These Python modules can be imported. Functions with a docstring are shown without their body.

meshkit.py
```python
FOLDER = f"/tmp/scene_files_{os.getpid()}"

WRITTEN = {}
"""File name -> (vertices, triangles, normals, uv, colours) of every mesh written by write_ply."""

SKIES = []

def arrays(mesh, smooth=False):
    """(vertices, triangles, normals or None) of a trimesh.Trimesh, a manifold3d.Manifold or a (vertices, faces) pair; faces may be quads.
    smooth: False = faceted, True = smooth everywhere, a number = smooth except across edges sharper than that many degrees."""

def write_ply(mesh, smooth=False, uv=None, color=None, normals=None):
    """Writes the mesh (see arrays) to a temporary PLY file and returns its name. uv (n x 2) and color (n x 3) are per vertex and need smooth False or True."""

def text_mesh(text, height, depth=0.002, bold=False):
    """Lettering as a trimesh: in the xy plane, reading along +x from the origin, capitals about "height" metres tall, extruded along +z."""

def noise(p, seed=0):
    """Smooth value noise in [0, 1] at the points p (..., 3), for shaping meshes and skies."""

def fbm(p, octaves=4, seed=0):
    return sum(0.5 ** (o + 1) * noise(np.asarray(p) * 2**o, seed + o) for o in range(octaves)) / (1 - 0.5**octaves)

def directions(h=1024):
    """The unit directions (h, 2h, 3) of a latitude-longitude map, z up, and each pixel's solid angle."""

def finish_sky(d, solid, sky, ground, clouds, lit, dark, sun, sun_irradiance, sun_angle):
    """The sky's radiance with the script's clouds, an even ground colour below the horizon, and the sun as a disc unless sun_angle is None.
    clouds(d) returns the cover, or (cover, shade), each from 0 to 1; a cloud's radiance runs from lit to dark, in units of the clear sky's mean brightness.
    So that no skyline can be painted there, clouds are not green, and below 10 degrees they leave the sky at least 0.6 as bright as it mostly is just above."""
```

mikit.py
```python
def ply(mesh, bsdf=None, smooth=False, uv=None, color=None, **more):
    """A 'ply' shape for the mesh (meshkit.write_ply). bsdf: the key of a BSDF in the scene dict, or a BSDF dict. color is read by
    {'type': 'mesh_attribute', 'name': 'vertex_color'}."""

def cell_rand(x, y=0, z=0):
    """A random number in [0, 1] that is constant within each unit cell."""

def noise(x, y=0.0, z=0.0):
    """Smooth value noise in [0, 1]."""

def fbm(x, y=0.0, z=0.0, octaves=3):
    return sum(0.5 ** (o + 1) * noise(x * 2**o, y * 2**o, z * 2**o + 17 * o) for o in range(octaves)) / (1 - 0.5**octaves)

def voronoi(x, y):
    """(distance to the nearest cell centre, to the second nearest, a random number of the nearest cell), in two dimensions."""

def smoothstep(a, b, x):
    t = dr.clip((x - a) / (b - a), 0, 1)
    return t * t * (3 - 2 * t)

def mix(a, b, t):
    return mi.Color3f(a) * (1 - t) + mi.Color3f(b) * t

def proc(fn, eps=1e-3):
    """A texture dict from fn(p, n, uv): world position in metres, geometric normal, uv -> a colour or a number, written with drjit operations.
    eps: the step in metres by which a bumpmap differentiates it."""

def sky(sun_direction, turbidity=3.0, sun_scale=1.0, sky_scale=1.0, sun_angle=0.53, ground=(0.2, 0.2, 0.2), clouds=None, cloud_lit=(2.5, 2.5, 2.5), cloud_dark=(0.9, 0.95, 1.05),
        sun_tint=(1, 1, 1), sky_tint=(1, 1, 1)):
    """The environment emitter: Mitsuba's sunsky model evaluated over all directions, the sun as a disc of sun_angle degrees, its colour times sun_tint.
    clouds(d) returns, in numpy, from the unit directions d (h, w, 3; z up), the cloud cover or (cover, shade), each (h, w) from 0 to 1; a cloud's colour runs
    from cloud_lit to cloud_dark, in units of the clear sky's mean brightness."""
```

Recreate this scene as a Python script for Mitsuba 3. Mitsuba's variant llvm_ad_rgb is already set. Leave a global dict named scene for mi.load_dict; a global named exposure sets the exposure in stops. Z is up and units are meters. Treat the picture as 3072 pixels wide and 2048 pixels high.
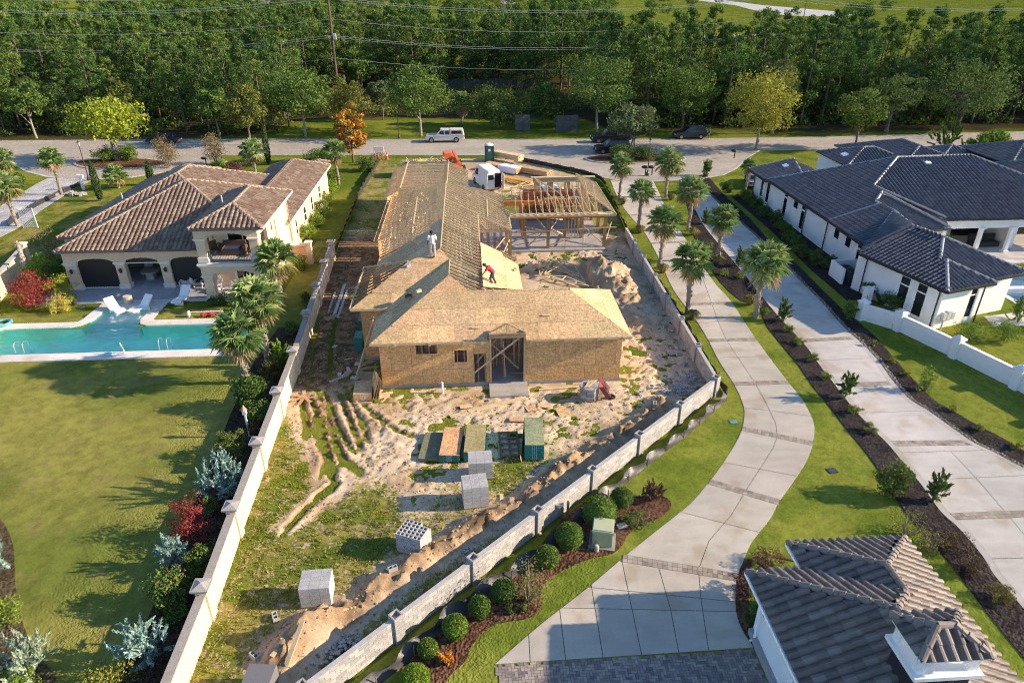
import math, random, numpy as np, trimesh, mitsuba as mi, drjit as dr, mikit, meshkit
import shapely.geometry as sg, shapely.affinity as sa, shapely.ops as so
from mikit import proc, noise, fbm, voronoi, cell_rand, smoothstep, mix
T = mi.ScalarTransform4f
scene, labels = {}, {}
random.seed(7)
RNG = np.random.default_rng(7)
# ---------------------------------------------------------------- camera, sky, exposure
PITCH, YAW, EYE = math.radians(28.1), math.radians(3.57), np.array([0.0, 0.0, 21.9])
FWD = np.array([math.sin(YAW) * math.cos(PITCH), math.cos(YAW) * math.cos(PITCH), -math.sin(PITCH)])
scene['drone_camera'] = {'type': 'perspective', 'fov': 73.7, 'fov_axis': 'x', 'near_clip': 0.5, 'far_clip': 6000.0,
                         'to_world': T().look_at(origin=EYE.tolist(), target=(EYE + FWD).tolist(), up=[0, 0, 1])}
SUN_EL, SUN_AZ = math.radians(22.8), math.radians(-3.3)
scene['sky_light'] = mikit.sky([math.cos(SUN_EL) * math.cos(SUN_AZ), math.cos(SUN_EL) * math.sin(SUN_AZ), math.sin(SUN_EL)], turbidity=3, sun_tint=(0.99, 1.04, 1.25), sky_tint=(0.90, 0.99, 1.16))
exposure = 2.85
# ---------------------------------------------------------------- colours: a part's colour is stored in its uv and read by a few shared materials
def srgb(*c):
 c = np.array(c, float) / 255.0
 return np.where(c <= 0.04045, c / 12.92, ((c + 0.055) / 1.055) ** 2.4)
def code(col, tag=0):
 """uv rows for linear colours (n x 3), 0..1, stored as square roots in 8 bits"""
 q = np.clip(np.round(np.sqrt(np.clip(np.atleast_2d(col), 0, 1)) * 255), 0, 255)
 return np.stack([q[:, 0] * 256 + q[:, 1] + 0.5, q[:, 2] * 256 + tag + 0.5], 1)
def decode(uv):
 u, v = mi.Float(uv.x), mi.Float(uv.y)
 r = dr.floor(u / 256)
 g = dr.floor(u - r * 256)
 b = dr.floor(v / 256)
 return mi.Color3f(r / 255, g / 255, b / 255) * mi.Color3f(r / 255, g / 255, b / 255)
def two(b):
 return {'type': 'twosided', 'bsdf': b}
def f_matte(p, n, uv):
 return decode(uv) * (0.86 + 0.28 * fbm(p.x * 2.3, p.y * 2.3, p.z * 2.3, 3))
def f_plain(p, n, uv):
 return decode(uv)
def f_wood(p, n, uv):
 k = fbm(p.x * 5, p.y * 5, p.z * 5, 2)
 return decode(uv) * (0.62 + 0.35 * k)
def f_osb(p, n, uv):
 ax, ay = dr.abs(n.x), dr.abs(n.y)
 wall = dr.abs(n.z) < 0.3
 a = dr.select(wall & (ay > ax), p.x, dr.select(wall, p.y, p.x))
 b = dr.select(wall, p.z, p.y)
 d1, d2, r = voronoi(a * 7 + 3 * noise(b * 3), b * 21)
 e1, e2, q = voronoi(a * 19 + 11, b * 8)
 chip = 0.52 + 0.34 * r + 0.24 * q
 big = 0.84 + 0.26 * fbm(a * 0.9, b * 0.9, 3.0, 2)
 c = decode(uv)
 return mi.Color3f(c.x * chip * big, c.y * chip * big * (0.97 + 0.06 * q), c.z * chip * big * (0.9 + 0.2 * r))
def f_stucco(p, n, uv):
 return decode(uv) * (0.74 + 0.11 * fbm(p.x * 0.7, p.y * 0.7, p.z * 1.6, 3))
def f_tile(p, n, uv):
 return decode(uv) * (0.70 + 0.36 * fbm(p.x * 4, p.y * 4, p.z * 4, 2))
def f_block(p, n, uv):
 return decode(uv) * (0.64 + 0.30 * fbm(p.x * 6, p.y * 6, p.z * 9, 3))
def f_leaf(p, n, uv):
 return dr.minimum(decode(uv) * 1.6, 0.95)
def princ(fn, rough, **k):
 return two({'type': 'principled', 'base_color': proc(fn), 'roughness': rough, 'specular': 0.35, **k})
scene['matte'] = princ(f_matte, 0.85)
scene['satin'] = princ(f_plain, 0.45)
scene['gloss'] = princ(f_plain, 0.25, clearcoat=0.9, clearcoat_gloss=0.95)
scene['metal'] = princ(f_plain, 0.32, metallic=0.75)
scene['wood'] = princ(f_wood, 0.8)
scene['osb'] = princ(f_osb, 0.8)
scene['stucco'] = princ(f_stucco, 0.9)
scene['tile'] = princ(f_tile, 0.55)
scene['slate'] = princ(f_tile, 0.38)
scene['block'] = princ(f_block, 0.92)
scene['leaf'] = {'type': 'principledthin', 'base_color': proc(f_leaf), 'roughness': 0.55, 'diff_trans': 0.5, 'spec_trans': 0.0, 'eta': 1.35}
scene['window_glass'] = two({'type': 'principled', 'base_color': {'type': 'rgb', 'value': [0.012, 0.017, 0.02]}, 'roughness': 0.06, 'specular': 0.6})
# ---------------------------------------------------------------- mesh accumulator
def rotz(a):
 c, s = math.cos(a), math.sin(a)
 return np.array([[c, -s, 0], [s, c, 0], [0, 0, 1.0]])
CUBE_V = np.array([[x, y, z] for z in (-.5, .5) for y in (-.5, .5) for x in (-.5, .5)])
CUBE_F = np.array([[0, 2, 3], [0, 3, 1], [4, 5, 7], [4, 7, 6], [0, 1, 5], [0, 5, 4], [2, 6, 7], [2, 7, 3], [0, 4, 6], [0, 6, 2], [1, 3, 7], [1, 7, 5]])
class MB:
 """collects coloured pieces and puts them into the scene as ONE mesh"""
 def __init__(self, col=(0.5, 0.5, 0.5)):
  self.v, self.f, self.c, self.n, self.col = [], [], [], 0, np.array(col, float)
 def raw(self, v, f, col=None):
  v, f = np.asarray(v, float), np.asarray(f, int)
  self.v.append(v)
  self.f.append(f + self.n)
  c = self.col if col is None else np.asarray(col, float)
  self.c.append(np.broadcast_to(c, (len(v), 3)))
  self.n += len(v)
  return self
 def tm(self, m, col=None):
  if hasattr(m, 'to_mesh'):
   q = m.to_mesh()
   return self.raw(q.vert_properties[:, :3], q.tri_verts, col)
  return self.raw(m.vertices, m.faces, col)
 def box(self, c, s, rz=0.0, col=None, R=None):
  v = CUBE_V * np.asarray(s, float)
  R = rotz(rz) if R is None else R
  return self.raw(v @ R.T + np.asarray(c, float), CUBE_F, col)
 def span(self, lo, hi, col=None):
  lo, hi = np.asarray(lo, float), np.asarray(hi, float)
  return self.box((lo + hi) / 2, hi - lo, 0, col)
 def bar(self, a, b, w=0.04, h=0.09, col=None, up=(0, 0, 1)):
  """a board from a to b, w thick sideways and h along up"""
  a, b = np.asarray(a, float), np.asarray(b, float)
  d = b - a
  L = np.linalg.norm(d)
  x = d / max(L, 1e-9)
  u = np.asarray(up, float)
  if abs(x @ u) > 0.98:
   u = np.array([0, 1.0, 0])
  y = np.cross(u, x)
  y /= np.linalg.norm(y)
  z = np.cross(x, y)
  return self.box((a + b) / 2, (L, w, h), R=np.stack([x, y, z], 1), col=col)
 def tube(self, pts, r, n=6, col=None, cap=True):
  p = np.asarray(pts, float)
  r = np.broadcast_to(np.asarray(r, float), (len(p),))
  t = np.gradient(p, axis=0)
  t /= np.linalg.norm(t, axis=1, keepdims=True) + 1e-12
  a = np.cross(t, np.where(np.abs(t[:, 2:]) < 0.9, [0, 0, 1.0], [1.0, 0, 0]))
  a /= np.linalg.norm(a, axis=1, keepdims=True) + 1e-12
  b = np.cross(t, a)
  g = np.arange(n) * 2 * math.pi / n
  v = (p[:, None] + r[:, None, None] * (np.cos(g)[None, :, None] * a[:, None] + np.sin(g)[None, :, None] * b[:, None])).reshape(-1, 3)
  i, j = np.meshgrid(np.arange(len(p) - 1), np.arange(n), indexing='ij')
  q = np.stack([i * n + j, i * n + (j + 1) % n, (i + 1) * n + (j + 1) % n, (i + 1) * n + j], -1).reshape(-1, 4)
  f = np.vstack([q[:, [0, 1, 2]], q[:, [0, 2, 3]]])
  if cap:
   k = np.arange(1, n - 1)
   f = np.vstack([f, np.stack([k * 0, k + 1, k], 1), np.stack([k * 0, k, k + 1], 1) + (len(p) - 1) * n])
  return self.raw(v, f, col)
 def cyl(self, c, r, h, n=12, col=None, r2=None):
  c = np.asarray(c, float)
  return self.tube([c, c + [0, 0, h]], [r, r if r2 is None else r2], n, col)
 def lathe(self, c, prof, n=16, col=None):
  prof = np.asarray(prof, float)
  g = np.arange(n) * 2 * math.pi / n
  v = np.stack([prof[:, :1] * np.cos(g), prof[:, :1] * np.sin(g), np.repeat(prof[:, 1:], n, 1)], -1).reshape(-1, 3) + np.asarray(c, float)
  i, j = np.meshgrid(np.arange(len(prof) - 1), np.arange(n), indexing='ij')
  q = np.stack([i * n + j, i * n + (j + 1) % n, (i + 1) * n + (j + 1) % n, (i + 1) * n + j], -1).reshape(-1, 4)
  return self.raw(v, np.vstack([q[:, [0, 1, 2]], q[:, [0, 2, 3]]]), col)
 def prism(self, poly, z0, z1, col=None):
  poly = poly if hasattr(poly, 'geom_type') else sg.Polygon(poly)
  for g in getattr(poly, 'geoms', [poly]):
   if g.geom_type == 'Polygon' and g.area > 1e-6:
    m = trimesh.creation.extrude_polygon(g, z1 - z0, engine='earcut')
    self.raw(m.vertices + [0, 0, z0], m.faces, col)
  return self
 def plate(self, pts, th, col=None):
  """a convex or simple planar polygon in space, th thick below its normal side"""
  P, fr = frame_of(pts)
  o, x, y, n = fr
  m = trimesh.creation.extrude_polygon(sg.Polygon(P), th, engine='earcut')
  return self.raw(o + m.vertices[:, :1] * x + m.vertices[:, 1:2] * y + (m.vertices[:, 2:] - th) * n, m.faces, col)
 def blob(self, c, r, sub=2, amp=0.15, freq=2.0, seed=0, col=None, cut=None):
  m = trimesh.creation.icosphere(sub)
  v = m.vertices * np.asarray(r, float)
  k = 1 + amp * 2 * (meshkit.fbm(m.vertices * freq + seed * 7.3, 3, seed) - 0.5)
  v = v * k[:, None]
  if cut is not None:
   v[:, 2] = np.maximum(v[:, 2], cut)
  return self.raw(v + np.asarray(c, float), m.faces, col)
 def put(self, name, bsdf='matte', parent=None, smooth=False, label=None, stuff=False, tw=None):
  v, f, c = np.vstack(self.v), np.vstack(self.f), np.vstack(self.c)
  if smooth not in (False, None):
   v0, c0 = v, c
   if smooth is not True:
    m = trimesh.Trimesh(v, f, process=False)
    ids = np.arange(len(v))
    m = trimesh.graph.smooth_shade(m, angle=math.radians(smooth), facet_minarea=None)
    tree_ = __import__('scipy.spatial', fromlist=['cKDTree']).cKDTree(v0)
    idx = tree_.query(np.asarray(m.vertices))[1]
    v, f, c = np.asarray(m.vertices), np.asarray(m.faces), c0[idx]
   shape = mikit.ply((v, f), bsdf, smooth=True, uv=code(c))
  else:
   shape = mikit.ply((v, f), bsdf, uv=code(c))
  if tw is not None:
   shape['to_world'] = tw
  return enter(name, shape, parent, label, stuff)
def frame_of(pts):
 """(2-D outline, (origin, x, y, normal)) of a planar outline in space: x along its first edge, the normal upward"""
 p = np.asarray(pts, float)
 n = np.zeros(3)
 for a, b in zip(p, np.roll(p, -1, 0)):
  n += np.cross(a - p[0], b - p[0])
 n /= np.linalg.norm(n)
 if n[2] < 0 or (abs(n[2]) < 1e-6 and False):
  n = -n
 x = p[1] - p[0]
 x -= n * (x @ n)
 x /= np.linalg.norm(x)
 y = np.cross(n, x)
 return np.stack([(p - p[0]) @ x, (p - p[0]) @ y], 1), (p[0], x, y, n)
NUM = {}
def key_for(name, parent=None):
 k = name if parent is None else parent + '__' + name
 if k not in NUM:
  NUM[k] = 0
  return k
 NUM[k] += 1
 return f'{k}_{NUM[k]:03d}'
def enter(name, shape, parent=None, label=None, stuff=False):
 k = key_for(name, parent)
 scene[k] = shape
 if label or stuff:
  labels[k] = {}
  if label:
   labels[k]['label'] = label
  if stuff:
   labels[k]['kind'] = 'stuff'
 return k
def thing(name, label, cat, group=None):
 k = key_for(name)
 labels[k] = {'label': label, 'category': cat}
 if group:
  labels[k]['group'] = group
 return k
def tag(k, label, cat, group=None, kind=None):
 labels.setdefault(k, {}).update({'label': label, 'category': cat})
 if group:
  labels[k]['group'] = group
 if kind:
  labels[k]['kind'] = kind
 return k
def structure(k, label=None):
 labels[k] = {'kind': 'structure'}
 if label:
  labels[k]['label'] = label
 return k
def jit(col, amt=0.12, rng=RNG):
 col = np.asarray(col, float)
 return np.clip(col * (1 + rng.uniform(-amt, amt)) * (1 + rng.uniform(-amt, amt, 3) * 0.3), 0, 1)
def group_shape(gid, mb, bsdf):
 v, f, c = np.vstack(mb.v), np.vstack(mb.f), np.vstack(mb.c)
 scene[gid] = {'type': 'shapegroup', 'body': mikit.ply((v, f), bsdf, uv=code(c))}
 return gid
def copy_of(gid, name, tw, parent=None):
 return enter(name, {'type': 'instance', 'shapegroup': {'type': 'ref', 'id': gid}, 'to_world': tw}, parent)
def place(x, y, z=0, rz=0, s=1.0, sz=None, tilt=0, tdir=0):
 t = T().translate([float(x), float(y), float(z)])
 if tilt:
  t = t @ T().rotate([math.cos(tdir), math.sin(tdir), 0], float(tilt))
 return t @ T().rotate([0, 0, 1], float(math.degrees(rz))) @ T().scale([float(s), float(s), float(s if sz is None else sz)])
def dens(pts, step):
 """a polyline with points every step metres"""
 l = sg.LineString(pts)
 n = max(2, int(l.length / step) + 1)
 return np.array([l.interpolate(t, True).coords[0] for t in np.linspace(0, 1, n)])
def smooth_line(pts, n=8, closed=False):
 """Catmull-Rom through the points"""
 p = np.asarray(pts, float)
 q = np.vstack([p[-1:], p, p[:2]]) if closed else np.vstack([2 * p[0] - p[1], p, 2 * p[-1] - p[-2]])
 out = []
 for i in range(1, len(q) - 2):
  a, b, c, d = q[i - 1:i + 3]
  for t in np.arange(n) / n:
   out.append(0.5 * (2 * b + (c - a) * t + (2 * a - 5 * b + 4 * c - d) * t * t + (3 * b - a - 3 * c + d) * t ** 3))
 if not closed:
  out.append(p[-1])
 return np.array(out)
# ---------------------------------------------------------------- ground materials
def f_base(p, n, uv):
 """grass; pine litter under the wood"""
 a = fbm(p.x * 0.23, p.y * 0.23, 1.0, 3)
 b = fbm(p.x * 3.1, p.y * 3.1, 2.0, 3)
 c = noise(p.x * 13, p.y * 13)
 g = mix((0.10, 0.14, 0.018), (0.175, 0.195, 0.03), smoothstep(0.3, 0.7, a)) * (0.62 + 0.5 * b + 0.28 * c)
 fl = mix((0.045, 0.038, 0.022), (0.075, 0.06, 0.03), b) * (0.7 + 0.6 * c)
 gap = smoothstep(30, 24, dr.abs(p.x + 5))
 k = smoothstep(0.0, 5.0, p.y - 112.5 - 14 * gap + 5 * a + 6 * fbm(p.x * 0.09, p.y * 0.09, 4.0, 2))
 far = smoothstep(205, 235, p.y + 30 * a)
 return mix(mix(g, fl, k), g * 1.1, far)
def f_lawn_bright(p, n, uv):
 a = fbm(p.x * 0.5, p.y * 0.5, 1.0, 3)
 b = fbm(p.x * 3.7, p.y * 3.7, 2.0, 3)
 c = noise(p.x * 17, p.y * 17)
 return mix((0.135, 0.180, 0.026), (0.215, 0.238, 0.040), smoothstep(0.3, 0.7, a)) * (0.55 + 0.55 * b + 0.36 * c)
def f_lawn_big(p, n, uv):
 a = fbm(p.x * 0.16, p.y * 0.22, 1.0, 3)
 b = fbm(p.x * 2.4, p.y * 2.4, 2.0, 3)
 c = noise(p.x * 15, p.y * 15)
 w = noise(p.x * 1.1 + 2 * a, p.y * 0.12)
 g = mix((0.150, 0.178, 0.036), (0.250, 0.240, 0.060), smoothstep(0.3, 0.72, a))
 g = mix(g, mi.Color3f(0.24, 0.20, 0.075), 0.5 * smoothstep(0.62, 0.8, fbm(p.x * 0.7, p.y * 0.7, 9.0, 3)))
 return g * (0.55 + 0.55 * b + 0.26 * c + 0.12 * w)
def f_street(p, n, uv):
 a = fbm(p.x * 0.12, p.y * 0.5, 1.0, 3)
 b = fbm(p.x * 2.6, p.y * 2.6, 2.0, 2)
 return mix((0.33, 0.295, 0.25), (0.43, 0.39, 0.335), a) * (0.88 + 0.24 * b)
def f_conc(p, n, uv):
 a = fbm(p.x * 0.35, p.y * 0.35, 1.0, 4)
 b = fbm(p.x * 1.1 + 3 * a, p.y * 3.0, 2.0, 3)
 c = noise(p.x * 21, p.y * 21)
 st = smoothstep(0.55, 0.8, fbm(p.x * 0.8, p.y * 0.8, 5.0, 4))
 return decode(uv) * (0.50 + 0.34 * a + 0.18 * b + 0.06 * c) * mix((1, 1, 1), (0.86, 0.80, 0.72), st)
def f_mulch(p, n, uv):
 d1, d2, r = voronoi(p.x * 11, p.y * 11)
 a = fbm(p.x * 1.2, p.y * 1.2, 1.0, 3)
 return decode(uv) * (0.35 + 0.9 * r) * (0.6 + 0.8 * a)
def f_site(p, n, uv):
 """uv: how much grass grows, how damp and brown the earth is"""
 a = fbm(p.x * 0.6, p.y * 0.6, 1.0, 4)
 b = fbm(p.x * 2.8, p.y * 2.8, 2.0, 3)
 c = noise(p.x * 11, p.y * 11)
 e = noise(p.x * 27, p.y * 27)
 sand = mix((0.43, 0.31, 0.19), (0.60, 0.49, 0.35), smoothstep(0.25, 0.75, a)) * (0.66 + 0.40 * b + 0.26 * e)
 mud = mix((0.135, 0.088, 0.050), (0.30, 0.185, 0.095), smoothstep(0.3, 0.7, b)) * (0.75 + 0.3 * c + 0.2 * e)
 soil = mix(sand, mud, smoothstep(0.25, 0.75, uv.y + 0.5 * (a - 0.5)))
 gr = mix((0.11, 0.15, 0.022), (0.25, 0.22, 0.06), smoothstep(0.3, 0.7, fbm(p.x * 0.9, p.y * 0.9, 7.0, 3))) * (0.45 + 0.6 * b + 0.45 * c)
 k = smoothstep(0.30, 0.72, uv.x + smoothstep(0.02, 0.4, uv.x) * (0.8 * (b - 0.5) + 0.6 * (c - 0.5) + 0.4 * (e - 0.5) + 0.5 * (a - 0.5)))
 return mix(soil, gr, k)
def bump(inner, fn, scale):
 return two({'type': 'bumpmap', 'arbitrary': proc(fn, eps=0.012), 'scale': scale, 'bsdf': inner})
def dif(fn):
 return {'type': 'diffuse', 'reflectance': proc(fn)}
def h_grass(p, n, uv):
 return noise(p.x * 17, p.y * 17) + 0.6 * noise(p.x * 37, p.y * 37)
def h_mulch(p, n, uv):
 return voronoi(p.x * 9, p.y * 9)[0]
scene['base_grass'] = bump(dif(f_base), h_grass, 0.03)
scene['lawn_bright'] = bump(dif(f_lawn_bright), h_grass, 0.035)
scene['lawn_big'] = bump(dif(f_lawn_big), h_grass, 0.03)
scene['street_top'] = two(dif(f_street))
scene['concrete'] = princ(f_conc, 0.8)
scene['mulch'] = bump(dif(f_mulch), h_mulch, 0.05)
scene['site_soil'] = two(dif(f_site))
def sheet(name, poly, z, bsdf, col=(0.5, 0.5, 0.5), parent=None):
 poly = poly if hasattr(poly, 'geom_type') else sg.Polygon(poly)
 v, f = [], []
 for g in getattr(poly.buffer(0), 'geoms', [poly.buffer(0)]):
  a, b = trimesh.creation.triangulate_polygon(g, engine='earcut')
  f.append(np.asarray(b) + sum(len(q) for q in v))
  v.append(np.asarray(a))
 v = np.vstack(v)
 v = np.column_stack([v, np.full(len(v), z)])
 f = np.vstack(f)
 up = np.cross(v[f[:, 1]] - v[f[:, 0]], v[f[:, 2]] - v[f[:, 0]])[:, 2] < 0
 f[up] = f[up][:, ::-1]
 k = enter(name, mikit.ply((v, f), bsdf, uv=np.repeat(code(col), len(v), 0)), parent)
 return k
def slab(name, poly, z0, z1, bsdf, col, parent=None):
 return MB(col).prism(poly, z0, z1).put(name, bsdf, parent)
# ---------------------------------------------------------------- base ground, street
POOL_HOLES = so.unary_union([sg.box(-34.2, 41.0, -15.6, 44.85), sg.box(-27.5, 44.8, -23.9, 48.0), sg.box(41.5, 40.0, 62.0, 50.2)])
structure(sheet('ground', sg.Polygon([(-3000, -200), (3000, -200), (3000, 4500), (-3000, 4500)]).difference(POOL_HOLES), 0.0, 'base_grass'), 'grass and litter ground')
street_far = [(-400, 125), (-250, 117), (-130, 111.5), (-70, 109.6), (-38, 108.9), (-5, 106.6), (28, 104.6), (55, 104.6), (89, 106.8), (150, 112), (400, 135)]
street_near = [(400, 121), (150, 101.5), (82, 97.6), (60, 96.5), (38.7, 96.4), (20, 95.4), (10, 95.2), (-5, 96.4), (-15, 97.2), (-40, 98.6), (-64, 99.2), (-130, 101), (-250, 106), (-400, 114)]
apron_l = [(-78.36, 102.75), (-36.45, 99.59), (-32.45, 94.22), (-34.3, 92.89), (-37.89, 89.68), (-41.78, 86.7), (-46.55, 85.77), (-52.09, 87.55), (-56.34, 90.61), (-60.4, 95), (-74.35, 96.84)]
apron_r = [(2.66, 98.24), (9.99, 91.09), (13.84, 85.57), (17.13, 82.41), (18.88, 80.49), (25.49, 81.28), (28.99, 82.08), (31.62, 83.39), (34.41, 86.52), (38.07, 92.32), (42.16, 97.44)]
street_poly = so.unary_union([sg.Polygon(street_far + street_near), sg.Polygon(apron_l), sg.Polygon(apron_r)])
structure(slab('street', street_poly, -0.2, 0.012, 'street_top', (0.4, 0.36, 0.3)), 'sun-bleached street with two lay-by loops')
# kerb: a pale concrete strip along the paving
kerb = street_poly.buffer(0.16).difference(street_poly.buffer(-0.14)).intersection(sg.box(-140, 60, 140, 130))
structure(slab('kerb', kerb, -0.1, 0.055, 'concrete', (0.50, 0.47, 0.42)), 'rolled concrete kerb')
for isl, nm in (([(-52.04, 94.48), (-50.55, 96.09), (-46.48, 96.58), (-42.64, 95.6), (-39.94, 93.72), (-41.48, 91.94), (-45.32, 91.26), (-49.19, 91.96)], 'l'),
    ([(16.17, 93.18), (19.48, 94.78), (24.43, 95), (28.38, 93.7), (28.96, 91.88), (25.69, 90.35), (20.36, 90.2), (17.02, 91.14)], 'r')):
 c = sg.Polygon(smooth_line(isl, 6, True))
 structure(slab('island_kerb', c.buffer(0.35), -0.1, 0.12, 'concrete', (0.46, 0.43, 0.38)))
 structure(slab('island_bed', c, 0.0, 0.15, 'mulch', (0.16, 0.085, 0.05)))
# ---------------------------------------------------------------- big lawn on the left, lawn strips on the right
lawn_l = [(-120, -10), (-10.9, -10), (-10.75, 30), (-11.6, 55), (-12.2, 62), (-14.5, 62), (-15.0, 47.6), (-40, 47.6), (-40, 53), (-120, 53)]
structure(sheet('lawn', sg.Polygon(lawn_l).difference(POOL_HOLES), 0.004, 'lawn_big'), 'wide mown lawn beside the pool')
SITE = [(-11.2, 8), (-10.6, 12), (-11.0, 37), (-12.1, 60), (-12.6, 78), (-12.2, 93.2), (-7, 94.6), (6, 93.5), (10.19, 88.71), (12.19, 85.67), (15.46, 82.11), (16.02, 78.74), (15.69, 71.78), (15.2, 63.78), (14.6, 60), (14.55, 45), (14.15, 33.6), (-6.5, 14.7), (-13, 9)]
lawn_r = sg.Polygon([(-13, 8), (-6.3, 14.4), (14.3, 33.3), (14.75, 45), (14.75, 60), (15.2, 63.78), (15.69, 71.78), (16.79, 80.62), (27, 80), (30, 80), (60, 45), (60, -5), (-13, -5)])
structure(sheet('lawn_strip', lawn_r.difference(POOL_HOLES), 0.004, 'lawn_bright'), 'bright green mown grass along the drives')
lawn_w = sg.Polygon([(38.05, 94.95), (40.08, 95.36), (90, 96), (90, 60), (31, 60), (31, 81), (30.87, 82.8)])
structure(sheet('front_lawn', lawn_w, 0.006, 'lawn_bright'), 'front lawn of the white house')
# ---------------------------------------------------------------- drives of concrete slabs
D1_L = [(17.12, 81.8), (16.49, 73.88), (16.45, 68.18), (16.75, 62.26), (16.44, 55.98), (15.86, 48.76), (16.02, 43.59), (15.92, 40.1), (15.72, 37.42), (15.69, 34.59), (15.52, 32.8), (15.21, 31.46), (14.43, 29.81), (13.5, 28.42), (11.88, 26.36), (10.24, 24.52), (9.44, 23.79), (6.52, 21.43), (4.32, 19.55), (2.2, 17.86), (0.4, 16.28)]
D1_R = [(22.21, 81.08), (21.7, 76.53), (20.69, 68.36), (20.26, 61.53), (19.78, 54.11), (19.55, 49.93), (19.65, 46.62), (19.45, 43.38), (19.25, 40.34), (19.13, 37.04), (19.09, 34.53), (19.1, 32.71), (18.88, 31.1), (18.53, 29.84), (17.63, 28.16), (16.44, 26.56), (15.36, 25.38), (14.09, 24.01), (13.25, 22.97), (11.95, 21.68), (11.28, 20.78), (10.64, 19.78), (10.13, 18.62), (9.89, 17.71), (9.88, 16.99), (9.98, 16.38)]
D2_L = [(25.72, 82.08), (24.86, 76.34), (24.15, 71.25), (23.15, 63.95), (22.76, 55.27), (22.51, 49.48), (22.28, 45.59), (22.21, 42.78), (22.21, 39.21), (21.95, 36.31), (21.77, 33.85), (21.63, 31.64), (21.66, 29.65), (21.75, 28.05), (21.64, 26.1), (21.59, 24.89), (21.37, 22.96), (21.51, 21.9), (21.46, 20.24), (21.24, 19.12), (21.22, 17.41), (21.04, 14.05)]
D2_R = [(28.23, 83.17), (27.67, 79.94), (27.14, 73.9), (27.05, 67.51), (27.13, 61.61), (26.98, 55.33), (26.65, 50.12), (26.48, 45.88), (26.12, 41.77), (26.13, 39.59), (26.04, 37.18), (25.55, 34.28), (25.41, 32.32), (25.79, 30.93), (26.06, 29.37), (26.37, 28), (26.93, 26.98), (27.5, 25.73), (29.61, 21.72)]
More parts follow.
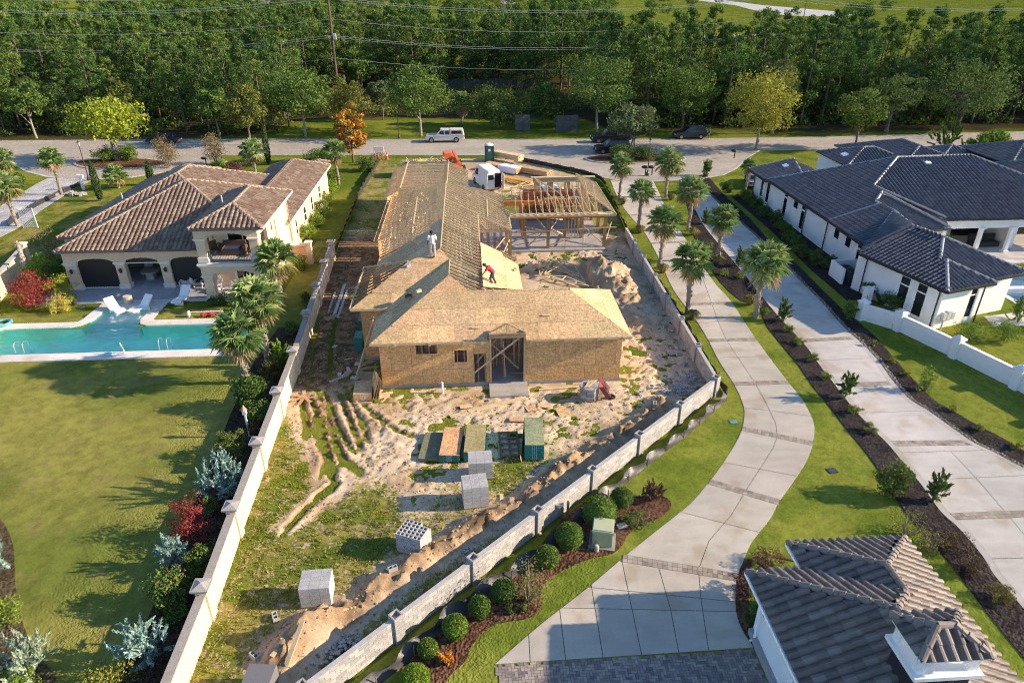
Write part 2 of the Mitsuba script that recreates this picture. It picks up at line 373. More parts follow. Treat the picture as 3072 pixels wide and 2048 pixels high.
def paver_row(a, b, w, key, cols, z=0.034, size=0.2, rows=2, name='paver'):
 """a band of small pavers laid across a drive"""
 a, b = np.array(a), np.array(b)
 d = b - a
 L = np.linalg.norm(d)
 d /= L
 m = np.array([-d[1], d[0]])
 ang = math.atan2(d[1], d[0])
 n = int(L / size)
 for r in range(rows):
  for i in range(n):
   c = a + d * (i + 0.5) * L / n + m * (r - (rows - 1) / 2) * w / rows
   col = jit(cols[int(RNG.integers(len(cols)))], 0.15)
   MB(col).box((c[0], c[1], z - 0.04 + RNG.uniform(-0.003, 0.003)), (L / n - 0.014, w / rows - 0.014, 0.08), ang).put(name, 'block', key)
PAV = [(0.36, 0.31, 0.25), (0.42, 0.36, 0.29), (0.31, 0.26, 0.22), (0.38, 0.34, 0.30)]
def drive(name, left, right, col, joints, bands, label, border=None):
 L, R = smooth_line(left, 5), smooth_line(right, 5)
 full = sg.Polygon(list(L) + list(R[::-1])).buffer(0)
 k = key_for(name)
 structure(k, label)
 body = full
 if border:
  body = full.intersection(full.buffer(-border))
  edge = full.difference(body.buffer(0.012))
  MB(jit(col, 0.02) * 0.92).prism(edge, -0.06, 0.030).put('edging', 'concrete', k)
 cuts = so.unary_union([sg.LineString(j).buffer(0.016, cap_style=2) for j in joints] + [sg.LineString(b).buffer(0.23, cap_style=2) for b in bands])
 parts = body.difference(cuts)
 for g in getattr(parts, 'geoms', [parts]):
  if g.area > 0.3:
   MB(jit(col, 0.045)).prism(g, -0.07, 0.03).put('slab', 'concrete', k)
 MB(np.array(col) * 0.35).prism(body.buffer(-0.01), -0.07, 0.012).put('joint_bed', 'concrete', k)
 for b in bands:
  seg = sg.LineString(b).intersection(body)
  if seg.geom_type == 'LineString' and seg.length > 1:
   q = list(seg.coords)
   for i in range(len(q) - 1):
    paver_row(q[i], q[i + 1], 0.44, k, PAV)
 return full
def across(L, R, ts):
 a, b = sg.LineString(L), sg.LineString(R)
 return [[a.interpolate(t, True).coords[0], b.interpolate(t, True).coords[0]] for t in ts]
def xline(p, q, grow=0.4):
 p, q = np.array(p), np.array(q)
 d = (q - p) * grow / np.linalg.norm(q - p)
 return [tuple(p - d), tuple(q + d)]
d1_center = [(21.42, 66.84), (19.55, 54.74), (17.56, 43.21), (17.15, 40.15), (17.07, 36.94), (17.01, 34.5), (16.85, 32.71), (16.57, 30.38), (16.17, 29.18), (15.5, 28.14), (14.37, 26.76), (13.16, 25.32), (11.6, 23.36), (10.96, 23.4), (10.04, 21.8), (9.08, 20.21), (8.72, 18.71), (8.26, 16.28)]
d1_center = [p for p in d1_center if p != (10.96, 23.4)]
d1_bands = [xline(*b) for b in [((16.49, 46.03), (19.63, 46.07)), ((16.02, 40.22), (19.27, 40.15)), ((15.77, 34.58), (19.22, 34.57)), ((14.5, 30.01), (17.62, 28.5)), ((11.35, 25.69), (14.31, 23.93)), ((16.06, 59.37), (19.79, 59.61)), ((16.69, 68.01), (20.42, 68.22))]] + [[(5.95, 21.06), (8.44, 20.32), (10.69, 19.64)]]
d1_joints = [d1_center] + [xline(*b) for b in [((16.07, 51.8), (20.17, 51.92)), ((16.27, 42.87), (19.62, 42.87)), ((15.96, 37.81), (19.45, 37.82)), ((15.18, 32.08), (18.68, 30.98)), ((12.48, 27.16), (15.94, 25.8)), ((9.25, 23.71), (13.21, 21.79)), ((4.22, 19.58), (10.06, 18.47)), ((3.03, 18.61), (10.06, 17.99))]] + [[(5.98, 20.93), (5.9, 19.21), (5.77, 16.22)], [(7.45, 20.57), (7.37, 18.26), (7.14, 16.22)], [(4.47, 19.79), (4.34, 16.27)], [(1.72, 17.5), (1.67, 16.2)], [(3.03, 18.63), (2.97, 16.21)]]
drive1 = drive('driveway', D1_L, D1_R, (0.53, 0.485, 0.415), d1_joints, d1_bands, 'pale concrete drive curving past the building site')
d2_bands = [xline(*b) for b in [((22.69, 39.81), (25.99, 39.92)), ((22.87, 34.04), (25.44, 34.08)), ((21.91, 28.16), (26.58, 27.94)), ((21.92, 22.6), (26.53, 22.55)), ((22.62, 52.54), (26.63, 53.08))]]
d2_joints = [xline(*b) for b in [((22.26, 37.07), (25.24, 37.11)), ((22.97, 36.35), (23.17, 36.45)), ((22.4, 31.05), (25.75, 31.06)), ((21.81, 27.37), (27.06, 27.27)), ((23.43, 25.17), (28.19, 25.21)), ((21.31, 20.03), (24.44, 19.93)), ((22.74, 42.96), (26.46, 43.08)), ((22.7, 48.85), (26.71, 49.04)), ((22.89, 58.94), (27.24, 59.5)), ((24.11, 69.67), (27.21, 70.42))]] + [[(24.67, 27.34), (24.54, 24.84), (24.15, 21.29), (23.73, 17.24)]]
drive2 = drive('driveway', D2_L, D2_R, (0.56, 0.535, 0.50), d2_joints, d2_bands, 'grey concrete drive between dark mulch beds', 0.32)
# herringbone paver apron in front of the near garage
apron_key = key_for('paved_apron')
structure(apron_key, 'apron of brick pavers before the near garage')
apron = sg.Polygon([(0.4, 16.27), (5.79, 16.32), (7.3, 16.32), (9.97, 16.34), (9.95, 15.7), (10.0, 8), (0.5, 8)])
slab('bed', apron, -0.1, 0.0, 'concrete', (0.16, 0.14, 0.13), apron_key)
cells = []
a_ = 0.115
for i in range(-10, 140):
 for j in range(-10, 140):
  # herringbone: each step of the diagonal holds one horizontal and one vertical brick
  if (i - j) % 4 == 0:
   cells.append((i, j, 2, 1))
  if (i - j) % 4 == 3:
   cells.append((i, j, 1, 2))
app_in = apron.buffer(-0.05)
pav = []
ox, oy = 0.4, 8.0
for i, j, w_, h_ in cells:
 cx, cy = ox + (i + w_ / 2) * a_, oy + (j + h_ / 2) * a_
 if app_in.contains(sg.Point(cx, cy)):
  pav.append((cx, cy, w_ * a_ - 0.012, h_ * a_ - 0.012))
pav.sort(key=lambda q: -q[1])
pav = [q for q in pav if q[1] > 12.0]
APC = [(0.36, 0.31, 0.28), (0.27, 0.235, 0.225), (0.40, 0.345, 0.30), (0.22, 0.20, 0.20), (0.31, 0.26, 0.23)]
vis = [q for q in pav if q[1] > 13.8]
rest = MB()
order = sorted(pav, key=lambda q: abs(q[0] - 4) + 2 * abs(q[1] - 14.8))
for n_, (cx, cy, sx, sy) in enumerate(order):
 col = jit(APC[int(RNG.integers(5))], 0.14)
 zz = 0.0 + RNG.uniform(-0.002, 0.003)
 if n_ < 300:
  MB(col).box((cx, cy, zz - 0.0), (sx, sy, 0.06)).put('paver', 'block', apron_key)
 else:
  rest.box((cx, cy, zz), (sx, sy, 0.06), col=col)
rest.put('paver_field', 'block', apron_key, stuff=True)
# ---------------------------------------------------------------- mulch beds
bed_mid = [(23.54, 71.29), (20.87, 59.07), (20.09, 50.8), (20.43, 46.49), (21.49, 45.64), (20.84, 42.79), (20.65, 40.32), (20.61, 36.95), (20.38, 33.94), (20.35, 32.03), (20.23, 29.74), (20.22, 28), (20.15, 26.68), (20, 25.18), (19.72, 23.21), (19.73, 21.2), (19.81, 20), (19.74, 18.75), (19.65, 17.3), (19.64, 15.32), (19.55, 12.29)]
BLK = (0.060, 0.050, 0.048)
RED = (0.155, 0.085, 0.055)
def bed(name, poly, col, label, z=0.0, h=0.045):
 """mulch raised a little above the grass, with an uneven face"""
 poly = (poly if hasattr(poly, 'geom_type') else sg.Polygon(poly)).buffer(0)
 structure(slab(name, poly, -0.05, h, 'mulch', col), label)
bm = sg.Polygon(list(smooth_line(bed_mid, 5)) + list(smooth_line(D2_L, 5)[::-1])).buffer(0).difference(drive2.buffer(0.02))
bed('mulch_bed', bm, BLK, 'black mulch bed between the two drives')
bed_r = [(29.33, 83.53), (29.48, 82.26), (28.75, 73.79), (28.49, 65.55), (27.71, 57.48), (27.93, 53.6), (27.6, 48.03), (27.45, 43.75), (27.53, 42.87), (27.54, 39.69), (27.14, 36.71), (26.88, 34.19), (26.78, 32.09), (27.18, 30.84), (27.65, 29.4), (28.17, 28.27), (28.53, 27.1), (30.04, 23.16)]
br = sg.Polygon(list(smooth_line(bed_r, 5)) + list(smooth_line(D2_R, 5)[::-1])).buffer(0).difference(drive2.buffer(0.3))
bed('mulch_bed', br, BLK, 'black mulch bed on the white house side of the grey drive')
# a strip of round stones along the grey drive
strip = sg.LineString(smooth_line(D2_R, 5)).buffer(0.34, single_sided=False).difference(drive2).intersection(sg.box(8, 18, 60, 75))
structure(slab('stone_strip', strip, -0.05, 0.028, 'concrete', (0.16, 0.14, 0.125)), 'strip of river stones along the drive')
st = MB()
lr = sg.LineString(smooth_line(D2_R, 5))
for t in np.arange(0.0, lr.length, 0.07):
 q = np.array(lr.interpolate(t).coords[0])
 if 18 < q[1] < 60 and RNG.random() < 0.85:
  q = q + np.array([RNG.uniform(0.04, 0.3), RNG.uniform(-0.06, 0.06)])
  s = RNG.uniform(0.03, 0.075)
  m = trimesh.creation.icosphere(1)
  st.raw(m.vertices * [s, s * 0.8, s * 0.6] @ rotz(RNG.uniform(0, 6)).T + [q[0], q[1], 0.04], m.faces, jit((0.42, 0.36, 0.29) if RNG.random() < .6 else (0.2, 0.17, 0.15), 0.3))
k = st.put('river_stones', 'block')
tag(k, 'small round river stones edging the grey concrete drive', 'stones', kind='stuff')
bed_wall = [(32.34, 73.74), (29.94, 60.93), (29.92, 55.68), (30.16, 50.17), (30.09, 45.89), (31.2, 45), (31.9, 52), (31.9, 74)]
bed('mulch_bed', sg.Polygon([(29.4, 74), (29.2, 62), (28.6, 52), (28.6, 46), (30.5, 46), (31.9, 52), (31.9, 74)]), BLK, 'dark planted bed under the white house wall')
def m5(pts):
 return pts
shrub_bed = [(-2.99, 15.75), (-2.89, 16.42), (-2.45, 16.82), (-1.85, 17.92), (-0.63, 18.78), (0.44, 19.95), (1.44, 20.76), (2.39, 21.68), (3.43, 23.11), (4.77, 24.47), (6.37, 25.61), (7.29, 24.92), (8.72, 24.8), (9, 24.2), (8.28, 23.37), (6.87, 22.73), (5.88, 21.47), (4.56, 21.05), (3.24, 20.41), (2.49, 19.67), (2.34, 18.74), (1.78, 18.21), (0.42, 17.98), (-0.42, 17.12), (-0.63, 16.53), (-1.25, 15.86), (-1.56, 15.3), (-2.26, 14.55), (-3.17, 14.92)]
bed('mulch_bed', smooth_line(shrub_bed, 5, True), RED, 'brown bark bed with clipped shrubs below the block wall')
bed('mulch_bed', smooth_line([(11.18, 20.51), (12.23, 20.82), (13.38, 20.37), (11.5, 20.5), (10.1, 16.9), (10.0, 15.9), (9.97, 16.43), (9.85, 16.99), (9.85, 17.71), (10.09, 18.62), (10.62, 19.78)], 4, True), RED, 'bark bed at the near garage corner')
bed('mulch_bed', [(-10.95, 11), (-10.95, 24), (-11.3, 40), (-12.2, 44), (-13.8, 44), (-14.2, 39), (-13.9, 33), (-13.4, 26), (-12.9, 19), (-13.0, 11)], (0.085, 0.055, 0.04), 'shaded shrub bed along the cream wall')
bed('mulch_bed', smooth_line([(-23.89, 26.53), (-21.95, 25.22), (-20.4, 23.49), (-19.02, 21.21), (-17.79, 19.41), (-16.72, 18.17), (-15.08, 16.64), (-13.97, 15.28), (-19.23, 15.61)], 5, True), (0.13, 0.10, 0.06), 'curved bed at the left edge of the lawn')
# ---------------------------------------------------------------- the building site: uneven ground
def seg_dist(x, y, pts):
 """distance to a polyline, and how far along it (0..1)"""
 p = np.asarray(pts, float)
 best, along = np.full(x.shape, 1e9), np.zeros(x.shape)
 L = np.r_[0, np.cumsum(np.linalg.norm(np.diff(p, axis=0), axis=1))]
 for i in range(len(p) - 1):
  a, d = p[i], p[i + 1] - p[i]
  t = np.clip(((x - a[0]) * d[0] + (y - a[1]) * d[1]) / (d @ d), 0, 1)
  r = np.hypot(x - a[0] - t * d[0], y - a[1] - t * d[1])
  k = r < best
  best[k] = r[k]
  along[k] = (L[i] + t[k] * (L[i + 1] - L[i])) / L[-1]
 return best, along
BERM = [(-7.38, 16.68), (-6.66, 17.74), (-5.82, 18.47), (-4.95, 18.98), (-3.93, 20.07), (-2.23, 21.55), (-0.36, 23.07), (0.99, 23.94), (2.4, 24.92), (4.04, 26.88), (6.56, 28.7), (8.69, 30.33), (10.73, 32.59)]
RUTS = [[(-9.53, 33.4), (-8.49, 30.8), (-7.78, 28.49), (-7.54, 26.77)], [(-9.21, 35.74), (-8.04, 32.43), (-7.09, 30.32), (-6.41, 28.77)], [(-7.6, 36.14), (-6.81, 34.14), (-5.69, 32.28), (-4.56, 31.37)], [(-7.9, 30.76), (-6.85, 28.43), (-5.56, 26.98)], [(-10.36, 36.06), (-9.05, 32.93), (-7.88, 29.6), (-7.25, 27.42), (-6.88, 25.47)], [(-9.83, 36.28), (-8.55, 32.89), (-7.36, 29.57), (-6.89, 27.74)], [(-8.38, 35.94), (-7.66, 33.73), (-6.73, 31.09), (-5.82, 28.73)], [(-8.03, 36.17), (-7.29, 33.94), (-6.31, 31.48), (-5.64, 29.46)],
  [(-11.58, 47.7), (-10.86, 41.4), (-10.1, 36.3)], [(-10.26, 47.62), (-9.58, 40.7), (-8.9, 36.22)], [(-8.87, 23.03), (-8.26, 24.66), (-7.17, 26.42), (-6.42, 27.03)], [(-10.47, 35.33), (-9.65, 32.53), (-8.95, 30.43)], [(-6.04, 32.74), (-4.66, 31.17), (-3.17, 30.07)]]
SANDP = sg.Polygon([(-10.79, 36.85), (-7.1, 37.15), (9.39, 37.2), (13.57, 46.13), (16.43, 59.34), (17, 62), (15.5, 40), (14.34, 34.17), (11.74, 32.52), (8.54, 30.76), (5.39, 29.15), (3.92, 28.49), (1.4, 28.28), (-1.47, 26.39), (-2.44, 24.44), (-3.48, 24.95), (-4.74, 27.26), (-6.42, 27.03), (-7.21, 25.49), (-8.58, 28.54), (-9.89, 32.54)]).union(sg.box(-7.5, 33.2, 14.6, 62)).union(sg.Polygon([(7, 31), (12.6, 33.2), (14.6, 40), (7, 40)]))
PILES = [(*(10.83, 52.12), 2.6, 1.45), (*(11.63, 48.86), 2.3, 0.8), (*(11.6, 46.26), 2.0, 0.55), (*(-6.81, 17.65), 0.9, 0.42), (*(-6.2, 18.29), 0.9, 0.4), (*(14.01, 59.49), 1.8, 0.5), (*(11.91, 43.28), 1.4, 0.35), (*(-7.3, 17.03), 0.8, 0.35)]
def poly_sd(x, y, poly):
 """signed distance, positive inside"""
 import shapely
 pts = shapely.points(x.ravel(), y.ravel())
 d = shapely.distance(pts, poly.exterior)
 ins = shapely.contains(poly, pts)
 return np.where(ins, d, -d).reshape(x.shape)
def site_fields(x, y):
 x, y = np.asarray(x, float), np.asarray(y, float)
 P3 = np.stack([x, y, 0 * x], -1)
 n1 = meshkit.fbm(P3 * 0.45, 4, 1) - 0.5
 n2 = meshkit.fbm(P3 * 1.7, 4, 2) - 0.5
 n3 = meshkit.noise(P3 * 4.2, 3) - 0.5
 sd = poly_sd(x, y, SANDP)
 sand = np.clip(0.5 + (sd + 2.2 * n1) / 2.2, 0, 1)
 house = ((x > -8.2) & (x < 9.6) & (y > 34.6) & (y < 78)) * 1.0
 z = 0.02 + 0.10 * n1 + 0.05 * n2
 # trampled sand: small pits and heaps
 tr = np.clip(sand, 0, 1)
 z = z + tr * (0.14 * n2 + 0.10 * n3 + 0.05 * (meshkit.noise(P3 * 7.5, 8) - 0.5))
 d, t = seg_dist(x, y, BERM)
 prof = np.exp(-(d / 0.62) ** 2) * (0.36 + 0.26 * meshkit.noise(P3 * 0.8, 5)) * np.clip(1.1 - np.abs(t - 0.45) * 0.5, 0, 1)
 z = z + prof * (0.85 + 1.5 * n2 + 0.55 * n3)
 damp = 0.25 * np.exp(-(d / 1.0) ** 2) + np.zeros_like(x)
 damp = np.maximum(damp, 0.58 * np.exp(-(d / 0.9) ** 2))
 grass = 0.74 - 0.9 * sand - 0.95 * np.exp(-(d / 0.95) ** 2)
 for r in RUTS:
  d, t = seg_dist(x, y, r)
  d = d + 0.16 * n3 + 0.25 * n1
  fade = np.clip(np.minimum(t, 1 - t) * 6, 0, 1)
  z = z + fade * (-0.15 * np.exp(-(d / 0.17) ** 2) + 0.06 * (0.3 + 1.6 * meshkit.noise(P3 * 2.1, 9)) * np.exp(-((d - 0.34) / 0.16) ** 2))
  damp = np.maximum(damp, fade * 0.85 * np.exp(-(d / 0.3) ** 2))
  grass = grass - fade * 1.1 * np.exp(-(d / 0.55) ** 2)
 for px, py, r, h in PILES:
  d = np.hypot(x - px, (y - py) * 1.1)
  q = h * np.exp(-(d / r) ** 2 * 1.6)
  z = z + q * (1 + 0.5 * n2) + 0.10 * n3 * np.minimum(q * 3, 1)
  damp = np.maximum(damp, 0.55 * np.exp(-(d / r) ** 2 * 1.4) * (h > 0.45))
  grass = grass - 1.2 * np.exp(-(d / r) ** 2)
 side = np.clip((-6.4 - x) / 1.5, 0, 1) * np.clip((y - 33.5) / 3, 0, 1) * np.clip((66 - y) / 4, 0, 1)
 damp = np.maximum(damp, side * (0.72 + 0.6 * n1))
 grass = grass - 0.55 * side
 wallgrass = np.clip(1 - np.abs(x + 11.3 + (y - 20) * 0.03) / 0.9, 0, 1) * (y > 20)
 grass = grass + 0.6 * wallgrass
 back = np.clip((y - 77) / 4, 0, 1)
 grass = np.where(y > 76, 0.28 + 0.4 * n1 + 0.5 * np.clip((-6 - x) / 3, 0, 1), grass)
 grass = grass + 0.5 * np.clip((x - 13.3) / 0.7, 0, 1) * (y < 60) * 0
 foot = np.clip(1 - (seg_dist(x, y, [(-6.3, 14.9), (14.2, 33.9)])[0]) / 1.0, 0, 1)
 damp = np.maximum(damp, 0.6 * foot)
 grass = grass - 0.25 * foot
 z = z - 0.12 * foot
 # flat under slabs and buildings
 z = np.where(house > 0, np.minimum(z, 0.0), z)
 edge = poly_sd(x, y, sg.Polygon(SITE))
 z = np.where(edge < 0.5, z * np.clip(edge / 0.5, 0, 1) + 0.012, z)
 return z, np.clip(grass, 0, 1), np.clip(damp, 0, 1)
def site_z(x, y):
 return float(site_fields(np.array([float(x)]), np.array([float(y)]))[0][0])
xs = np.arange(-13.0, 15.2, 0.13)
ys = np.r_[np.arange(9.0, 46, 0.13), np.arange(46, 66, 0.22), np.arange(66, 96, 0.4)]
X, Y = np.meshgrid(xs, ys, indexing='ij')
Z, GR, DM = site_fields(X, Y)
nx_, ny_ = X.shape
ii, jj = np.meshgrid(np.arange(nx_ - 1), np.arange(ny_ - 1), indexing='ij')
q = np.stack([ii * ny_ + jj, (ii + 1) * ny_ + jj, (ii + 1) * ny_ + jj + 1, ii * ny_ + jj + 1], -1).reshape(-1, 4)
import shapely
cx, cy = X.ravel()[q].mean(1), Y.ravel()[q].mean(1)
keep = shapely.contains(sg.Polygon(SITE).buffer(-0.02), shapely.points(cx, cy))
q = q[keep]
sv = np.stack([X.ravel(), Y.ravel(), Z.ravel() + 0.008], 1)
sf = np.vstack([q[:, [0, 1, 2]], q[:, [0, 2, 3]]])
used, inv = np.unique(sf, return_inverse=True)
enter('site_ground', mikit.ply((sv[used], inv.reshape(-1, 3)), 'site_soil', smooth=True, uv=np.stack([GR.ravel(), DM.ravel()], 1)[used]))
structure('site_ground', 'rutted sand, mud and rough grass of the building site')
# ---------------------------------------------------------------- the house under construction
FH = thing('timber_house', 'unfinished timber house with bare roof trusses and chipboard sheathing', 'house')
OSB = np.array([0.66, 0.445, 0.235])
PINE = np.array([0.68, 0.53, 0.32])
LVL = np.array([0.66, 0.27, 0.055])
OLD = np.array([0.40, 0.29, 0.165])
REDW = np.array([0.36, 0.15, 0.07])
def cut_sheets(pts, su, sv, th, name, key, col, bsdf='osb', gap=0.016, stagger=True, holes=(), amt=0.15, u_off=0.0, lift=0.0, minarea=0.02, extra=None):
 """covers a planar outline with sheets su x sv, x along its first edge; each clipped sheet is a part"""
 P, (o, x, y, n) = frame_of(pts)
 poly = sg.Polygon(P).buffer(0)
 for h in holes:
  poly = poly.difference(h)
 x0, y0, x1, y1 = poly.bounds
 r, v = 0, y0
 while v < y1 - 1e-6:
  u = x0 - (su / 2 if (stagger and r % 2) else 0) - u_off
  while u < x1:
   g = poly.intersection(sg.box(u + gap / 2, v + gap / 2, u + su - gap / 2, v + sv - gap / 2))
   for q in getattr(g, 'geoms', [g]):
    if q.geom_type == 'Polygon' and q.area > minarea:
     m = trimesh.creation.extrude_polygon(q, th, engine='earcut')
     mb = MB(jit(col, amt))
     mb.raw(o + m.vertices[:, :1] * x + m.vertices[:, 1:2] * y + (m.vertices[:, 2:] - th + lift) * n, m.faces)
     mb.put(name, bsdf, key)
   u += su
  v += sv
  r += 1
def wall_sheets(a, b, z0, z1, openings, key, col=OSB * [1.12, 1.0, .85], out=-1, row=1.0, name='wall_panel'):
 """a stud wall's sheathing from a to b (plan points): lower row of lying sheets, upper row of standing sheets"""
 a, b = np.array(a, float), np.array(b, float)
 d = b - a
 L = np.linalg.norm(d)
 d /= L
 n = np.array([d[1], -d[0]])
 hole = [sg.box(u0, w0, u1, w1) for u0, u1, w0, w1 in openings]
 hole = so.unary_union(hole) if hole else sg.Polygon()
 rows = [(z0, z0 + row, 2.44, 0.0), (z0 + row, z1, 1.22, 0.6)]
 for w0, w1, su, off in rows:
  u = -off
  while u < L:
   g = sg.box(max(u, 0) + 0.008, w0 + 0.008, min(u + su, L) - 0.008, w1 - 0.008)
   if u + su > 0.05 and min(u + su, L) - max(u, 0) > 0.05:
    g = g.difference(hole)
    for q in getattr(g, 'geoms', [g]):
     if q.geom_type == 'Polygon' and q.area > 0.02:
      m = trimesh.creation.extrude_polygon(q, 0.012, engine='earcut')
      v = np.column_stack([a[0] + m.vertices[:, 0] * d[0] + m.vertices[:, 2] * n[0], a[1] + m.vertices[:, 0] * d[1] + m.vertices[:, 2] * n[1], m.vertices[:, 1]])
      MB(jit(col, 0.07)).raw(v, m.faces).put(name, 'osb', key)
   u += su
def stud_wall(a, b, z0, z1, key, step=0.41, col=PINE, plates=True, name='stud_wall', skip=()):
 a, b = np.array(a, float), np.array(b, float)
 L = np.linalg.norm(b - a)
 d = (b - a) / L
 ang = math.atan2(d[1], d[0])
 mb = MB(col)
 for t in np.arange(0.03, L, step):
  if any(s <= t <= e for s, e in skip):
   continue
  p = a + d * t
  mb.box((p[0], p[1], (z0 + z1) / 2), (0.045, 0.12, z1 - z0), ang, jit(col, 0.1))
 if plates:
  m = (a + b) / 2
  mb.box((m[0], m[1], z1 + 0.03), (L, 0.13, 0.08), ang, jit(col, 0.06))
  if not skip:
   mb.box((m[0], m[1], z0 - 0.02), (L, 0.13, 0.045), ang, jit(col, 0.06))
 return mb.put(name, 'wood', key)
# slab
mb = MB((0.40, 0.385, 0.37))
mb.prism([(-5.62, 35.38), (8.82, 35.38), (8.82, 41.3), (3.3, 41.3), (3.3, 57.7), (12.2, 57.7), (12.2, 68.8), (3.3, 68.8), (-8.0, 75.0), (-8.0, 52.4), (-7.05, 52.4), (-7.05, 38.95), (-5.62, 38.95)], -0.1, 0.2)
mb.put('floor_slab', 'concrete', FH)
MB((0.50, 0.47, 0.43)).prism([(0.82, 33.85), (3.12, 33.85), (3.12, 35.36), (0.82, 35.36)], -0.1, 0.19).put('entry_slab', 'concrete', FH)
# walls of the front wing
FZ0, FZ1, X0 = 0.2, 3.12, -5.58
ops = [(-3.44 - X0, -2.22 - X0, 2.3, 2.9), (-1.2 - X0, -0.47 - X0, 1.66, 2.46), (-0.05 - X0, 0.66 - X0, 0.0, 2.2), (0.95 - X0, 2.93 - X0, 0.0, 4)]
wall_sheets((X0, 35.42), (8.78, 35.42), FZ0, FZ1, ops, FH)
wall_sheets((X0, 38.95), (X0, 35.43), FZ0, FZ1, [], FH)
wall_sheets((8.78, 35.43), (8.78, 41.2), FZ0, FZ1, [], FH)
wall_sheets((-7.03, 38.98), (X0, 38.98), FZ0, 3.55, [], FH)
wall_sheets((-7.03, 45.2), (-7.03, 38.99), FZ0, 3.55, [(2.2, 3.2, 0, 2.2)], FH)
wall_sheets((-6.5, 52.4), (-6.5, 45.2), FZ0, 3.5, [(3, 4, 1, 2.2)], FH)
wall_sheets((-7.45, 64.4), (-7.45, 52.4), FZ0, 3.4, [(3, 4.4, 0.2, 2.2), (7, 8, 1, 2.2)], FH)
wall_sheets((-7.9, 75.0), (-7.9, 64.5), FZ0, 3.2, [], FH)
stud_wall((X0, 35.5), (0.95, 35.5), 0.24, 3.05, FH, col=OLD)
stud_wall((2.95, 35.5), (8.75, 35.5), 0.24, 3.05, FH, col=OLD)
stud_wall((8.75, 41.2), (3.3, 41.2), 0.24, 3.05, FH)
stud_wall((-1.3, 36.0), (-1.3, 41.0), 0.24, 3.05, FH, col=OLD)
stud_wall((-5.4, 39.5), (3.2, 39.5), 0.24, 3.05, FH, col=REDW * 1.2, skip=((6.0, 7.4),))
stud_wall((0.62, 35.6), (0.62, 39.4), 0.24, 3.05, FH, col=OLD)
stud_wall((3.15, 35.6), (3.15, 39.4), 0.24, 3.05, FH, col=OLD)
stud_wall((4.8, 35.6), (4.8, 41.0), 0.24, 3.05, FH, col=OLD)
stud_wall((3.2, 41.2), (3.2, 47.5), 0.24, 3.05, FH)
# posts and braces of the entry
for x in (0.93, 2.96):
 MB(jit(PINE)).span((x - 0.05, 35.36, 0.2), (x + 0.05, 35.5, 3.75)).put('entry_post', 'wood', FH)
for a, b in [((-0.2, 35.46, 0.75), (2.9, 35.33, 3.45)), ((1.05, 36.6, 2.2), (2.7, 36.6, 0.4)), ((1.75, 36.3, 2.5), (1.82, 35.9, 0.3)), ((0.1, 35.8, 1.4), (1.3, 36.4, 2.6))]:
 MB(jit(PINE)).bar(a, b, 0.04, 0.1).put('brace', 'wood', FH)
for x in (1.35, 2.45, 2.75, 1.15):
 MB(jit(PINE)).span((x - 0.04, 37.2, 0.2), (x + 0.04, 37.32, 3.0)).put('stud', 'wood', FH)
MB(jit(OLD)).span((1.3, 37.18, 2.35), (2.55, 37.34, 2.9)).put('header', 'wood', FH)
# small truss over the entry
gy = 34.82
mb = MB(PINE * 0.82)
for a, b in [((0.78, gy, 3.84), (1.88, gy, 4.44)), ((1.88, gy, 4.44), (2.98, gy, 3.84)), ((1.88, gy, 3.8), (1.88, gy, 4.4)), ((0.85, gy, 3.78), (2.92, gy, 3.78))]:
 mb.bar(a, b, 0.04, 0.075)
mb.box((1.88, gy + 0.02, 3.62), (2.1, 0.05, 0.24), col=OLD)
mb.put('entry_truss', 'wood', FH)
MB(PINE * 0.8).span((0.9, 34.85, 3.4), (0.99, 35.4, 3.75)).span((2.9, 34.85, 3.4), (2.99, 35.4, 3.75)).put('entry_beam', 'wood', FH)
# ---- roof planes (front wing, bay, main roof)
def zA(x): return 5.6 - 0.5 * (x + 1.45)
def zM(x): return 6.05 - 0.5 * (x + 2.05)
SH = 0.03
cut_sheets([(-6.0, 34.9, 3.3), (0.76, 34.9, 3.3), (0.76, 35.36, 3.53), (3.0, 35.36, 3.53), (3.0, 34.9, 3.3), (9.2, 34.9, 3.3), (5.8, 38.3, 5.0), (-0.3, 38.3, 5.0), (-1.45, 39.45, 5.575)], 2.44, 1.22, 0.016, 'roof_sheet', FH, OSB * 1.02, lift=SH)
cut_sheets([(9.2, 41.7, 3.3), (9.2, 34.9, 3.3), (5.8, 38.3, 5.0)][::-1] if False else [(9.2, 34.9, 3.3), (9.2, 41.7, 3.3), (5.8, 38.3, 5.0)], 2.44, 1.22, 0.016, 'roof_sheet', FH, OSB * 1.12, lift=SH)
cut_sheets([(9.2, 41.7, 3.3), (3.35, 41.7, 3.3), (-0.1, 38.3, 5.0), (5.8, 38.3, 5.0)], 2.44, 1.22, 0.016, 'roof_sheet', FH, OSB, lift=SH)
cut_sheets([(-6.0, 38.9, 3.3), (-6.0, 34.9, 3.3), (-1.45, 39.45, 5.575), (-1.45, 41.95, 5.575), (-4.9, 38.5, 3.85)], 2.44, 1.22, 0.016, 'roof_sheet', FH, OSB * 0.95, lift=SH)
cut_sheets([(-7.55, 38.5, 3.85), (-4.92, 38.5, 3.85), (-1.45, 41.97, 5.585), (-2.05, 42.9, 6.05), (-2.6, 42.55, 5.875), (-2.9, 42.3, 5.75), (-3.5, 42.25, 5.725), (-4.15, 41.9, 5.55)], 2.44, 1.22, 0.016, 'roof_sheet', FH, OSB * 1.03, lift=SH)
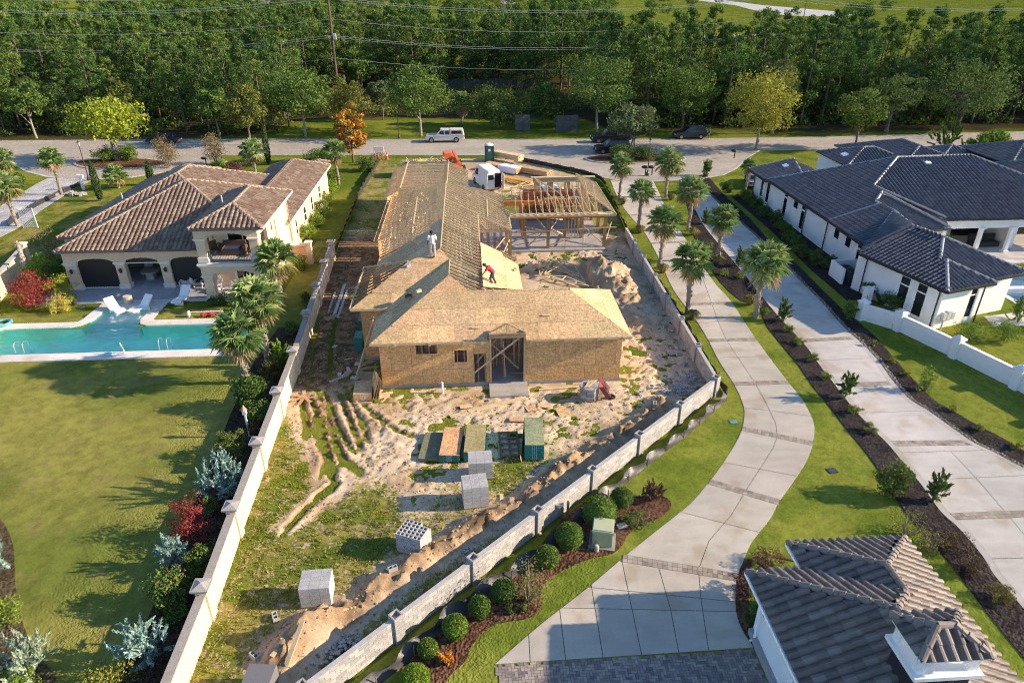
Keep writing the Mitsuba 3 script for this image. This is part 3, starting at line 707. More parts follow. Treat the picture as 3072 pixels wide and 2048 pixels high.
cut_sheets([(-6.75, 44.6, 3.7), (-6.75, 46.9, 3.7), (-5.4, 46.9, zM(-7.45 + 0) if False else 6.05 - 0.5 * 3.35), (-5.4, 47.5, 4.375), (-4.1, 47.5, 5.025), (-4.1, 48.1, 5.025), (-3.0, 48.1, 5.575), (-3.0, 49.1, 5.575), (-2.05, 49.3, 6.05), (-2.05, 42.9, 6.05), (-4.15, 41.9, 5.0)][::-1], 2.44, 1.22, 0.016, 'roof_sheet', FH, OSB * 0.93, lift=SH)
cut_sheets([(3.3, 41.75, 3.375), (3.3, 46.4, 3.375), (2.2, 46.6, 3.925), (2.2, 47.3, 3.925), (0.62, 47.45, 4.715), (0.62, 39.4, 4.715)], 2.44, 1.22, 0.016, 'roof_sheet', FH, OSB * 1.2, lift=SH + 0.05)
# fascia boards and rafter tails along the front
for a, b in [((-6.02, 34.88, 3.24), (0.76, 34.88, 3.24)), ((3.0, 34.88, 3.24), (9.22, 34.88, 3.24)), ((-6.02, 34.9, 3.24), (-6.02, 38.6, 3.24)), ((9.22, 34.9, 3.24), (9.22, 41.7, 3.24)), ((-7.57, 38.48, 3.79), (-4.9, 38.48, 3.79)), ((-7.57, 38.5, 3.79), (-7.57, 45.3, 3.79)), ((3.33, 41.7, 3.32), (3.33, 47.7, 3.32)), ((-6.78, 45.3, 3.62), (-6.78, 52.4, 3.62)), ((-7.78, 52.4, 3.25), (-7.78, 64.3, 3.25))]:
 MB(jit(PINE * 0.92, 0.05)).bar(a, b, 0.04, 0.13).put('fascia_board', 'wood', FH)
for x in (-4.6, -2.6, -0.6, 0.45, 3.3, 5.25, 7.2, 8.75):
 MB(jit(PINE * 0.9)).span((x - 0.06, 34.82, 3.1), (x + 0.06, 34.86, 3.3)).put('batten', 'wood', FH)
# ---- trusses
def truss(y, pts_top, z_bot, webs=3, name='truss', col=PINE, drop=True):
 """one roof truss across the house at y: pts_top is the line of its top chord (x, z)"""
 mb = MB(jit(col, 0.08))
 p = [np.array((x, y, z)) for x, z in pts_top]
 for a, b in zip(p[:-1], p[1:]):
  if np.linalg.norm(b - a) > 0.1:
   mb.bar(a - [0, 0, .06], b - [0, 0, .06], 0.042, 0.11, jit(col, 0.06))
 xl, xr = p[0][0] + 0.5, p[-1][0] - 0.5
 if drop and xr > xl:
  mb.bar((xl, y, z_bot), (xr, y, z_bot), 0.042, 0.1, jit(col * 0.9, 0.06))
  line = sg.LineString([(q[0], q[2]) for q in p])
  n = max(2, int((xr - xl) / 1.25))
  for i in range(1, n):
   x = xl + (xr - xl) * i / n
   zt = np.interp(x, [q[0] for q in p], [q[2] for q in p]) - 0.1
   if zt - z_bot > 0.15:
    x2 = xl + (xr - xl) * (i + (0.5 if i % 2 else -0.5)) / n
    mb.bar((x, y, z_bot), (x2, y, np.interp(x2, [q[0] for q in p], [q[2] for q in p]) - 0.1), 0.04, 0.085, jit(col * 0.92, 0.08), up=(0, 1, 0))
    mb.bar((x2, y, np.interp(x2, [q[0] for q in p], [q[2] for q in p]) - 0.1), (xl + (xr - xl) * (i + 1) / n, y, z_bot), 0.04, 0.085, jit(col * 0.92, 0.08), up=(0, 1, 0))
 return mb.put(name, 'wood', FH)
for y in np.arange(38.5, 42.4, 0.55):          # east slope over the front wing
 xa = -1.45 if y > 39.45 else -1.45 + (39.45 - y)
 xe = min(3.3, -0.25 + (y - 38.3) + 0.1)
 if xe - xa > 0.4:
  truss(y, [(xa, zA(xa)), (xe, zA(xe))], 3.15, drop=False, name='rafter')
for y in np.arange(39.6, 42.5, 0.61):
 truss(y, [(-5.9, 3.27), (-1.45, 5.55), (2.6, 3.6)], 3.1)
for y in np.arange(42.6, 47.7, 0.61):
 truss(y, [(-6.7, 3.66), (-2.05, 6.02), (3.28, 3.36)], 3.12)
truss(47.74, [(-6.75, 3.7), (-2.05, 6.05), (3.3, 3.38)], 3.12, name='girder_truss', col=OLD)
for y in np.arange(48.3, 54.4, 0.61):
 xl = -6.85 if y < 52.4 else -7.75
 truss(y + RNG.uniform(-.02, .02), [(xl, zM(-2.05) - 0.5 * (-2.05 - xl)), (-2.05, 6.05), (0.62, zM(0.62))], 3.15)
for y in np.arange(54.6, 59.7, 0.61):
 truss(y + RNG.uniform(-.02, .02), [(-7.75, 3.2), (-2.05, 6.05), (3.32, zM(3.32))], 3.1)
for y in np.arange(60.2, 64.4, 0.61):          # stepped trusses of the north hip
 zt = max(6.05 - 0.5 * (y - 59.6), 3.9)
 hx = (6.05 - zt) / 0.5
 truss(y, [(-7.75, 3.2), (-2.05 - hx, zt), (-2.05 + hx, zt), (3.0, zM(3.0))], 3.1)
for y in np.arange(64.6, 75.2, 0.61):          # flat-topped trusses at the street end
 dz = RNG.uniform(-0.03, 0.03)
 truss(y, [(-8.25, 3.25), (-6.6, 4.12 + dz), (-2.2, 4.12 + dz), (-0.15, 3.15)], 3.0)
MB(OLD).bar((-6.6, 74.9, 4.16), (-2.2, 74.9, 4.16), 0.05, 0.1).bar((-2.2, 64.6, 4.2), (-2.2, 75.0, 4.2), 0.08, 0.06, PINE).bar((-6.6, 64.6, 4.2), (-6.6, 75.0, 4.2), 0.08, 0.06, PINE).put('ridge_board', 'wood', FH)
MB(PINE).bar((-2.05, 42.9, 6.09), (-2.05, 59.6, 6.09), 0.05, 0.07).bar((-1.45, 39.5, 5.64), (-1.45, 42.0, 5.64), 0.05, 0.06).put('ridge_board', 'wood', FH)
# trusses of the small bay
for y in np.arange(38.75, 45.3, 0.55):
 xe = min(-7.55 + (y - 38.5), -7.55 + (45.4 - y))
 xe = min(xe, -4.15)
 if xe > -7.4:
  truss(y, [(-7.55, 3.85), (xe, 3.85 + 0.5 * (xe + 7.55))], 3.5, drop=False, name='bay_rafter', col=OLD * 0.9)
MB(PINE * .85).bar((-7.55, 45.35, 3.86), (-4.15, 41.9, 5.58), 0.05, 0.12).bar((-7.6, 38.5, 3.88), (-7.6, 45.35, 3.88), 0.05, 0.1).put('hip_board', 'wood', FH)
# loose lengthwise bracing under and over the trusses
for a, b in [((-4.4, 49, 4.98), (-4.6, 59, 4.9)), ((-6.2, 48.5, 4.05), (-6.3, 52, 4.0)), ((0.6, 48.0, 4.66), (0.6, 54.4, 4.66)), ((-2.0, 48.0, 3.2), (-2.0, 60, 3.2)), ((1.4, 54.6, 4.4), (1.5, 59.6, 4.4)), ((3.34, 54.5, 3.4), (3.34, 59.7, 3.4))]:
 MB(jit(PINE)).bar(a, b, 0.09, 0.04).put('brace_board', 'wood', FH)
for i in range(26):                              # short blocks showing between the trusses
 x, y = RNG.uniform(-6.0, -3.6), RNG.uniform(50, 62)
 z = zM(-2.05) - 0.5 * (-2.05 - x)
 if y < 60:
  MB(jit(PINE * 1.1)).bar((x, y, z + 0.02), (x + RNG.uniform(-.1, .1), y + RNG.uniform(0.3, 0.6), z + RNG.uniform(-.05, .05)), 0.05, 0.08).put('blocking', 'wood', FH)
# courtyard side: posts, beam, studs of the east wall
for x, y in ((3.15, 48.3), (3.0, 51.5), (3.25, 54.4), (3.3, 57.4)):
 MB(jit(OLD)).box((x, y, 1.75), (0.22, 0.22, 3.1)).put('post', 'wood', FH)
stud_wall((0.5, 48.0), (0.5, 57.0), 0.24, 3.05, FH, col=REDW * 1.5)
wall_sheets((0.62, 53.0), (0.62, 57.5), 0.2, 3.0, [], FH, REDW * 1.25)
stud_wall((3.25, 54.5), (3.25, 60.5), 0.24, 3.1, FH, skip=((2, 3.2),))
stud_wall((0.5, 57.2), (3.2, 57.2), 0.24, 3.05, FH, col=REDW * 1.4)
for a, b in [((0.6, 54.5, 3.2), (3.3, 54.5, 3.2)), ((0.9, 49.5, 0.3), (2.9, 51.8, 2.7)), ((1.4, 50.5, 0.4), (3.1, 53.2, 2.9)), ((0.7, 52.6, 0.8), (2.9, 54.4, 2.8)), ((0.5, 54.45, 4.6), (3.3, 54.45, 3.3))]:
 MB(jit(PINE)).bar(a, b, 0.045, 0.11).put('brace', 'wood', FH)
# ---- the wing on the right: posts, orange beam, rafters still open
for x, y in ((6.9, 58.35), (12.02, 58.35), (10.3, 60.85), (4.95, 60.75), (8.75, 61.0), (12.1, 62.2), (12.1, 66.0)):
 MB(jit(OLD * 0.85, 0.05)).box((x, y, 1.65), (0.26, 0.26, 2.95)).put('post', 'wood', FH)
MB(LVL).span((3.45, 57.98, 3.05), (12.1, 58.2, 3.42)).put('edge_beam', 'wood', FH)
MB(PINE).span((3.4, 57.55, 3.43), (12.75, 58.25, 3.5)).put('top_plate', 'wood', FH)
MB(jit(PINE)).span((3.38, 57.5, 3.33), (12.75, 57.545, 3.5)).put('fascia_board', 'wood', FH)
MB(LVL).span((3.1, 62.25, 2.95), (6.9, 62.45, 3.4)).put('beam', 'wood', FH)
MB(LVL * [.85, .6, .5]).span((5.4, 63.3, 2.7), (10.0, 63.5, 3.2)).put('beam', 'wood', FH)
for i, x in enumerate(np.arange(3.95, 11.6, 0.6)):
 top = 61.2 if i > 3 else 59.6 + i * 0.2
 z1 = 3.48 + 0.5 * (top - 57.5)
 mb = MB(jit(PINE, 0.06)).bar((x, 57.5, 3.5), (x + RNG.uniform(-.04, .04), top, z1), 0.045, 0.12)
 if i > 3:
  mb.bar((x, 59.4, 3.5), (x, 59.6, 4.5), 0.04, 0.08).bar((x, 60.2, 3.4), (x + .03, 60.9, 5.0), 0.04, 0.08).bar((x, 58.3, 3.5), (x, 63.4, 3.45), 0.045, 0.1)
  mb.bar((x, top, z1), (x, top, z1 - 0.9), 0.04, 0.09)
 mb.put('rafter', 'wood', FH)
for x0, x1, z, y in ((6.6, 7.8, 4.45, 59.4), (7.2, 8.4, 4.5, 59.5), (7.9, 9.1, 4.42, 59.3), (8.8, 10.0, 4.5, 59.5), (9.6, 11.0, 4.42, 59.35)):
 MB(jit(PINE)).bar((x0, y, z), (x1, y + .03, z), 0.05, 0.09).put('blocking', 'wood', FH)
for i, y in enumerate(np.arange(58.6, 68.3, 0.55)):      # east slope of that wing
 xt = 12.75 - min(2.1, 0.25 + (y - 58.3) * 0.75)
 truss(y, [(xt, 3.45 + 0.5 * (12.75 - xt)), (12.78, 3.45)], 3.1, drop=False, name='rafter')
 if i > 3:
  MB(jit(PINE)).bar((xt, y, 3.4 + 0.5 * (12.75 - xt)), (xt + .1, y, 3.1), 0.04, 0.09).put('truss_web', 'wood', FH)
MB(jit(PINE)).bar((12.78, 57.5, 3.5), (10.6, 60.6, 4.6), 0.05, 0.14).put('hip_board', 'wood', FH)
MB(jit(PINE)).bar((12.78, 57.5, 3.45), (12.78, 68.3, 3.45), 0.05, 0.12).put('fascia_board', 'wood', FH)
stud_wall((4.9, 60.8), (4.9, 66.5), 0.24, 3.1, FH, col=REDW * 1.6)
stud_wall((5.2, 66.3), (12.1, 66.3), 0.24, 3.1, FH, col=REDW * 1.5)
wall_sheets((5.2, 66.5), (10.2, 66.5), 0.2, 3.3, [(3.2, 4.2, 0, 2.2)], FH, REDW * 1.25)
wall_sheets((10.5, 63.2), (10.5, 66.4), 0.2, 3.4, [], FH, OSB * [1, .8, .7])
stud_wall((8.8, 61.2), (10.4, 61.2), 0.24, 3.1, FH, step=0.3)
stud_wall((10.4, 61.2), (10.4, 66.2), 0.24, 3.1, FH, step=0.35)
for x in (6.8, 8.15, 9.9, 11.6):
 MB(jit(OSB)).span((x - 0.28, 68.35, 0.2), (x + 0.28, 68.6, 3.5)).put('door_pier', 'osb', FH)
MB(PINE * .9).span((6.4, 68.3, 3.5), (12.2, 68.65, 3.95)).put('header', 'wood', FH)
MB(PINE).span((6.2, 68.25, 3.96), (12.7, 68.7, 4.02)).put('top_plate', 'wood', FH)
MB(jit(PINE)).bar((6.5, 68.2, 4.0), (7.6, 61.8, 3.7), 0.05, 0.14).put('brace_board', 'wood', FH)
MB(jit(PINE)).bar((6.4, 68.2, 4.05), (8.8, 64.0, 3.4), 0.05, 0.12).put('brace_board', 'wood', FH)
BR = [((5.2, 58.4, 0.5), (6.85, 58.5, 2.0)), ((4.95, 60.5, 1.5), (8.6, 60.8, 0.5)), ((6.95, 58.3, 2.0), (4.7, 60.6, 0.4)), ((7.1, 58.4, 2.0), (8.7, 61.0, 0.5)), ((7.0, 58.4, 0.4), (11.9, 58.4, 2.0)), ((10.4, 60.7, 1.4), (12.0, 58.5, 0.4)), ((5.5, 60.8, 2.9), (6.9, 58.6, 1.6)), ((7.1, 58.5, 1.9), (8.7, 60.9, 2.9)), ((6.2, 59, 2.9), (8.5, 60.8, 2.0)), ((10.5, 58.5, 1.2), (12.0, 58.4, 2.3)), ((12.1, 58.4, 2.1), (12.7, 61.5, 2.0)), ((12.2, 58.5, 0.8), (12.9, 59.9, 2.0)), ((4.0, 58.2, 1.85), (6.8, 58.3, 1.75))]
for a, b in BR:
 MB(jit(PINE, 0.12)).bar(a, b, 0.045, 0.1).put('brace', 'wood', FH)
MB(jit(PINE)).bar((3.6, 58.12, 1.78), (13.0, 58.1, 2.12), 0.05, 0.1).put('scaffold_board', 'wood', FH)
for x in (8.4, 10.0):
 MB(jit(OLD)).span((x - 0.02, 57.9, 0), (x + 0.02, 57.94, 3.0)).put('prop', 'wood', FH)
for x, y in ((3.4, 66.4), (3.9, 67.2), (4.5, 66.8), (3.2, 64.6), (4.2, 68.2), (3.3, 69.5)):   # loose wall ends near the van
 MB(jit(PINE)).span((x - .04, y - .05, 0.2), (x + .04, y + .05, 2.7)).put('stud', 'wood', FH)
# ---------------------------------------------------------------- tiled roofs
def tile_mesh(w, L, h, lift, arc=0.66):
 """one roof tile lying along +y: a round back and a flat pan, its lower end raised over the tile below"""
 g = np.linspace(0, math.pi, 6)
 a = w * arc / 2
 px = np.r_[-w / 2, -w / 2 + (w - 2 * a) * 0.92, (w / 2 - a) - a * np.cos(g[1:-1]), w / 2]
 pz = np.r_[0.0, 0.0, h * np.sin(g[1:-1]), 0.0]
 n = len(px)
 lo = np.column_stack([px, np.full(n, 0.0), pz + lift])
 hi = np.column_stack([px * 0.97, np.full(n, L * 1.12), pz])
 base = np.column_stack([px, np.full(n, 0.0), np.full(n, 0.0)])
 v = np.vstack([lo, hi, base])
 f = []
 for i in range(n - 1):
  f += [[i, i + 1, n + i + 1], [i, n + i + 1, n + i], [2 * n + i, 2 * n + i + 1, i + 1], [2 * n + i, i + 1, i]]
 return v, np.array(f)
class TileRoof:
 """collects the tiles of a house; the 300 nearest become parts, the rest one field"""
 def __init__(self, key, w, L, h, cols, bsdf, lift=0.03, deck=(0.10, 0.08, 0.07), capcol=None, capr=0.11):
  self.key, self.w, self.L, self.h, self.cols, self.bsdf, self.lift, self.deck = key, w, L, h, cols, bsdf, lift, deck
  self.t, self.mesh, self.capcol, self.capr = [], tile_mesh(w, L, h, lift), capcol or cols[0], capr
  self.caps = []
 def plane(self, pts, th=0.06, tiles=True, inset=0.02):
  """an outline in space, eave first (left to right seen from below the slope)"""
  P, (o, x, y, n) = frame_of(pts)
  MB(self.deck).plate(pts, th).put('roof_deck', 'matte', self.key)
  if not tiles:
   return
  poly = sg.Polygon(P).buffer(-inset)
  x0, y0, x1, y1 = poly.bounds
  R = np.stack([x, y, n], 1)
  r, v = 0, -0.03
  while v < y1:
   u = x0 + self.w / 2
   while u < x1:
    if poly.contains(sg.Point(u, v + self.L * 0.5)) or poly.contains(sg.Point(u, v + self.L * 0.2)) and v < 0.1:
     self.t.append((o + u * x + v * y + 0.012 * n, R, n))
    u += self.w
   v += self.L
   r += 1
 def cap(self, a, b, step=0.36, r=None):
  self.caps.append((np.array(a, float), np.array(b, float), step, r or self.capr))
 def finish(self):
  self.t.sort(key=lambda q: np.linalg.norm(q[0] - EYE) + (0 if q[2] @ (EYE - q[0]) > 0 else 1000))
  v, f = self.mesh
  shared = {}
  rest = MB()
  for i, (p, R, n) in enumerate(self.t):
   ci = int(RNG.integers(len(self.cols) * 3))
   col = np.array(self.cols[ci % len(self.cols)]) * (0.93, 1.0, 1.08)[ci // len(self.cols)]
   if i < 300:
    if ci not in shared:
     shared[ci] = mikit.ply((v, f), self.bsdf, uv=np.repeat(code(col), len(v), 0))
    m = np.eye(4)
    m[:3, :3], m[:3, 3] = R, p
    enter('tile', {**shared[ci], 'to_world': T(m.tolist())}, self.key)
   else:
    rest.raw(v @ R.T + p, f, np.clip(col, 0, 1))
  if rest.n:
   rest.put('tile_field', self.bsdf, self.key, stuff=True)
  g = np.linspace(-0.15, math.pi + 0.15, 7)
  for a, b, step, r in self.caps:
   d = b - a
   L = np.linalg.norm(d)
   d /= L
   s = np.cross(d, [0, 0, 1.0])
   s /= np.linalg.norm(s)
   up = np.cross(s, d)
   n = max(1, int(round(L / step)))
   for i in range(n):
    p0, p1 = a + d * L * i / n, a + d * (L * (i + 1.12) / n)
    k0, k1 = r * 1.12, r * 0.94
    lo = np.array([p0 + s * k0 * math.cos(q) + up * (k0 * math.sin(q) + 0.02) for q in g])
    hi = np.array([p1 + s * k1 * math.cos(q) + up * (k1 * math.sin(q)) for q in g])
    m = len(g)
    vv = np.vstack([lo, hi, [p0]])
    ff = [[j, j + 1, m + j + 1] for j in range(m - 1)] + [[j, m + j + 1, m + j] for j in range(m - 1)] + [[2 * m, j + 1, j] for j in range(m - 1)]
    MB(jit(self.capcol, 0.1)).raw(vv, ff).put('ridge_tile', self.bsdf, self.key)
def hip_roof(R, x0, x1, y0, y1, z, pitch, planes='SEWN', caps=True):
 """a hipped roof over a rectangle, its ridge along the longer side"""
 w, d = x1 - x0, y1 - y0
 if d >= w:
  h = w / 2
  A, B = (x0 + h, y0 + h, z + h * pitch), (x0 + h, y1 - h, z + h * pitch)
 else:
  h = d / 2
  A, B = (x0 + h, y0 + h, z + h * pitch), (x1 - h, y0 + h, z + h * pitch)
 c = [(x0, y0, z), (x1, y0, z), (x1, y1, z), (x0, y1, z)]
 flat = abs(d - w) < 0.05
 def mk(*p):
  q = [p[0]]
  for k in p[1:]:
   if np.linalg.norm(np.subtract(k, q[-1])) > 0.05:
    q.append(k)
  return q
 if d >= w:
  S, E, N, W = mk(c[0], c[1], A), mk(c[1], c[2], B, A), mk(c[2], c[3], B), mk(c[3], c[0], A, B)
  hips = [(c[0], A), (c[1], A), (c[2], B), (c[3], B)]
 else:
  S, E, N, W = mk(c[0], c[1], B, A), mk(c[1], c[2], B), mk(c[2], c[3], A, B), mk(c[3], c[0], A)
  hips = [(c[0], A), (c[1], B), (c[2], B), (c[3], A)]
 for k, p in zip('SENW', (S, E, N, W)):
  if k in planes:
   R.plane(p)
 if caps:
  for a, b in hips:
   R.cap(a, b)
  if not flat:
   R.cap(A, B)
 return A, B
def arch(u0, u1, z0, spring, crown, n=9):
 """an opening with a flat arch"""
 t = np.linspace(0, math.pi, n)
 m, r = (u0 + u1) / 2, (u1 - u0) / 2
 return sg.Polygon([(u0, z0), (u1, z0)] + [(m + r * math.cos(q), spring + (crown - spring) * math.sin(q)) for q in t])
def wall(key, a, b, z0, z1, th, holes=(), col=(0.6, 0.5, 0.4), name='wall', bsdf='stucco', side=1):
 """an upright wall from a to b in plan, th thick to the left of its direction (side=1), with openings given in (along, height)"""
 a, b = np.array(a, float), np.array(b, float)
 L = np.linalg.norm(b - a)
 d = (b - a) / L
 n = np.array([-d[1], d[0]]) * side
 g = sg.box(0, z0, L, z1)
 for h in holes:
  g = g.difference(h if hasattr(h, 'geom_type') else sg.box(*h))
 mb = MB(col)
 for q in getattr(g, 'geoms', [g]):
  if q.geom_type == 'Polygon' and q.area > 1e-4:
   m = trimesh.creation.extrude_polygon(q, th, engine='earcut')
   v = np.column_stack([a[0] + m.vertices[:, 0] * d[0] + m.vertices[:, 2] * n[0], a[1] + m.vertices[:, 0] * d[1] + m.vertices[:, 2] * n[1], m.vertices[:, 1]])
   mb.raw(v, m.faces)
 return mb.put(name, bsdf, key)
def window(key, a, b, u0, u1, z0, z1, frame=(0.75, 0.75, 0.74), nv=1, nh=0, depth=0.08, fw=0.06, off=0.03, name='window', trim=None):
 """a window in the wall line a-b: frame bars, panes set back; the outside lies to the right of a-b"""
 a, b = np.array(a, float), np.array(b, float)
 d = (b - a) / np.linalg.norm(b - a)
 n = np.array([d[1], -d[0]])
 ang = math.atan2(d[1], d[0])
 def at(u, z, o):
  p = a + d * u + n * o
  return (p[0], p[1], z)
 mb = MB(frame)
 for u in [u0 + fw / 2, u1 - fw / 2] + [u0 + (u1 - u0) * i / (nv + 1) for i in range(1, nv + 1)]:
  mb.box(at(u, (z0 + z1) / 2, off), (fw, depth, z1 - z0), ang)
 for z in [z0 + fw / 2, z1 - fw / 2] + [z0 + (z1 - z0) * i / (nh + 1) for i in range(1, nh + 1)]:
  mb.box(at((u0 + u1) / 2, z, off + 0.002), (u1 - u0 - 0.002, depth, fw), ang)
 if trim is not None:
  mb.box(at((u0 + u1) / 2, z0 - 0.06, off + 0.03), (u1 - u0 + 0.3, 0.16, 0.1), ang, trim)
  mb.box(at((u0 + u1) / 2, z1 + 0.07, off), (u1 - u0 + 0.24, 0.12, 0.14), ang, trim)
  for u in (u0 - 0.07, u1 + 0.07):
   mb.box(at(u, (z0 + z1) / 2, off), (0.14, 0.11, z1 - z0), ang, trim)
 k = mb.put(name, 'satin', key)
 for i in range(nv + 1):
  for j in range(nh + 1):
   c = (u0 + (u1 - u0) * (i + .5) / (nv + 1), z0 + (z1 - z0) * (j + .5) / (nh + 1))
   MB((0.02, 0.025, 0.03)).box(at(c[0], c[1], off - 0.02), ((u1 - u0) / (nv + 1) - fw * 0.9, 0.02, (z1 - z0) / (nh + 1) - fw * 0.9), ang).put('pane', 'window_glass', k)
 return k
# ---------------------------------------------------------------- cream house by the pool
LH = thing('cream_house', 'cream stucco house with brown barrel tile roofs and arched veranda', 'house')
CR = np.array(srgb(240, 212, 180)) * 0.98
TRIM = np.array([0.86, 0.80, 0.72])
TER = [(0.215, 0.152, 0.108), (0.25, 0.185, 0.132), (0.19, 0.128, 0.094), (0.28, 0.215, 0.158), (0.22, 0.14, 0.104)]
R1 = TileRoof(LH, 0.36, 0.40, 0.115, TER, 'tile', lift=0.035, deck=(0.13, 0.085, 0.06), capcol=(0.40, 0.31, 0.225), capr=0.13)
hip_roof(R1, -31.7, -16.1, 51.1, 66.9, 3.42, 0.42)
hip_roof(R1, -33.2, -18.3, 54.45, 72.0, 3.40, 0.425)
hip_roof(R1, -20.25, -15.05, 48.3, 57.95, 5.92, 0.42)
hip_roof(R1, -21.8, -15.45, 56.6, 77.4, 3.42, 0.43)
hip_roof(R1, -31.0, -26.2, 66.5, 74.0, 4.0, 0.42)
hip_roof(R1, -17.9, -15.8, 76.6, 79.0, 3.40, 0.42)
R1.finish()
# fascias and gutters
DK = (0.10, 0.095, 0.11)
GUT = [((-31.72, 51.06, 3.36), (-20.0, 51.06, 3.36), DK), ((-33.25, 54.42, 3.34), (-31.3, 54.42, 3.34), DK), ((-20.3, 48.26, 5.86), (-15.0, 48.26, 5.86), DK), ((-15.0, 48.3, 5.86), (-15.0, 57.9, 5.86), (0.7, 0.68, 0.64)), ((-15.4, 57.9, 3.36), (-15.4, 77.4, 3.36), (0.7, 0.68, 0.64)), ((-20.3, 48.3, 5.86), (-20.3, 57.9, 5.86), DK), ((-31.75, 51.1, 3.36), (-31.75, 66.9, 3.36), DK), ((-26.15, 66.5, 3.92), (-26.15, 74, 3.92), (0.7, 0.68, 0.64))]
for a, b, c in GUT:
 MB(c).bar(a, b, 0.11, 0.13).put('gutter', 'satin', LH)
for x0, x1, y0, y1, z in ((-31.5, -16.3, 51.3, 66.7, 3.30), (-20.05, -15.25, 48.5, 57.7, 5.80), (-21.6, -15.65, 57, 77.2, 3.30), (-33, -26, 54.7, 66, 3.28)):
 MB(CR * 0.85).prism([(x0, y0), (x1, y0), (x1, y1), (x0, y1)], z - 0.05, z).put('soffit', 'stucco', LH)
# veranda front with three flat arches
vx = -31.6
wall(LH, (-31.6, 51.62), (-20.3, 51.62), 0.05, 3.27, 0.5, [arch(-30.72 - vx, -27.8 - vx, 0, 2.2, 2.62), arch(-27.1 - vx, -24.4 - vx, 0, 2.2, 2.62), arch(-23.66 - vx, -20.6 - vx, 0, 2.2, 2.62)], CR, 'arcade')
for x0, x1 in ((-31.6, -30.72), (-27.8, -27.1), (-24.4, -23.66)):
 m = (x0 + x1) / 2
 w_ = x1 - x0
 MB(TRIM).box((m, 51.87, 2.26), (w_ + 0.2, 0.72, 0.09)).box((m, 51.87, 2.16), (w_ + 0.12, 0.64, 0.1)).box((m, 51.87, 2.07), (w_ + 0.06, 0.57, 0.07)).put('capital', 'stucco', LH)
 MB(TRIM).box((m, 51.87, 0.25), (w_ + 0.14, 0.66, 0.38)).put('plinth', 'stucco', LH)
 lamp = MB((0.045, 0.04, 0.04)).box((m, 51.55, 1.62), (0.14, 0.05, 0.34)).lathe((m, 51.46, 1.42), [(0.0, 0), (0.07, 0.06), (0.10, 0.2), (0.12, 0.3), (0.03, 0.4), (0.0, 0.46)], 8)
 lamp.put('wall_lantern', 'satin', LH)
# insect screens
SCR = (0.022, 0.022, 0.024)
for x0, x1, z0 in ((-30.74, -27.78, 0.12), (-23.68, -20.5, 0.12)):
 MB(SCR).span((x0, 51.84, z0), (x1, 51.86, 2.64)).put('screen', 'satin', LH, label='black insect screen drawn down')
 MB((0.7, 0.69, 0.66)).span((x0, 51.78, 0.09), (x1, 51.9, 0.16)).put('screen_bar', 'satin', LH)
MB(SCR).span((-27.12, 51.84, 2.16), (-24.38, 51.86, 2.64)).put('screen', 'satin', LH, label='black insect screen rolled up')
MB((0.7, 0.69, 0.66)).span((-27.12, 51.78, 2.1), (-24.38, 51.9, 2.17)).put('screen_bar', 'satin', LH)
# body walls
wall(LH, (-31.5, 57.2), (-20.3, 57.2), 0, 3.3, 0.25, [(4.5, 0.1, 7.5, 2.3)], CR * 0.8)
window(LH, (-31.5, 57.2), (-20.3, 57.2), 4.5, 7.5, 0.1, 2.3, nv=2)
wall(LH, (-31.6, 66.5), (-31.6, 52.1), 0, 3.3, 0.25, [(9.9, 0.05, 13.6, 2.2)], CR, side=1)
wall(LH, (-32.9, 66), (-32.9, 54.8), 0, 3.3, 0.25, [], CR)
wall(LH, (-32.9, 54.8), (-31.6, 54.8), 0, 3.3, 0.25, [], CR)
wall(LH, (-31.5, 66.5), (-16.0, 66.5), 0, 3.3, 0.25, [], CR)
wall(LH, (-30.8, 73.8), (-30.8, 66.6), 0, 3.95, 0.2, [], CR)
wall(LH, (-26.4, 66.6), (-26.4, 73.8), 0, 3.95, 0.2, [(3, 1, 4.2, 2.6)], CR)
wall(LH, (-30.8, 66.7), (-26.4, 66.7), 0, 3.95, 0.2, [], CR)
MB((0.42, 0.30, 0.16)).span((-29.0, 56.2, 0.1), (-26.2, 57.1, 1.0)).put('counter', 'matte', LH)
# two-storey bay: columns, arches, balcony
def column(x0, x1, y0, y1, z0, z1):
 m, q = (x0 + x1) / 2, (y0 + y1) / 2
 w_, d_ = x1 - x0, y1 - y0
 k = MB(CR).span((x0, y0, z0), (x1, y1, z1)).put('column', 'stucco', LH)
 MB(TRIM).box((m, q, z1 - 0.05), (w_ + 0.22, d_ + 0.22, 0.08)).box((m, q, z1 - 0.13), (w_ + 0.12, d_ + 0.12, 0.08)).put('capital', 'stucco', k)
 MB(TRIM).box((m, q, z0 + 0.18), (w_ + 0.12, d_ + 0.12, 0.36)).put('plinth', 'stucco', k)
for x0, x1 in ((-20.15, -19.5), (-16.3, -15.68)):
 column(x0, x1, 48.75, 49.4, 0.05, 2.15)
 column(x0, x1, 48.75, 49.4, 3.2, 5.05)
bx = -20.2
wall(LH, (-20.2, 48.78), (-15.62, 48.78), 2.1, 2.95, 0.55, [arch(0.75, 3.88, 2.0, 2.1, 2.5)], CR, 'bay_arch')
wall(LH, (-20.2, 48.78), (-15.62, 48.78), 5.0, 5.78, 0.55, [arch(0.75, 3.88, 4.9, 5.0, 5.4)], CR, 'bay_arch')
MB(TRIM).span((-20.35, 48.6, 2.95), (-15.48, 49.35, 3.1)).span((-20.28, 48.67, 2.83), (-15.55, 49.3, 2.95)).put('balcony_ledge', 'stucco', LH)
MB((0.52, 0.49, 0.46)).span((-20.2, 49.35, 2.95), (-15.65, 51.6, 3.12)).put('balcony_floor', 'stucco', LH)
MB((0.48, 0.42, 0.35)).span((-20.1, 49.35, 2.9), (-15.7, 51.6, 2.95)).put('porch_ceiling', 'stucco', LH)
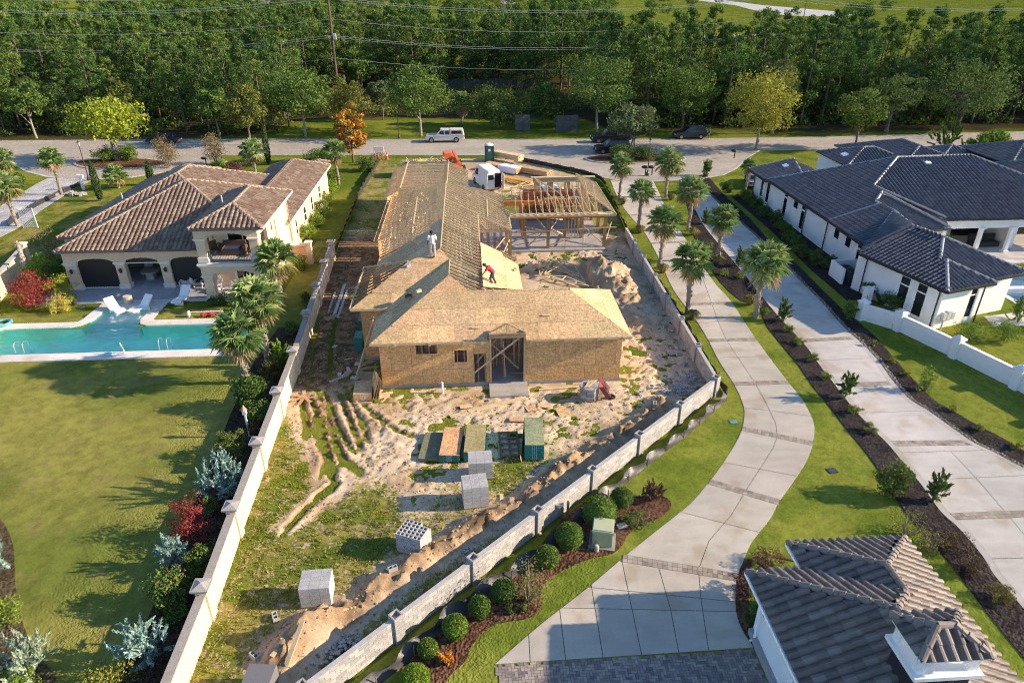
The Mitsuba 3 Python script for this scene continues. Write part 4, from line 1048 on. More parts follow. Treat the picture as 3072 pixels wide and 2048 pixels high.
wall(LH, (-20.2, 51.6), (-15.62, 51.6), 0, 5.8, 0.25, [(1.55, 0.62, 3.55, 2.3), (1.4, 3.15, 3.7, 5.2)], CR)
window(LH, (-20.2, 51.6), (-15.62, 51.6), 1.55, 3.55, 0.62, 2.3, nv=1, nh=1, trim=(0.74, 0.70, 0.62))
window(LH, (-20.2, 51.6), (-15.62, 51.6), 1.4, 3.7, 3.15, 5.2, nv=1, nh=0, name='sliding_door', trim=(0.74, 0.70, 0.62))
wall(LH, (-15.62, 48.8), (-15.62, 57.6), 2.95, 5.8, 0.25, [(0.65, 3.2, 2.4, 5.1), (3.6, 4.2, 3.9, 5.0)], CR)
wall(LH, (-15.62, 51.3), (-15.62, 57.6), 0, 2.95, 0.25, [], CR)
wall(LH, (-15.62, 57.7), (-20.2, 57.7), 3.0, 5.8, 0.2, [], CR)
wall(LH, (-20.2, 57.7), (-20.2, 51.5), 0, 5.8, 0.25, [(4.6, 3.3, 5.8, 5.1), (4.6, 0.4, 5.8, 2.2)], CR)
window(LH, (-20.2, 57.7), (-20.2, 51.5), 4.6, 5.8, 3.3, 5.1, nv=1)
window(LH, (-20.2, 57.7), (-20.2, 51.5), 4.6, 5.8, 0.4, 2.2, nv=1)
wall(LH, (-15.85, 57.7), (-15.85, 77.0), 0, 3.3, 0.25, [(3, 1.1, 3.9, 2.5), (6.5, 1.1, 7.4, 2.5), (10, 1.1, 10.9, 2.5), (14, 1.1, 15, 2.5)], CR)
for u in (3, 6.5, 10, 14):
 window(LH, (-15.85, 57.7), (-15.85, 77.0), u, u + 0.9, 1.1, 2.5, nv=0, nh=1, off=-0.05)
wall(LH, (-15.85, 77.0), (-21.5, 77.0), 0, 3.3, 0.25, [], CR)
wall(LH, (-21.5, 77.0), (-21.5, 67), 0, 3.3, 0.25, [], CR)
for x, y, z0, z1 in ((-15.5, 53.2, 0, 5.7), (-15.5, 57.5, 0, 5.7), (-15.72, 58.0, 0, 3.2)):
 MB((0.45, 0.33, 0.24)).cyl((x, y, z0), 0.045, z1 - z0, 8).put('downpipe', 'satin', LH)
for y in np.arange(59, 76.5, 2.0):
 MB(CR * 1.03).span((-15.86, y, 0.1), (-15.80, y + 0.35, 3.25)).put('pilaster', 'stucco', LH)
# balcony railing
mb = MB((0.035, 0.03, 0.03))
for x in np.arange(-19.45, -16.3, 0.115):
 mb.box((x, 49.0, 3.52), (0.022, 0.022, 0.78))
mb.box((-17.9, 49.0, 3.92), (3.2, 0.05, 0.035)).box((-17.9, 49.0, 3.18), (3.2, 0.04, 0.03))
mb.put('railing', 'satin', LH)
mb = MB((0.035, 0.03, 0.03))
for y in np.arange(49.4, 51.5, 0.115):
 mb.box((-15.75, y, 3.52), (0.022, 0.022, 0.78))
mb.box((-15.75, 50.45, 3.92), (0.05, 2.1, 0.035))
mb.put('railing', 'satin', LH)
for x, y, z in ((-27.9, 63, 5.2), (-19.0, 52.6, 6.7), (-30.2, 60.3, 4.9)):
 MB((0.55, 0.55, 0.55)).cyl((x, y, z - 0.3), 0.05, 0.75, 8).put('vent_pipe', 'satin', LH)
# ---------------------------------------------------------------- patio, pool
PATIO = (0.40, 0.42, 0.46)
pk = key_for('patio')
structure(pk, 'grey stone-paved patio under the veranda')
patio = sg.Polygon([(-33.6, 49.35), (-19.3, 49.35), (-19.3, 48.75), (-15.6, 48.75), (-15.6, 51.5), (-20.2, 51.6), (-20.2, 57.1), (-31.5, 57.1), (-31.8, 53.6), (-33.0, 52.4)])
MB(np.array(PATIO) * 0.6).prism(patio, -0.1, 0.035).put('joint_bed', 'concrete', pk)
n_ = 0
for i, x in enumerate(np.arange(-34, -15, 0.62)):
 for j, y in enumerate(np.arange(48.6, 57.2, 0.62)):
  g = sg.box(x + 0.006, y + 0.006 + (0.31 if i % 2 else 0), x + 0.614, y + 0.614 + (0.31 if i % 2 else 0)).intersection(patio)
  if g.area > 0.03 and g.geom_type == 'Polygon':
   MB(jit(PATIO, 0.08)).prism(g, -0.02, 0.05 + RNG.uniform(-.002, .002)).put('paving_stone', 'concrete', pk)
PK = thing('swimming_pool', 'long turquoise lap pool with white coping and a sun shelf', 'pool')
poolp = sg.Polygon([(-34.2, 41.0), (-15.6, 41.0), (-15.6, 44.85), (-23.2, 44.85), (-23.75, 45.15), (-24.0, 45.8), (-23.9, 48.0), (-27.3, 48.0), (-27.45, 45.9), (-27.9, 45.2), (-28.5, 44.9), (-33.0, 44.85), (-33.6, 44.6), (-34.2, 44.0)])
deck = so.unary_union([sg.box(-37, 40.05, -15.0, 45.7), sg.Polygon([(-15.6, 41), (-14.8, 41.6), (-14.75, 45.0), (-15.6, 46)]), sg.Polygon([(-28.4, 45.5), (-22.9, 45.5), (-23.2, 46.1), (-23.15, 49.3), (-28.0, 49.3), (-28.2, 46.2)]), sg.box(-28, 48.9, -19.2, 49.33), sg.box(-33.6, 48.95, -28, 49.3)]).buffer(0.25).buffer(-0.25).difference(poolp)
MB((0.74, 0.71, 0.67)).prism(deck, -0.1, 0.075).put('coping', 'concrete', PK)
# cut the lawn: basin sides and floor
AQ = (0.20, 0.92, 0.62)
mb = MB(AQ)
ring = list(poolp.exterior.coords)
for a, b in zip(ring[:-1], ring[1:]):
 mb.raw([(a[0], a[1], -0.95), (b[0], b[1], -0.95), (b[0], b[1], 0.06), (a[0], a[1], 0.06)], [[0, 1, 2], [0, 2, 3]])
mb.prism(poolp, -1.05, -0.95)
mb.put('basin', 'matte', PK)
MB((0.62, 0.80, 0.68)).prism(sg.box(-27.6, 45.9, -23.7, 48.05).intersection(poolp), -0.95, -0.14).put('sun_shelf', 'matte', PK)
for i in range(4):
 MB((0.32, 0.74, 0.64)).prism(sg.box(-27.6, 45.55 - 0.33 * i, -23.9, 45.9).intersection(poolp), -0.95, -0.28 - 0.15 * i).put('step', 'matte', PK)
MB((0.03, 0.10, 0.15)).span((-32.4, 42.75, -1.5), (-16.8, 42.95, -1.492)).span((-32.5, 42.4, -1.5), (-32.3, 43.3, -1.492)).put('lane_line', 'matte', PK)
def h_water(p, n, uv):
 return fbm(p.x * 1.6 + noise(p.y * 2), p.y * 2.2, 0.0, 3)
scene['water'] = {'type': 'bumpmap', 'arbitrary': proc(h_water, eps=0.02), 'scale': 0.05, 'bsdf': {'type': 'thindielectric', 'int_ior': 1.33}}
k = sheet('water', poolp.buffer(-0.004), -0.03, 'water', parent=PK)
def ladder(name, x, y, label, h=0.75):
 t = thing(name, label, 'pool rail', 'pool rails')
 for dx in (-0.27, 0.27):
  MB((0.7, 0.7, 0.7)).tube([(x + dx, y - 0.25, 0.05), (x + dx, y - 0.2, h * 0.8), (x + dx, y, h), (x + dx, y + 0.35, h * 0.8), (x + dx, y + 0.45, 0.0), (x + dx, y + 0.45, -0.5)], 0.025, 6).put('rail', 'metal', t, smooth=60)
ladder('pool_rail', *(-29.86, 41.49), 'pair of bent steel pool rails at the left end of the near coping')
ladder('pool_rail', *(-20.61, 41.39), 'pair of bent steel pool rails near the right end of the pool')
# ---------------------------------------------------------------- white house with dark tiled roofs
WH = thing('white_house', 'white rendered modern house with dark slate-blue tile roofs', 'house')
WT = np.array([0.97, 0.97, 0.97])
SLT = [(0.075, 0.084, 0.108), (0.085, 0.094, 0.118), (0.066, 0.074, 0.097), (0.093, 0.10, 0.122)]
R2 = TileRoof(WH, 0.36, 0.42, 0.135, SLT, 'slate', lift=0.03, deck=(0.03, 0.033, 0.04), capcol=(0.34, 0.34, 0.34), capr=0.12)
PW = 0.343
def zw(x): return 3.2 + PW * (x - 31.1)
# main block: west slope, south slope, lower south hips
A_, B_ = (41.0, 63.7, 6.6), (48.6, 64.1, 6.6)
R2.plane([(31.1, 69.0, 3.2), (31.1, 52.8, 3.2), (34.8, 52.8, 4.47), (35.2, 56.1, 4.6), (36.5, 57.6, 5.05), (36.7, 59.4, 5.1), A_])
R2.plane([(41.1, 54.6, 3.4), (57.5, 54.6, 3.4), B_, A_, (36.7, 59.4, 5.1)])
R2.plane([(57.5, 54.6, 3.4), (57.5, 73.5, 3.4), B_])
R2.plane([(57.5, 71.6, 3.3), (31.1, 69.0, 3.2), A_, B_], tiles=False)
R2.cap(A_, (31.1, 69.0, 3.25))
R2.plane([(38.4, 52.4, 3.2), (40.3, 52.9, 3.2), (41.0, 54.7, 3.5), (36.5, 57.6, 5.05), (35.2, 56.1, 4.6), (35.1, 53.1, 4.57)])
R2.plane([(30.8, 55.0, 3.32), (30.8, 48.6, 3.32), (35.1, 53.1, 4.72), (35.0, 55.1, 4.70)])
R2.plane([(30.8, 48.6, 3.25), (37.0, 48.6, 3.25), (35.1, 53.1, 4.72)])
R2.plane([(31.0, 74.2, 3.0), (31.0, 67.5, 3.0), (34.2, 68.2, 3.95), (35.6, 73.6, 4.2)])
R2.plane([(34.2, 67.6, 3.95), (38.2, 70.6, 3.2), (37.6, 74.4, 3.2), (35.6, 73.6, 4.2)])
# far blocks towards the street
hip_roof(R2, 41.5, 50.0, 73.0, 80.5, 3.4, 0.34)
hip_roof(R2, 45.5, 56.0, 70.0, 84.0, 3.3, 0.34, planes='SW')
hip_roof(R2, 53.0, 60.0, 74.5, 81.5, 3.3, 0.34, planes='SW')
# rotated south wing
wa = math.radians(16.5)
we, wn = np.array([math.cos(wa), math.sin(wa)]), np.array([-math.sin(wa), math.cos(wa)])
O_ = np.array([31.85, 40.2])
def wp(u, v, z):
 q = O_ + we * u + wn * v
 return (q[0], q[1], z)
R2.plane([wp(0, 7.6, 3.2), wp(0, 0, 3.2), wp(2.65, 2.65, 4.11), wp(2.45, 3.1, 4.05), wp(4.75, 5.0, 4.83), wp(4.5, 7.4, 4.75)])
R2.plane([wp(0, 0, 3.2), wp(4.5, 0, 3.2), wp(2.65, 2.65, 4.11)])
R2.plane([wp(4.4, 0.55, 3.2), wp(8.4, 0.55, 3.2), wp(4.75, 5.0, 4.83), wp(2.45, 3.1, 4.05), wp(2.6, 2.5, 4.0)])
R2.plane([wp(8.4, 0.55, 3.2), wp(8.4, 9.5, 3.2), wp(4.75, 7.4, 4.83), wp(4.75, 5.0, 4.83)])
R2.plane([wp(0.1, 8.0, 3.2), wp(0.05, 7.6, 3.2), wp(4.5, 7.4, 4.75), (35.1, 53.0, 4.6), (31.1, 48.9, 3.2)])
for a, b in [(A_, (36.7, 59.4, 5.1)), (A_, B_), (B_, (57.5, 54.6, 3.4)), ((36.5, 57.6, 5.05), (35.2, 56.1, 4.6)), ((36.7, 59.4, 5.1), (41.0, 54.7, 3.5)), ((36.5, 57.6, 5.05), (40.3, 52.9, 3.25)), ((35.2, 56.1, 4.6), (35.1, 53.1, 4.72)), ((35.1, 53.1, 4.72), (30.8, 48.6, 3.3)), ((35.1, 53.1, 4.72), wp(4.6, 7.4, 4.8)), ((35.0, 55.1, 4.72), (30.8, 55.0, 3.36)),
             (wp(4.75, 7.4, 4.85), wp(4.75, 5.0, 4.85)), (wp(4.75, 5.0, 4.85), wp(2.5, 3.05, 4.08)), (wp(2.65, 2.65, 4.13), wp(0, 0, 3.22)), (wp(2.65, 2.65, 4.13), wp(4.5, 0, 3.22)), (wp(4.75, 5.0, 4.85), wp(8.4, 0.55, 3.22)), (wp(4.5, 7.4, 4.78), wp(0.5, 7.7, 3.35)), ((35.6, 73.6, 4.22), (34.2, 68.2, 3.97)), ((31.0, 74.2, 3.05), (35.6, 73.6, 4.22))]:
 R2.cap(a, b)
R2.finish()
# walls
wall(WH, (31.75, 74.0), (31.75, 48.9), 0, 3.15, 0.3, [(2.0, 0.7, 2.6, 2.75), (3.6, 0.5, 4.3, 2.75), (8.0, 0.5, 8.7, 2.2), (8.0, 2.35, 8.7, 2.85), (10.2, 1.9, 11.1, 2.55), (12.0, 0.4, 12.7, 2.1), (12.0, 2.25, 12.7, 2.75), (18.6, 1.75, 19.4, 2.55), (20.6, 1.7, 21.4, 2.5), (22.6, 0.4, 23.2, 2.1), (22.6, 2.25, 23.2, 2.75), (24.2, 0.4, 24.8, 2.1), (24.2, 2.25, 24.8, 2.75)], WT, side=1)
BLF = (0.02, 0.022, 0.025)
for u0, u1, z0, z1 in [(2.0, 2.6, 0.7, 2.75), (3.6, 4.3, 0.5, 2.75), (8.0, 8.7, 0.5, 2.2), (8.0, 8.7, 2.35, 2.85), (10.2, 11.1, 1.9, 2.55), (12.0, 12.7, 0.4, 2.1), (12.0, 12.7, 2.25, 2.75), (18.6, 19.4, 1.75, 2.55), (20.6, 21.4, 1.7, 2.5), (22.6, 23.2, 0.4, 2.1), (22.6, 23.2, 2.25, 2.75), (24.2, 24.8, 0.4, 2.1), (24.2, 24.8, 2.25, 2.75)]:
 window(WH, (31.75, 74.0), (31.75, 48.9), u0, u1, z0, z1, BLF, nv=0, off=-0.05, depth=0.06, fw=0.05)
def wq(u, v):
 return tuple((O_ + we * u + wn * v).tolist())
W1, W2, W3 = wq(0.5, 8.2), wq(0.5, 0.55), wq(4.15, 0.55)
wall(WH, W1, W2, 0, 3.15, 0.3, [(4.2, 0.4, 4.95, 2.1), (4.2, 2.2, 4.95, 2.75), (5.65, 0.4, 6.4, 2.1), (5.65, 2.2, 6.4, 2.75)], WT, side=1)
for u0, u1, z0, z1 in [(4.2, 4.95, 0.4, 2.1), (4.2, 4.95, 2.2, 2.75), (5.65, 6.4, 0.4, 2.1), (5.65, 6.4, 2.2, 2.75)]:
 window(WH, W1, W2, u0, u1, z0, z1, BLF, nv=0, off=-0.05, depth=0.06, fw=0.05)
wall(WH, W2, W3, 0, 3.15, 0.3, [(2.75, 0.5, 3.3, 2.15), (2.75, 2.25, 3.3, 2.75)], WT, side=1)
for z0, z1 in ((0.5, 2.15), (2.25, 2.75)):
 window(WH, W2, W3, 2.75, 3.3, z0, z1, BLF, nv=0, off=-0.05, depth=0.06, fw=0.05)
wall(WH, W3, wq(4.15, 1.2), 0, 3.15, 0.3, [], WT)
wall(WH, wq(4.15, 1.2), wq(8.0, 1.2), 0, 3.15, 0.3, [], WT)
wall(WH, wq(8.0, 1.2), wq(8.0, 9.3), 0, 3.15, 0.3, [], WT)
wall(WH, (31.8, 48.9), (36.5, 48.9), 0, 3.15, 0.3, [], WT)
# south veranda of the main block
wall(WH, (40.0, 55.1), (57.2, 55.1), 2.35, 3.4, 0.4, [], WT)
for x in (44.8, 47.6, 53.0):
 MB(WT).box((x, 54.95, 1.35), (0.3, 0.3, 2.2)).box((x, 54.95, 2.42), (0.5, 0.5, 0.12)).box((x, 54.95, 0.2), (0.5, 0.5, 0.2)).put('column', 'stucco', WH)
wall(WH, (39.5, 59.5), (57.0, 59.5), 0, 3.2, 0.3, [(6.0, 0.1, 9, 2.3), (9.8, 0.1, 15, 2.4)], WT)
window(WH, (39.5, 59.5), (57.0, 59.5), 6.0, 9.0, 0.1, 2.3, BLF, nv=2)
window(WH, (39.5, 59.5), (57.0, 59.5), 9.8, 15, 0.1, 2.4, BLF, nv=3)
wall(WH, (39.8, 59.4), (39.8, 52.9), 0, 3.2, 0.3, [], WT, side=1)
wall(WH, (36.3, 53.3), (40.0, 53.3), 0, 3.2, 0.3, [(0.9, 0.3, 3.3, 2.2)], WT)
window(WH, (36.3, 53.3), (40.0, 53.3), 0.9, 3.3, 0.3, 2.2, BLF, nv=1)
wall(WH, (48.6, 59.4), (48.6, 56.0), 0, 3.2, 0.5, [], WT)
MB((0.56, 0.55, 0.54)).span((39.9, 53.2, 0), (57.2, 59.4, 0.14)).put('veranda_floor', 'concrete', WH)
MB((0.66, 0.65, 0.63)).span((41.0, 52.4, 0), (57.2, 53.2, 0.1)).put('veranda_step', 'concrete', WH)
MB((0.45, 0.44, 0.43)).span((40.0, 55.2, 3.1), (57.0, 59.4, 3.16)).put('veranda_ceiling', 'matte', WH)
wall(WH, (41.8, 73.3), (49.8, 73.3), 0, 3.3, 0.3, [], WT)
wall(WH, (41.8, 80.2), (41.8, 73.4), 0, 3.3, 0.3, [], WT)
# gutters and downpipes
GB = (0.022, 0.028, 0.028)
for a, b in [((31.0, 52.8, 3.12), (31.0, 69.0, 3.12)), ((30.72, 48.6, 3.2), (30.72, 52.8, 3.2)), ((30.92, 69.0, 2.94), (30.92, 74.2, 2.94)), (wp(-0.05, -0.05, 3.13), wp(-0.05, 7.7, 3.13)), (wp(0, -0.06, 3.13), wp(4.5, -0.06, 3.13)), (wp(4.4, 0.48, 3.13), wp(8.4, 0.48, 3.13)), ((41.1, 54.53, 3.32), (57.5, 54.53, 3.32)), ((38.4, 52.4, 3.12), (40.4, 52.9, 3.12))]:
 MB(GB).bar(a, b, 0.12, 0.14).put('gutter', 'satin', WH)
for x, y, z in ((30.95, 69.2, 3.0), (30.95, 53.4, 3.0)):
 MB(GB).span((x - 0.05, y - 1.1, z), (x + 0.7, y + 0.2, z + 0.28)).put('eave_end', 'satin', WH)
for p in [(31.62, 73.6), (31.62, 60.9), (31.62, 56.6), wq(0.38, 7.2), wq(0.38, 0.75), wq(4.2, 0.4)]:
 MB(GB).tube([(p[0], p[1], 0), (p[0], p[1], 2.8), (p[0] - 0.35, p[1], 3.05), (p[0] - 0.45, p[1], 3.15)], 0.05, 6).put('downpipe', 'satin', WH)
SKY = (0.75, 0.80, 0.86)
for c, n_ in (((33.9, 71.5, 3.98), 0), ((38.5, 68.5, 5.80), 0), ((43.5, 62.6, 6.30), 1), ((34.4, 46.2, 4.55), 2)):
 R = rotz(0.29) if n_ == 2 else np.eye(3)
 tiltm = np.array([[math.cos(-.33), 0, math.sin(-.33)], [0, 1, 0], [-math.sin(-.33), 0, math.cos(-.33)]]) if n_ != 1 else np.array([[1, 0, 0], [0, math.cos(.33), -math.sin(.33)], [0, math.sin(.33), math.cos(.33)]])
 MB(SKY).box(c, (0.5, 0.36, 0.12), R=R @ tiltm).box(np.array(c) + R @ np.array([0.02, 0.42, 0.0]), (0.5, 0.36, 0.12), R=R @ tiltm).put('roof_vent', 'satin', WH)
# wall boxes on the bright end wall
for u, z, w_, h_ in ((0.55, 1.0, 0.3, 0.55), (0.95, 1.0, 0.35, 0.7), (1.35, 0.95, 0.3, 0.5)):
 p = wq(0.5 + u, 0.42)
 MB((0.45, 0.46, 0.47)).box((p[0], p[1], z), (w_, 0.22, h_), wa).put('meter_box', 'satin', WH)
p = wq(0.95, 0.3)
MB((0.42, 0.43, 0.44)).cyl((p[0], p[1], 0), 0.05, 0.8, 8).put('conduit', 'satin', WH)
# service yard with two air conditioners
t = thing('service_screen', 'low white wall enclosing air conditioners beside the white house', 'wall')
MB(WT).span((29.7, 50.9, 0), (31.7, 51.05, 1.35)).put('wall_section', 'stucco', t)
MB(WT).span((29.55, 48.9, 0), (29.7, 51.05, 1.35)).put('wall_section', 'stucco', t)
for i, (x, y) in enumerate(((30.45, 50.2), (30.5, 49.3))):
 a = thing('air_conditioner', ('dark air conditioner behind the low white screen wall, far one', 'dark air conditioner behind the low white screen wall, near one')[i], 'air conditioner', 'air conditioners by the white house')
 mb = MB((0.07, 0.072, 0.075)).span((x - 0.4, y - 0.38, 0.1), (x + 0.4, y + 0.38, 1.05))
 mb.put('cabinet', 'satin', a)
 m2 = MB((0.03, 0.03, 0.032))
 for r in (0.12, 0.2, 0.28):
  m2.tube([(x + r * math.cos(q), y + r * math.sin(q), 1.07) for q in np.linspace(0, 2 * math.pi, 14)], 0.012, 4)
 m2.put('fan_guard', 'metal', a)
# low white garden wall with capped piers
GW = thing('garden_wall', 'low white garden wall with capped piers curving past the white house', 'wall')
piers = [(26.66, 42.01), (29.6, 40.81), (31.1, 36.86), (32.38, 32.99), (33.35, 29.21)]
piers[0] = (27.9, 42.7)
gwz = 1.15
for a, b in zip(piers[:-1], piers[1:]):
 wall(GW, a, b, 0, gwz, 0.18, [], WT, name='wall_panel')
 d = np.subtract(b, a)
 MB(WT).box((*(np.add(a, b) / 2 + np.array([-d[1], d[0]]) / np.linalg.norm(d) * 0.09), gwz + 0.025), (np.linalg.norm(d), 0.28, 0.06), math.atan2(d[1], d[0])).put('coping', 'stucco', GW)
for p in piers:
 k = MB(WT).box((p[0], p[1] + .05, 0.68), (0.48, 0.48, 1.36), 0.3).put('pier', 'stucco', GW)
 m = trimesh.creation.cone(radius=0.46, height=0.22, sections=4)
 MB(WT * 0.95).box((p[0], p[1] + .05, 1.40), (0.64, 0.64, 0.1), 0.3).raw(m.vertices @ rotz(0.3 + math.pi / 4).T + [p[0], p[1] + .05, 1.45], m.faces).put('cap', 'stucco', k)
wall(GW, piers[0], (30.9, 46.4), 0, gwz, 0.18, [(1.6, 0, 3.2, 3)], WT, name='wall_panel')
k = MB(WT).box((29.4, 44.9, 0.72), (0.48, 0.48, 1.44), 0.3).put('pier', 'stucco', GW)
MB(WT * 0.95).box((29.4, 44.9, 1.47), (0.64, 0.64, 0.1), 0.3).put('cap', 'stucco', k)
gt = thing('garden_gate', 'small arched black iron gate between white piers', 'gate')
mb = MB((0.03, 0.026, 0.024))
for i in range(9):
 f = i / 8
 p = np.array([28.25, 43.05]) * (1 - f) + np.array([29.2, 44.55]) * f
 mb.box((p[0], p[1], 0.5 + 0.12 * math.sin(f * math.pi)), (0.025, 0.025, 1.0 + 0.24 * math.sin(f * math.pi)))
mb.put('bar', 'satin', gt)
MB((0.03, 0.026, 0.024)).tube([(28.25 + .95 * f, 43.05 + 1.5 * f, 1.0 + 0.24 * math.sin(f * math.pi)) for f in np.linspace(0, 1, 9)], 0.03, 5).put('arch_rail', 'satin', gt)
# pool of the white house
P2 = thing('swimming_pool', 'bright blue pool with a raised spa at the right edge', 'pool')
pool2 = sg.box(41.5, 40.0, 62.0, 50.2)
AQ2 = (0.10, 0.62, 0.78)
mb = MB(AQ2).prism(pool2, -1.5, -1.4)
ring = list(pool2.exterior.coords)
for a, b in zip(ring[:-1], ring[1:]):
 mb.raw([(a[0], a[1], -1.4), (b[0], b[1], -1.4), (b[0], b[1], 0.06), (a[0], a[1], 0.06)], [[0, 1, 2], [0, 2, 3]])
mb.put('basin', 'matte', P2)
MB((0.72, 0.71, 0.68)).prism(pool2.buffer(0.45).difference(pool2), -0.1, 0.06).put('coping', 'concrete', P2)
MB((0.70, 0.70, 0.68)).prism(sg.box(41.0, 46.6, 62, 50.6).difference(sg.box(41.6, 47.2, 61, 50.0)), -0.3, 0.3).put('spa_wall', 'concrete', P2)
MB((0.28, 0.66, 0.70)).prism(sg.box(41.6, 47.2, 61, 50.0), -0.6, -0.5).put('spa_floor', 'matte', P2)
sheet('spa_water', sg.box(41.6, 47.2, 61, 50.0), 0.2, 'water', parent=P2)
sheet('water', pool2.buffer(-0.004), -0.05, 'water', parent=P2)
structure(slab('pool_deck', sg.Polygon([(36.8, 41.0), (41.0, 41.0), (41.0, 43.3), (37.2, 42.6)]), -0.05, 0.03, 'concrete', (0.66, 0.65, 0.63)), 'white paving beside the blue pool')
# neighbouring white house at the right edge
N2 = thing('white_house', 'white neighbouring house with a dark tile roof, cut off by the right edge', 'house')
R3 = TileRoof(N2, 0.36, 0.42, 0.135, SLT, 'slate', lift=0.03, deck=(0.03, 0.033, 0.04), capcol=(0.3, 0.3, 0.3), capr=0.12)
nx0, ny0 = (55.97, 70.44)
hip_roof(R3, nx0, nx0 + 16, ny0 - 11, ny0, 4.2, 0.35)
hip_roof(R3, nx0 + 1.5, nx0 + 14, ny0 - 1, ny0 + 8, 4.2, 0.35, planes='SWN')
R3.finish()
wall(N2, (nx0 + 0.6, ny0 - 0.5), (nx0 + 0.6, ny0 - 10.5), 0, 4.15, 0.3, [(1.0, 0.1, 2.2, 2.6)], WT * 0.96)
wall(N2, (nx0 + 0.6, ny0 - 10.5), (nx0 + 15, ny0 - 10.5), 0, 4.15, 0.3, [], WT * 0.96)
window(N2, (nx0 + 0.6, ny0 - 0.5), (nx0 + 0.6, ny0 - 10.5), 1.0, 2.2, 0.1, 2.6, (0.6, 0.6, 0.6), nv=0, off=-0.1, name='door')
# ---------------------------------------------------------------- garage roof at the lower right
GA = thing('garage_building', 'white garage with a brown barrel tile roof and small roofed chimney', 'garage')
GT = [(0.175, 0.145, 0.125), (0.21, 0.175, 0.152), (0.145, 0.120, 0.108), (0.245, 0.205, 0.18), (0.195, 0.155, 0.13)]
R4 = TileRoof(GA, 0.33, 0.40, 0.10, GT, 'tile', lift=0.035, deck=(0.07, 0.06, 0.055), capcol=(0.26, 0.215, 0.185), capr=0.125)
XW, XE, ZE, PG = 9.63, 16.3, 2.87, 0.48
rx, ry, rz_ = 12.96, 14.15, 4.47
nx1, ny1 = 11.7, 18.65
n2x, n2y, n2z = 14.0, 16.35, 3.97
# west slope of the main block, its north hip, then the narrower north block
R4.plane([(XW, 17.35, ZE), (XW, 3.0, ZE), (rx, 3.0, rz_), (rx, ry, rz_)])
R4.plane([(n2x, 15.2, 3.97), (XW + 0.01, 17.35, ZE), (rx, ry, rz_)][1:] + [(n2x, 15.2, 3.97)] if False else [(nx1, 17.35, ZE), (XW, 17.35, ZE), (rx, ry, rz_), (n2x, 15.15, 3.97)])
R4.plane([(nx1, ny1, ZE), (nx1, 16.6, ZE), (n2x, 15.15, 3.97), (n2x, n2y, n2z)])
R4.plane([(XE, ny1, ZE), (nx1, ny1, ZE), (n2x, n2y, n2z)])
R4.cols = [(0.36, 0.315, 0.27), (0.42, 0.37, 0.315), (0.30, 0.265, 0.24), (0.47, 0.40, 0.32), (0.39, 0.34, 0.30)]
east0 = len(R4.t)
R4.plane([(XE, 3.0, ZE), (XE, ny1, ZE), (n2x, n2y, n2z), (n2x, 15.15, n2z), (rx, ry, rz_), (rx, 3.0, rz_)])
for a, b in [((rx, ry, rz_), (XW, 17.35, ZE)), ((n2x, n2y, n2z), (nx1, ny1, ZE)), ((n2x, n2y, n2z), (XE, ny1, ZE)), ((n2x, 15.0, n2z), (n2x, n2y, n2z)), ((rx, ry, rz_), (n2x, 15.15, n2z)), ((rx, 3.0, rz_), (rx, ry, rz_))]:
 R4.cap(a, b, 0.38)
# the chimney: white base, four arched posts, hipped tile cap
cx0, cx1, cy0, cy1 = 11.85, 13.6, 11.55, 12.75
CB = 4.85
MB((0.03, 0.03, 0.035)).span((cx0 + 0.05, cy0, 3.4), (cx1 - 0.1, cy1 - 0.1, CB)).put('chimney_shaft', 'stucco', GA)
MB(WT).span((cx0 - 0.12, cy0 - 0.15, CB), (cx1 + 0.12, cy1 + 0.12, CB + 0.14)).span((cx0 - 0.04, cy0 - 0.07, CB - 0.12), (cx1 + 0.04, cy1 + 0.04, CB)).put('chimney_ledge', 'stucco', GA)
for x, y in ((cx0 + 0.12, cy0 + 0.12), (cx1 - 0.16, cy0 + 0.12), (cx0 + 0.12, cy1 - 0.16), (cx1 - 0.16, cy1 - 0.16)):
 MB(WT).span((x - 0.12, y - 0.12, CB + 0.14), (x + 0.12, y + 0.12, 5.62)).put('chimney_post', 'stucco', GA)
for a, b in (((cx0, cy0), (cx1, cy0)), ((cx0, cy1 - 0.16), (cx1, cy1 - 0.16)), ((cx0 + .16, cy0), (cx0 + .16, cy1)), ((cx1, cy0), (cx1, cy1))):
 L = math.dist(a, b)
 wall(GA, a, b, CB + 0.14, 5.6, 0.16, [arch(0.24, L - 0.28, CB, 5.2, 5.48)], WT, 'chimney_arch')
MB(WT * 0.98).span((cx0 - 0.1, cy0 - 0.1, 5.56), (cx1 + 0.1, cy1 + 0.1, 5.66)).put('chimney_top', 'stucco', GA)
R4.cols = GT
hip_roof(R4, cx0 - 0.12, cx1 + 0.14, cy0 - 0.12, cy1 + 0.2, 5.67, 0.62, caps=False)
ax, ay, az = (cx0 + cx1) / 2, (cy0 + cy1) / 2, 5.67 + 0.76 * 0.62
hx = (cx1 - cx0 + .26 - (cy1 - cy0 + .32)) / 2
for q, sx in (((cx0 - .1, cy0 - .1, 5.7), -1), ((cx1 + .12, cy0 - .1, 5.7), 1), ((cx1 + .12, cy1 + .18, 5.7), 1), ((cx0 - .1, cy1 + .18, 5.7), -1)):
 R4.cap((ax + sx * hx, ay, az), q, 0.33, 0.11)
R4.cap((ax - hx, ay, az), (ax + hx, ay, az), 0.33, 0.11)
R4.finish()
wall(GA, (10.15, 17.0), (10.15, 3.0), 0, 2.85, 0.3, [(3.0, 0, 7.4, 2.3)], WT)
MB(WT * 0.96).span((10.28, 9.6, 0), (10.34, 14.0, 2.3)).put('garage_door', 'stucco', GA)
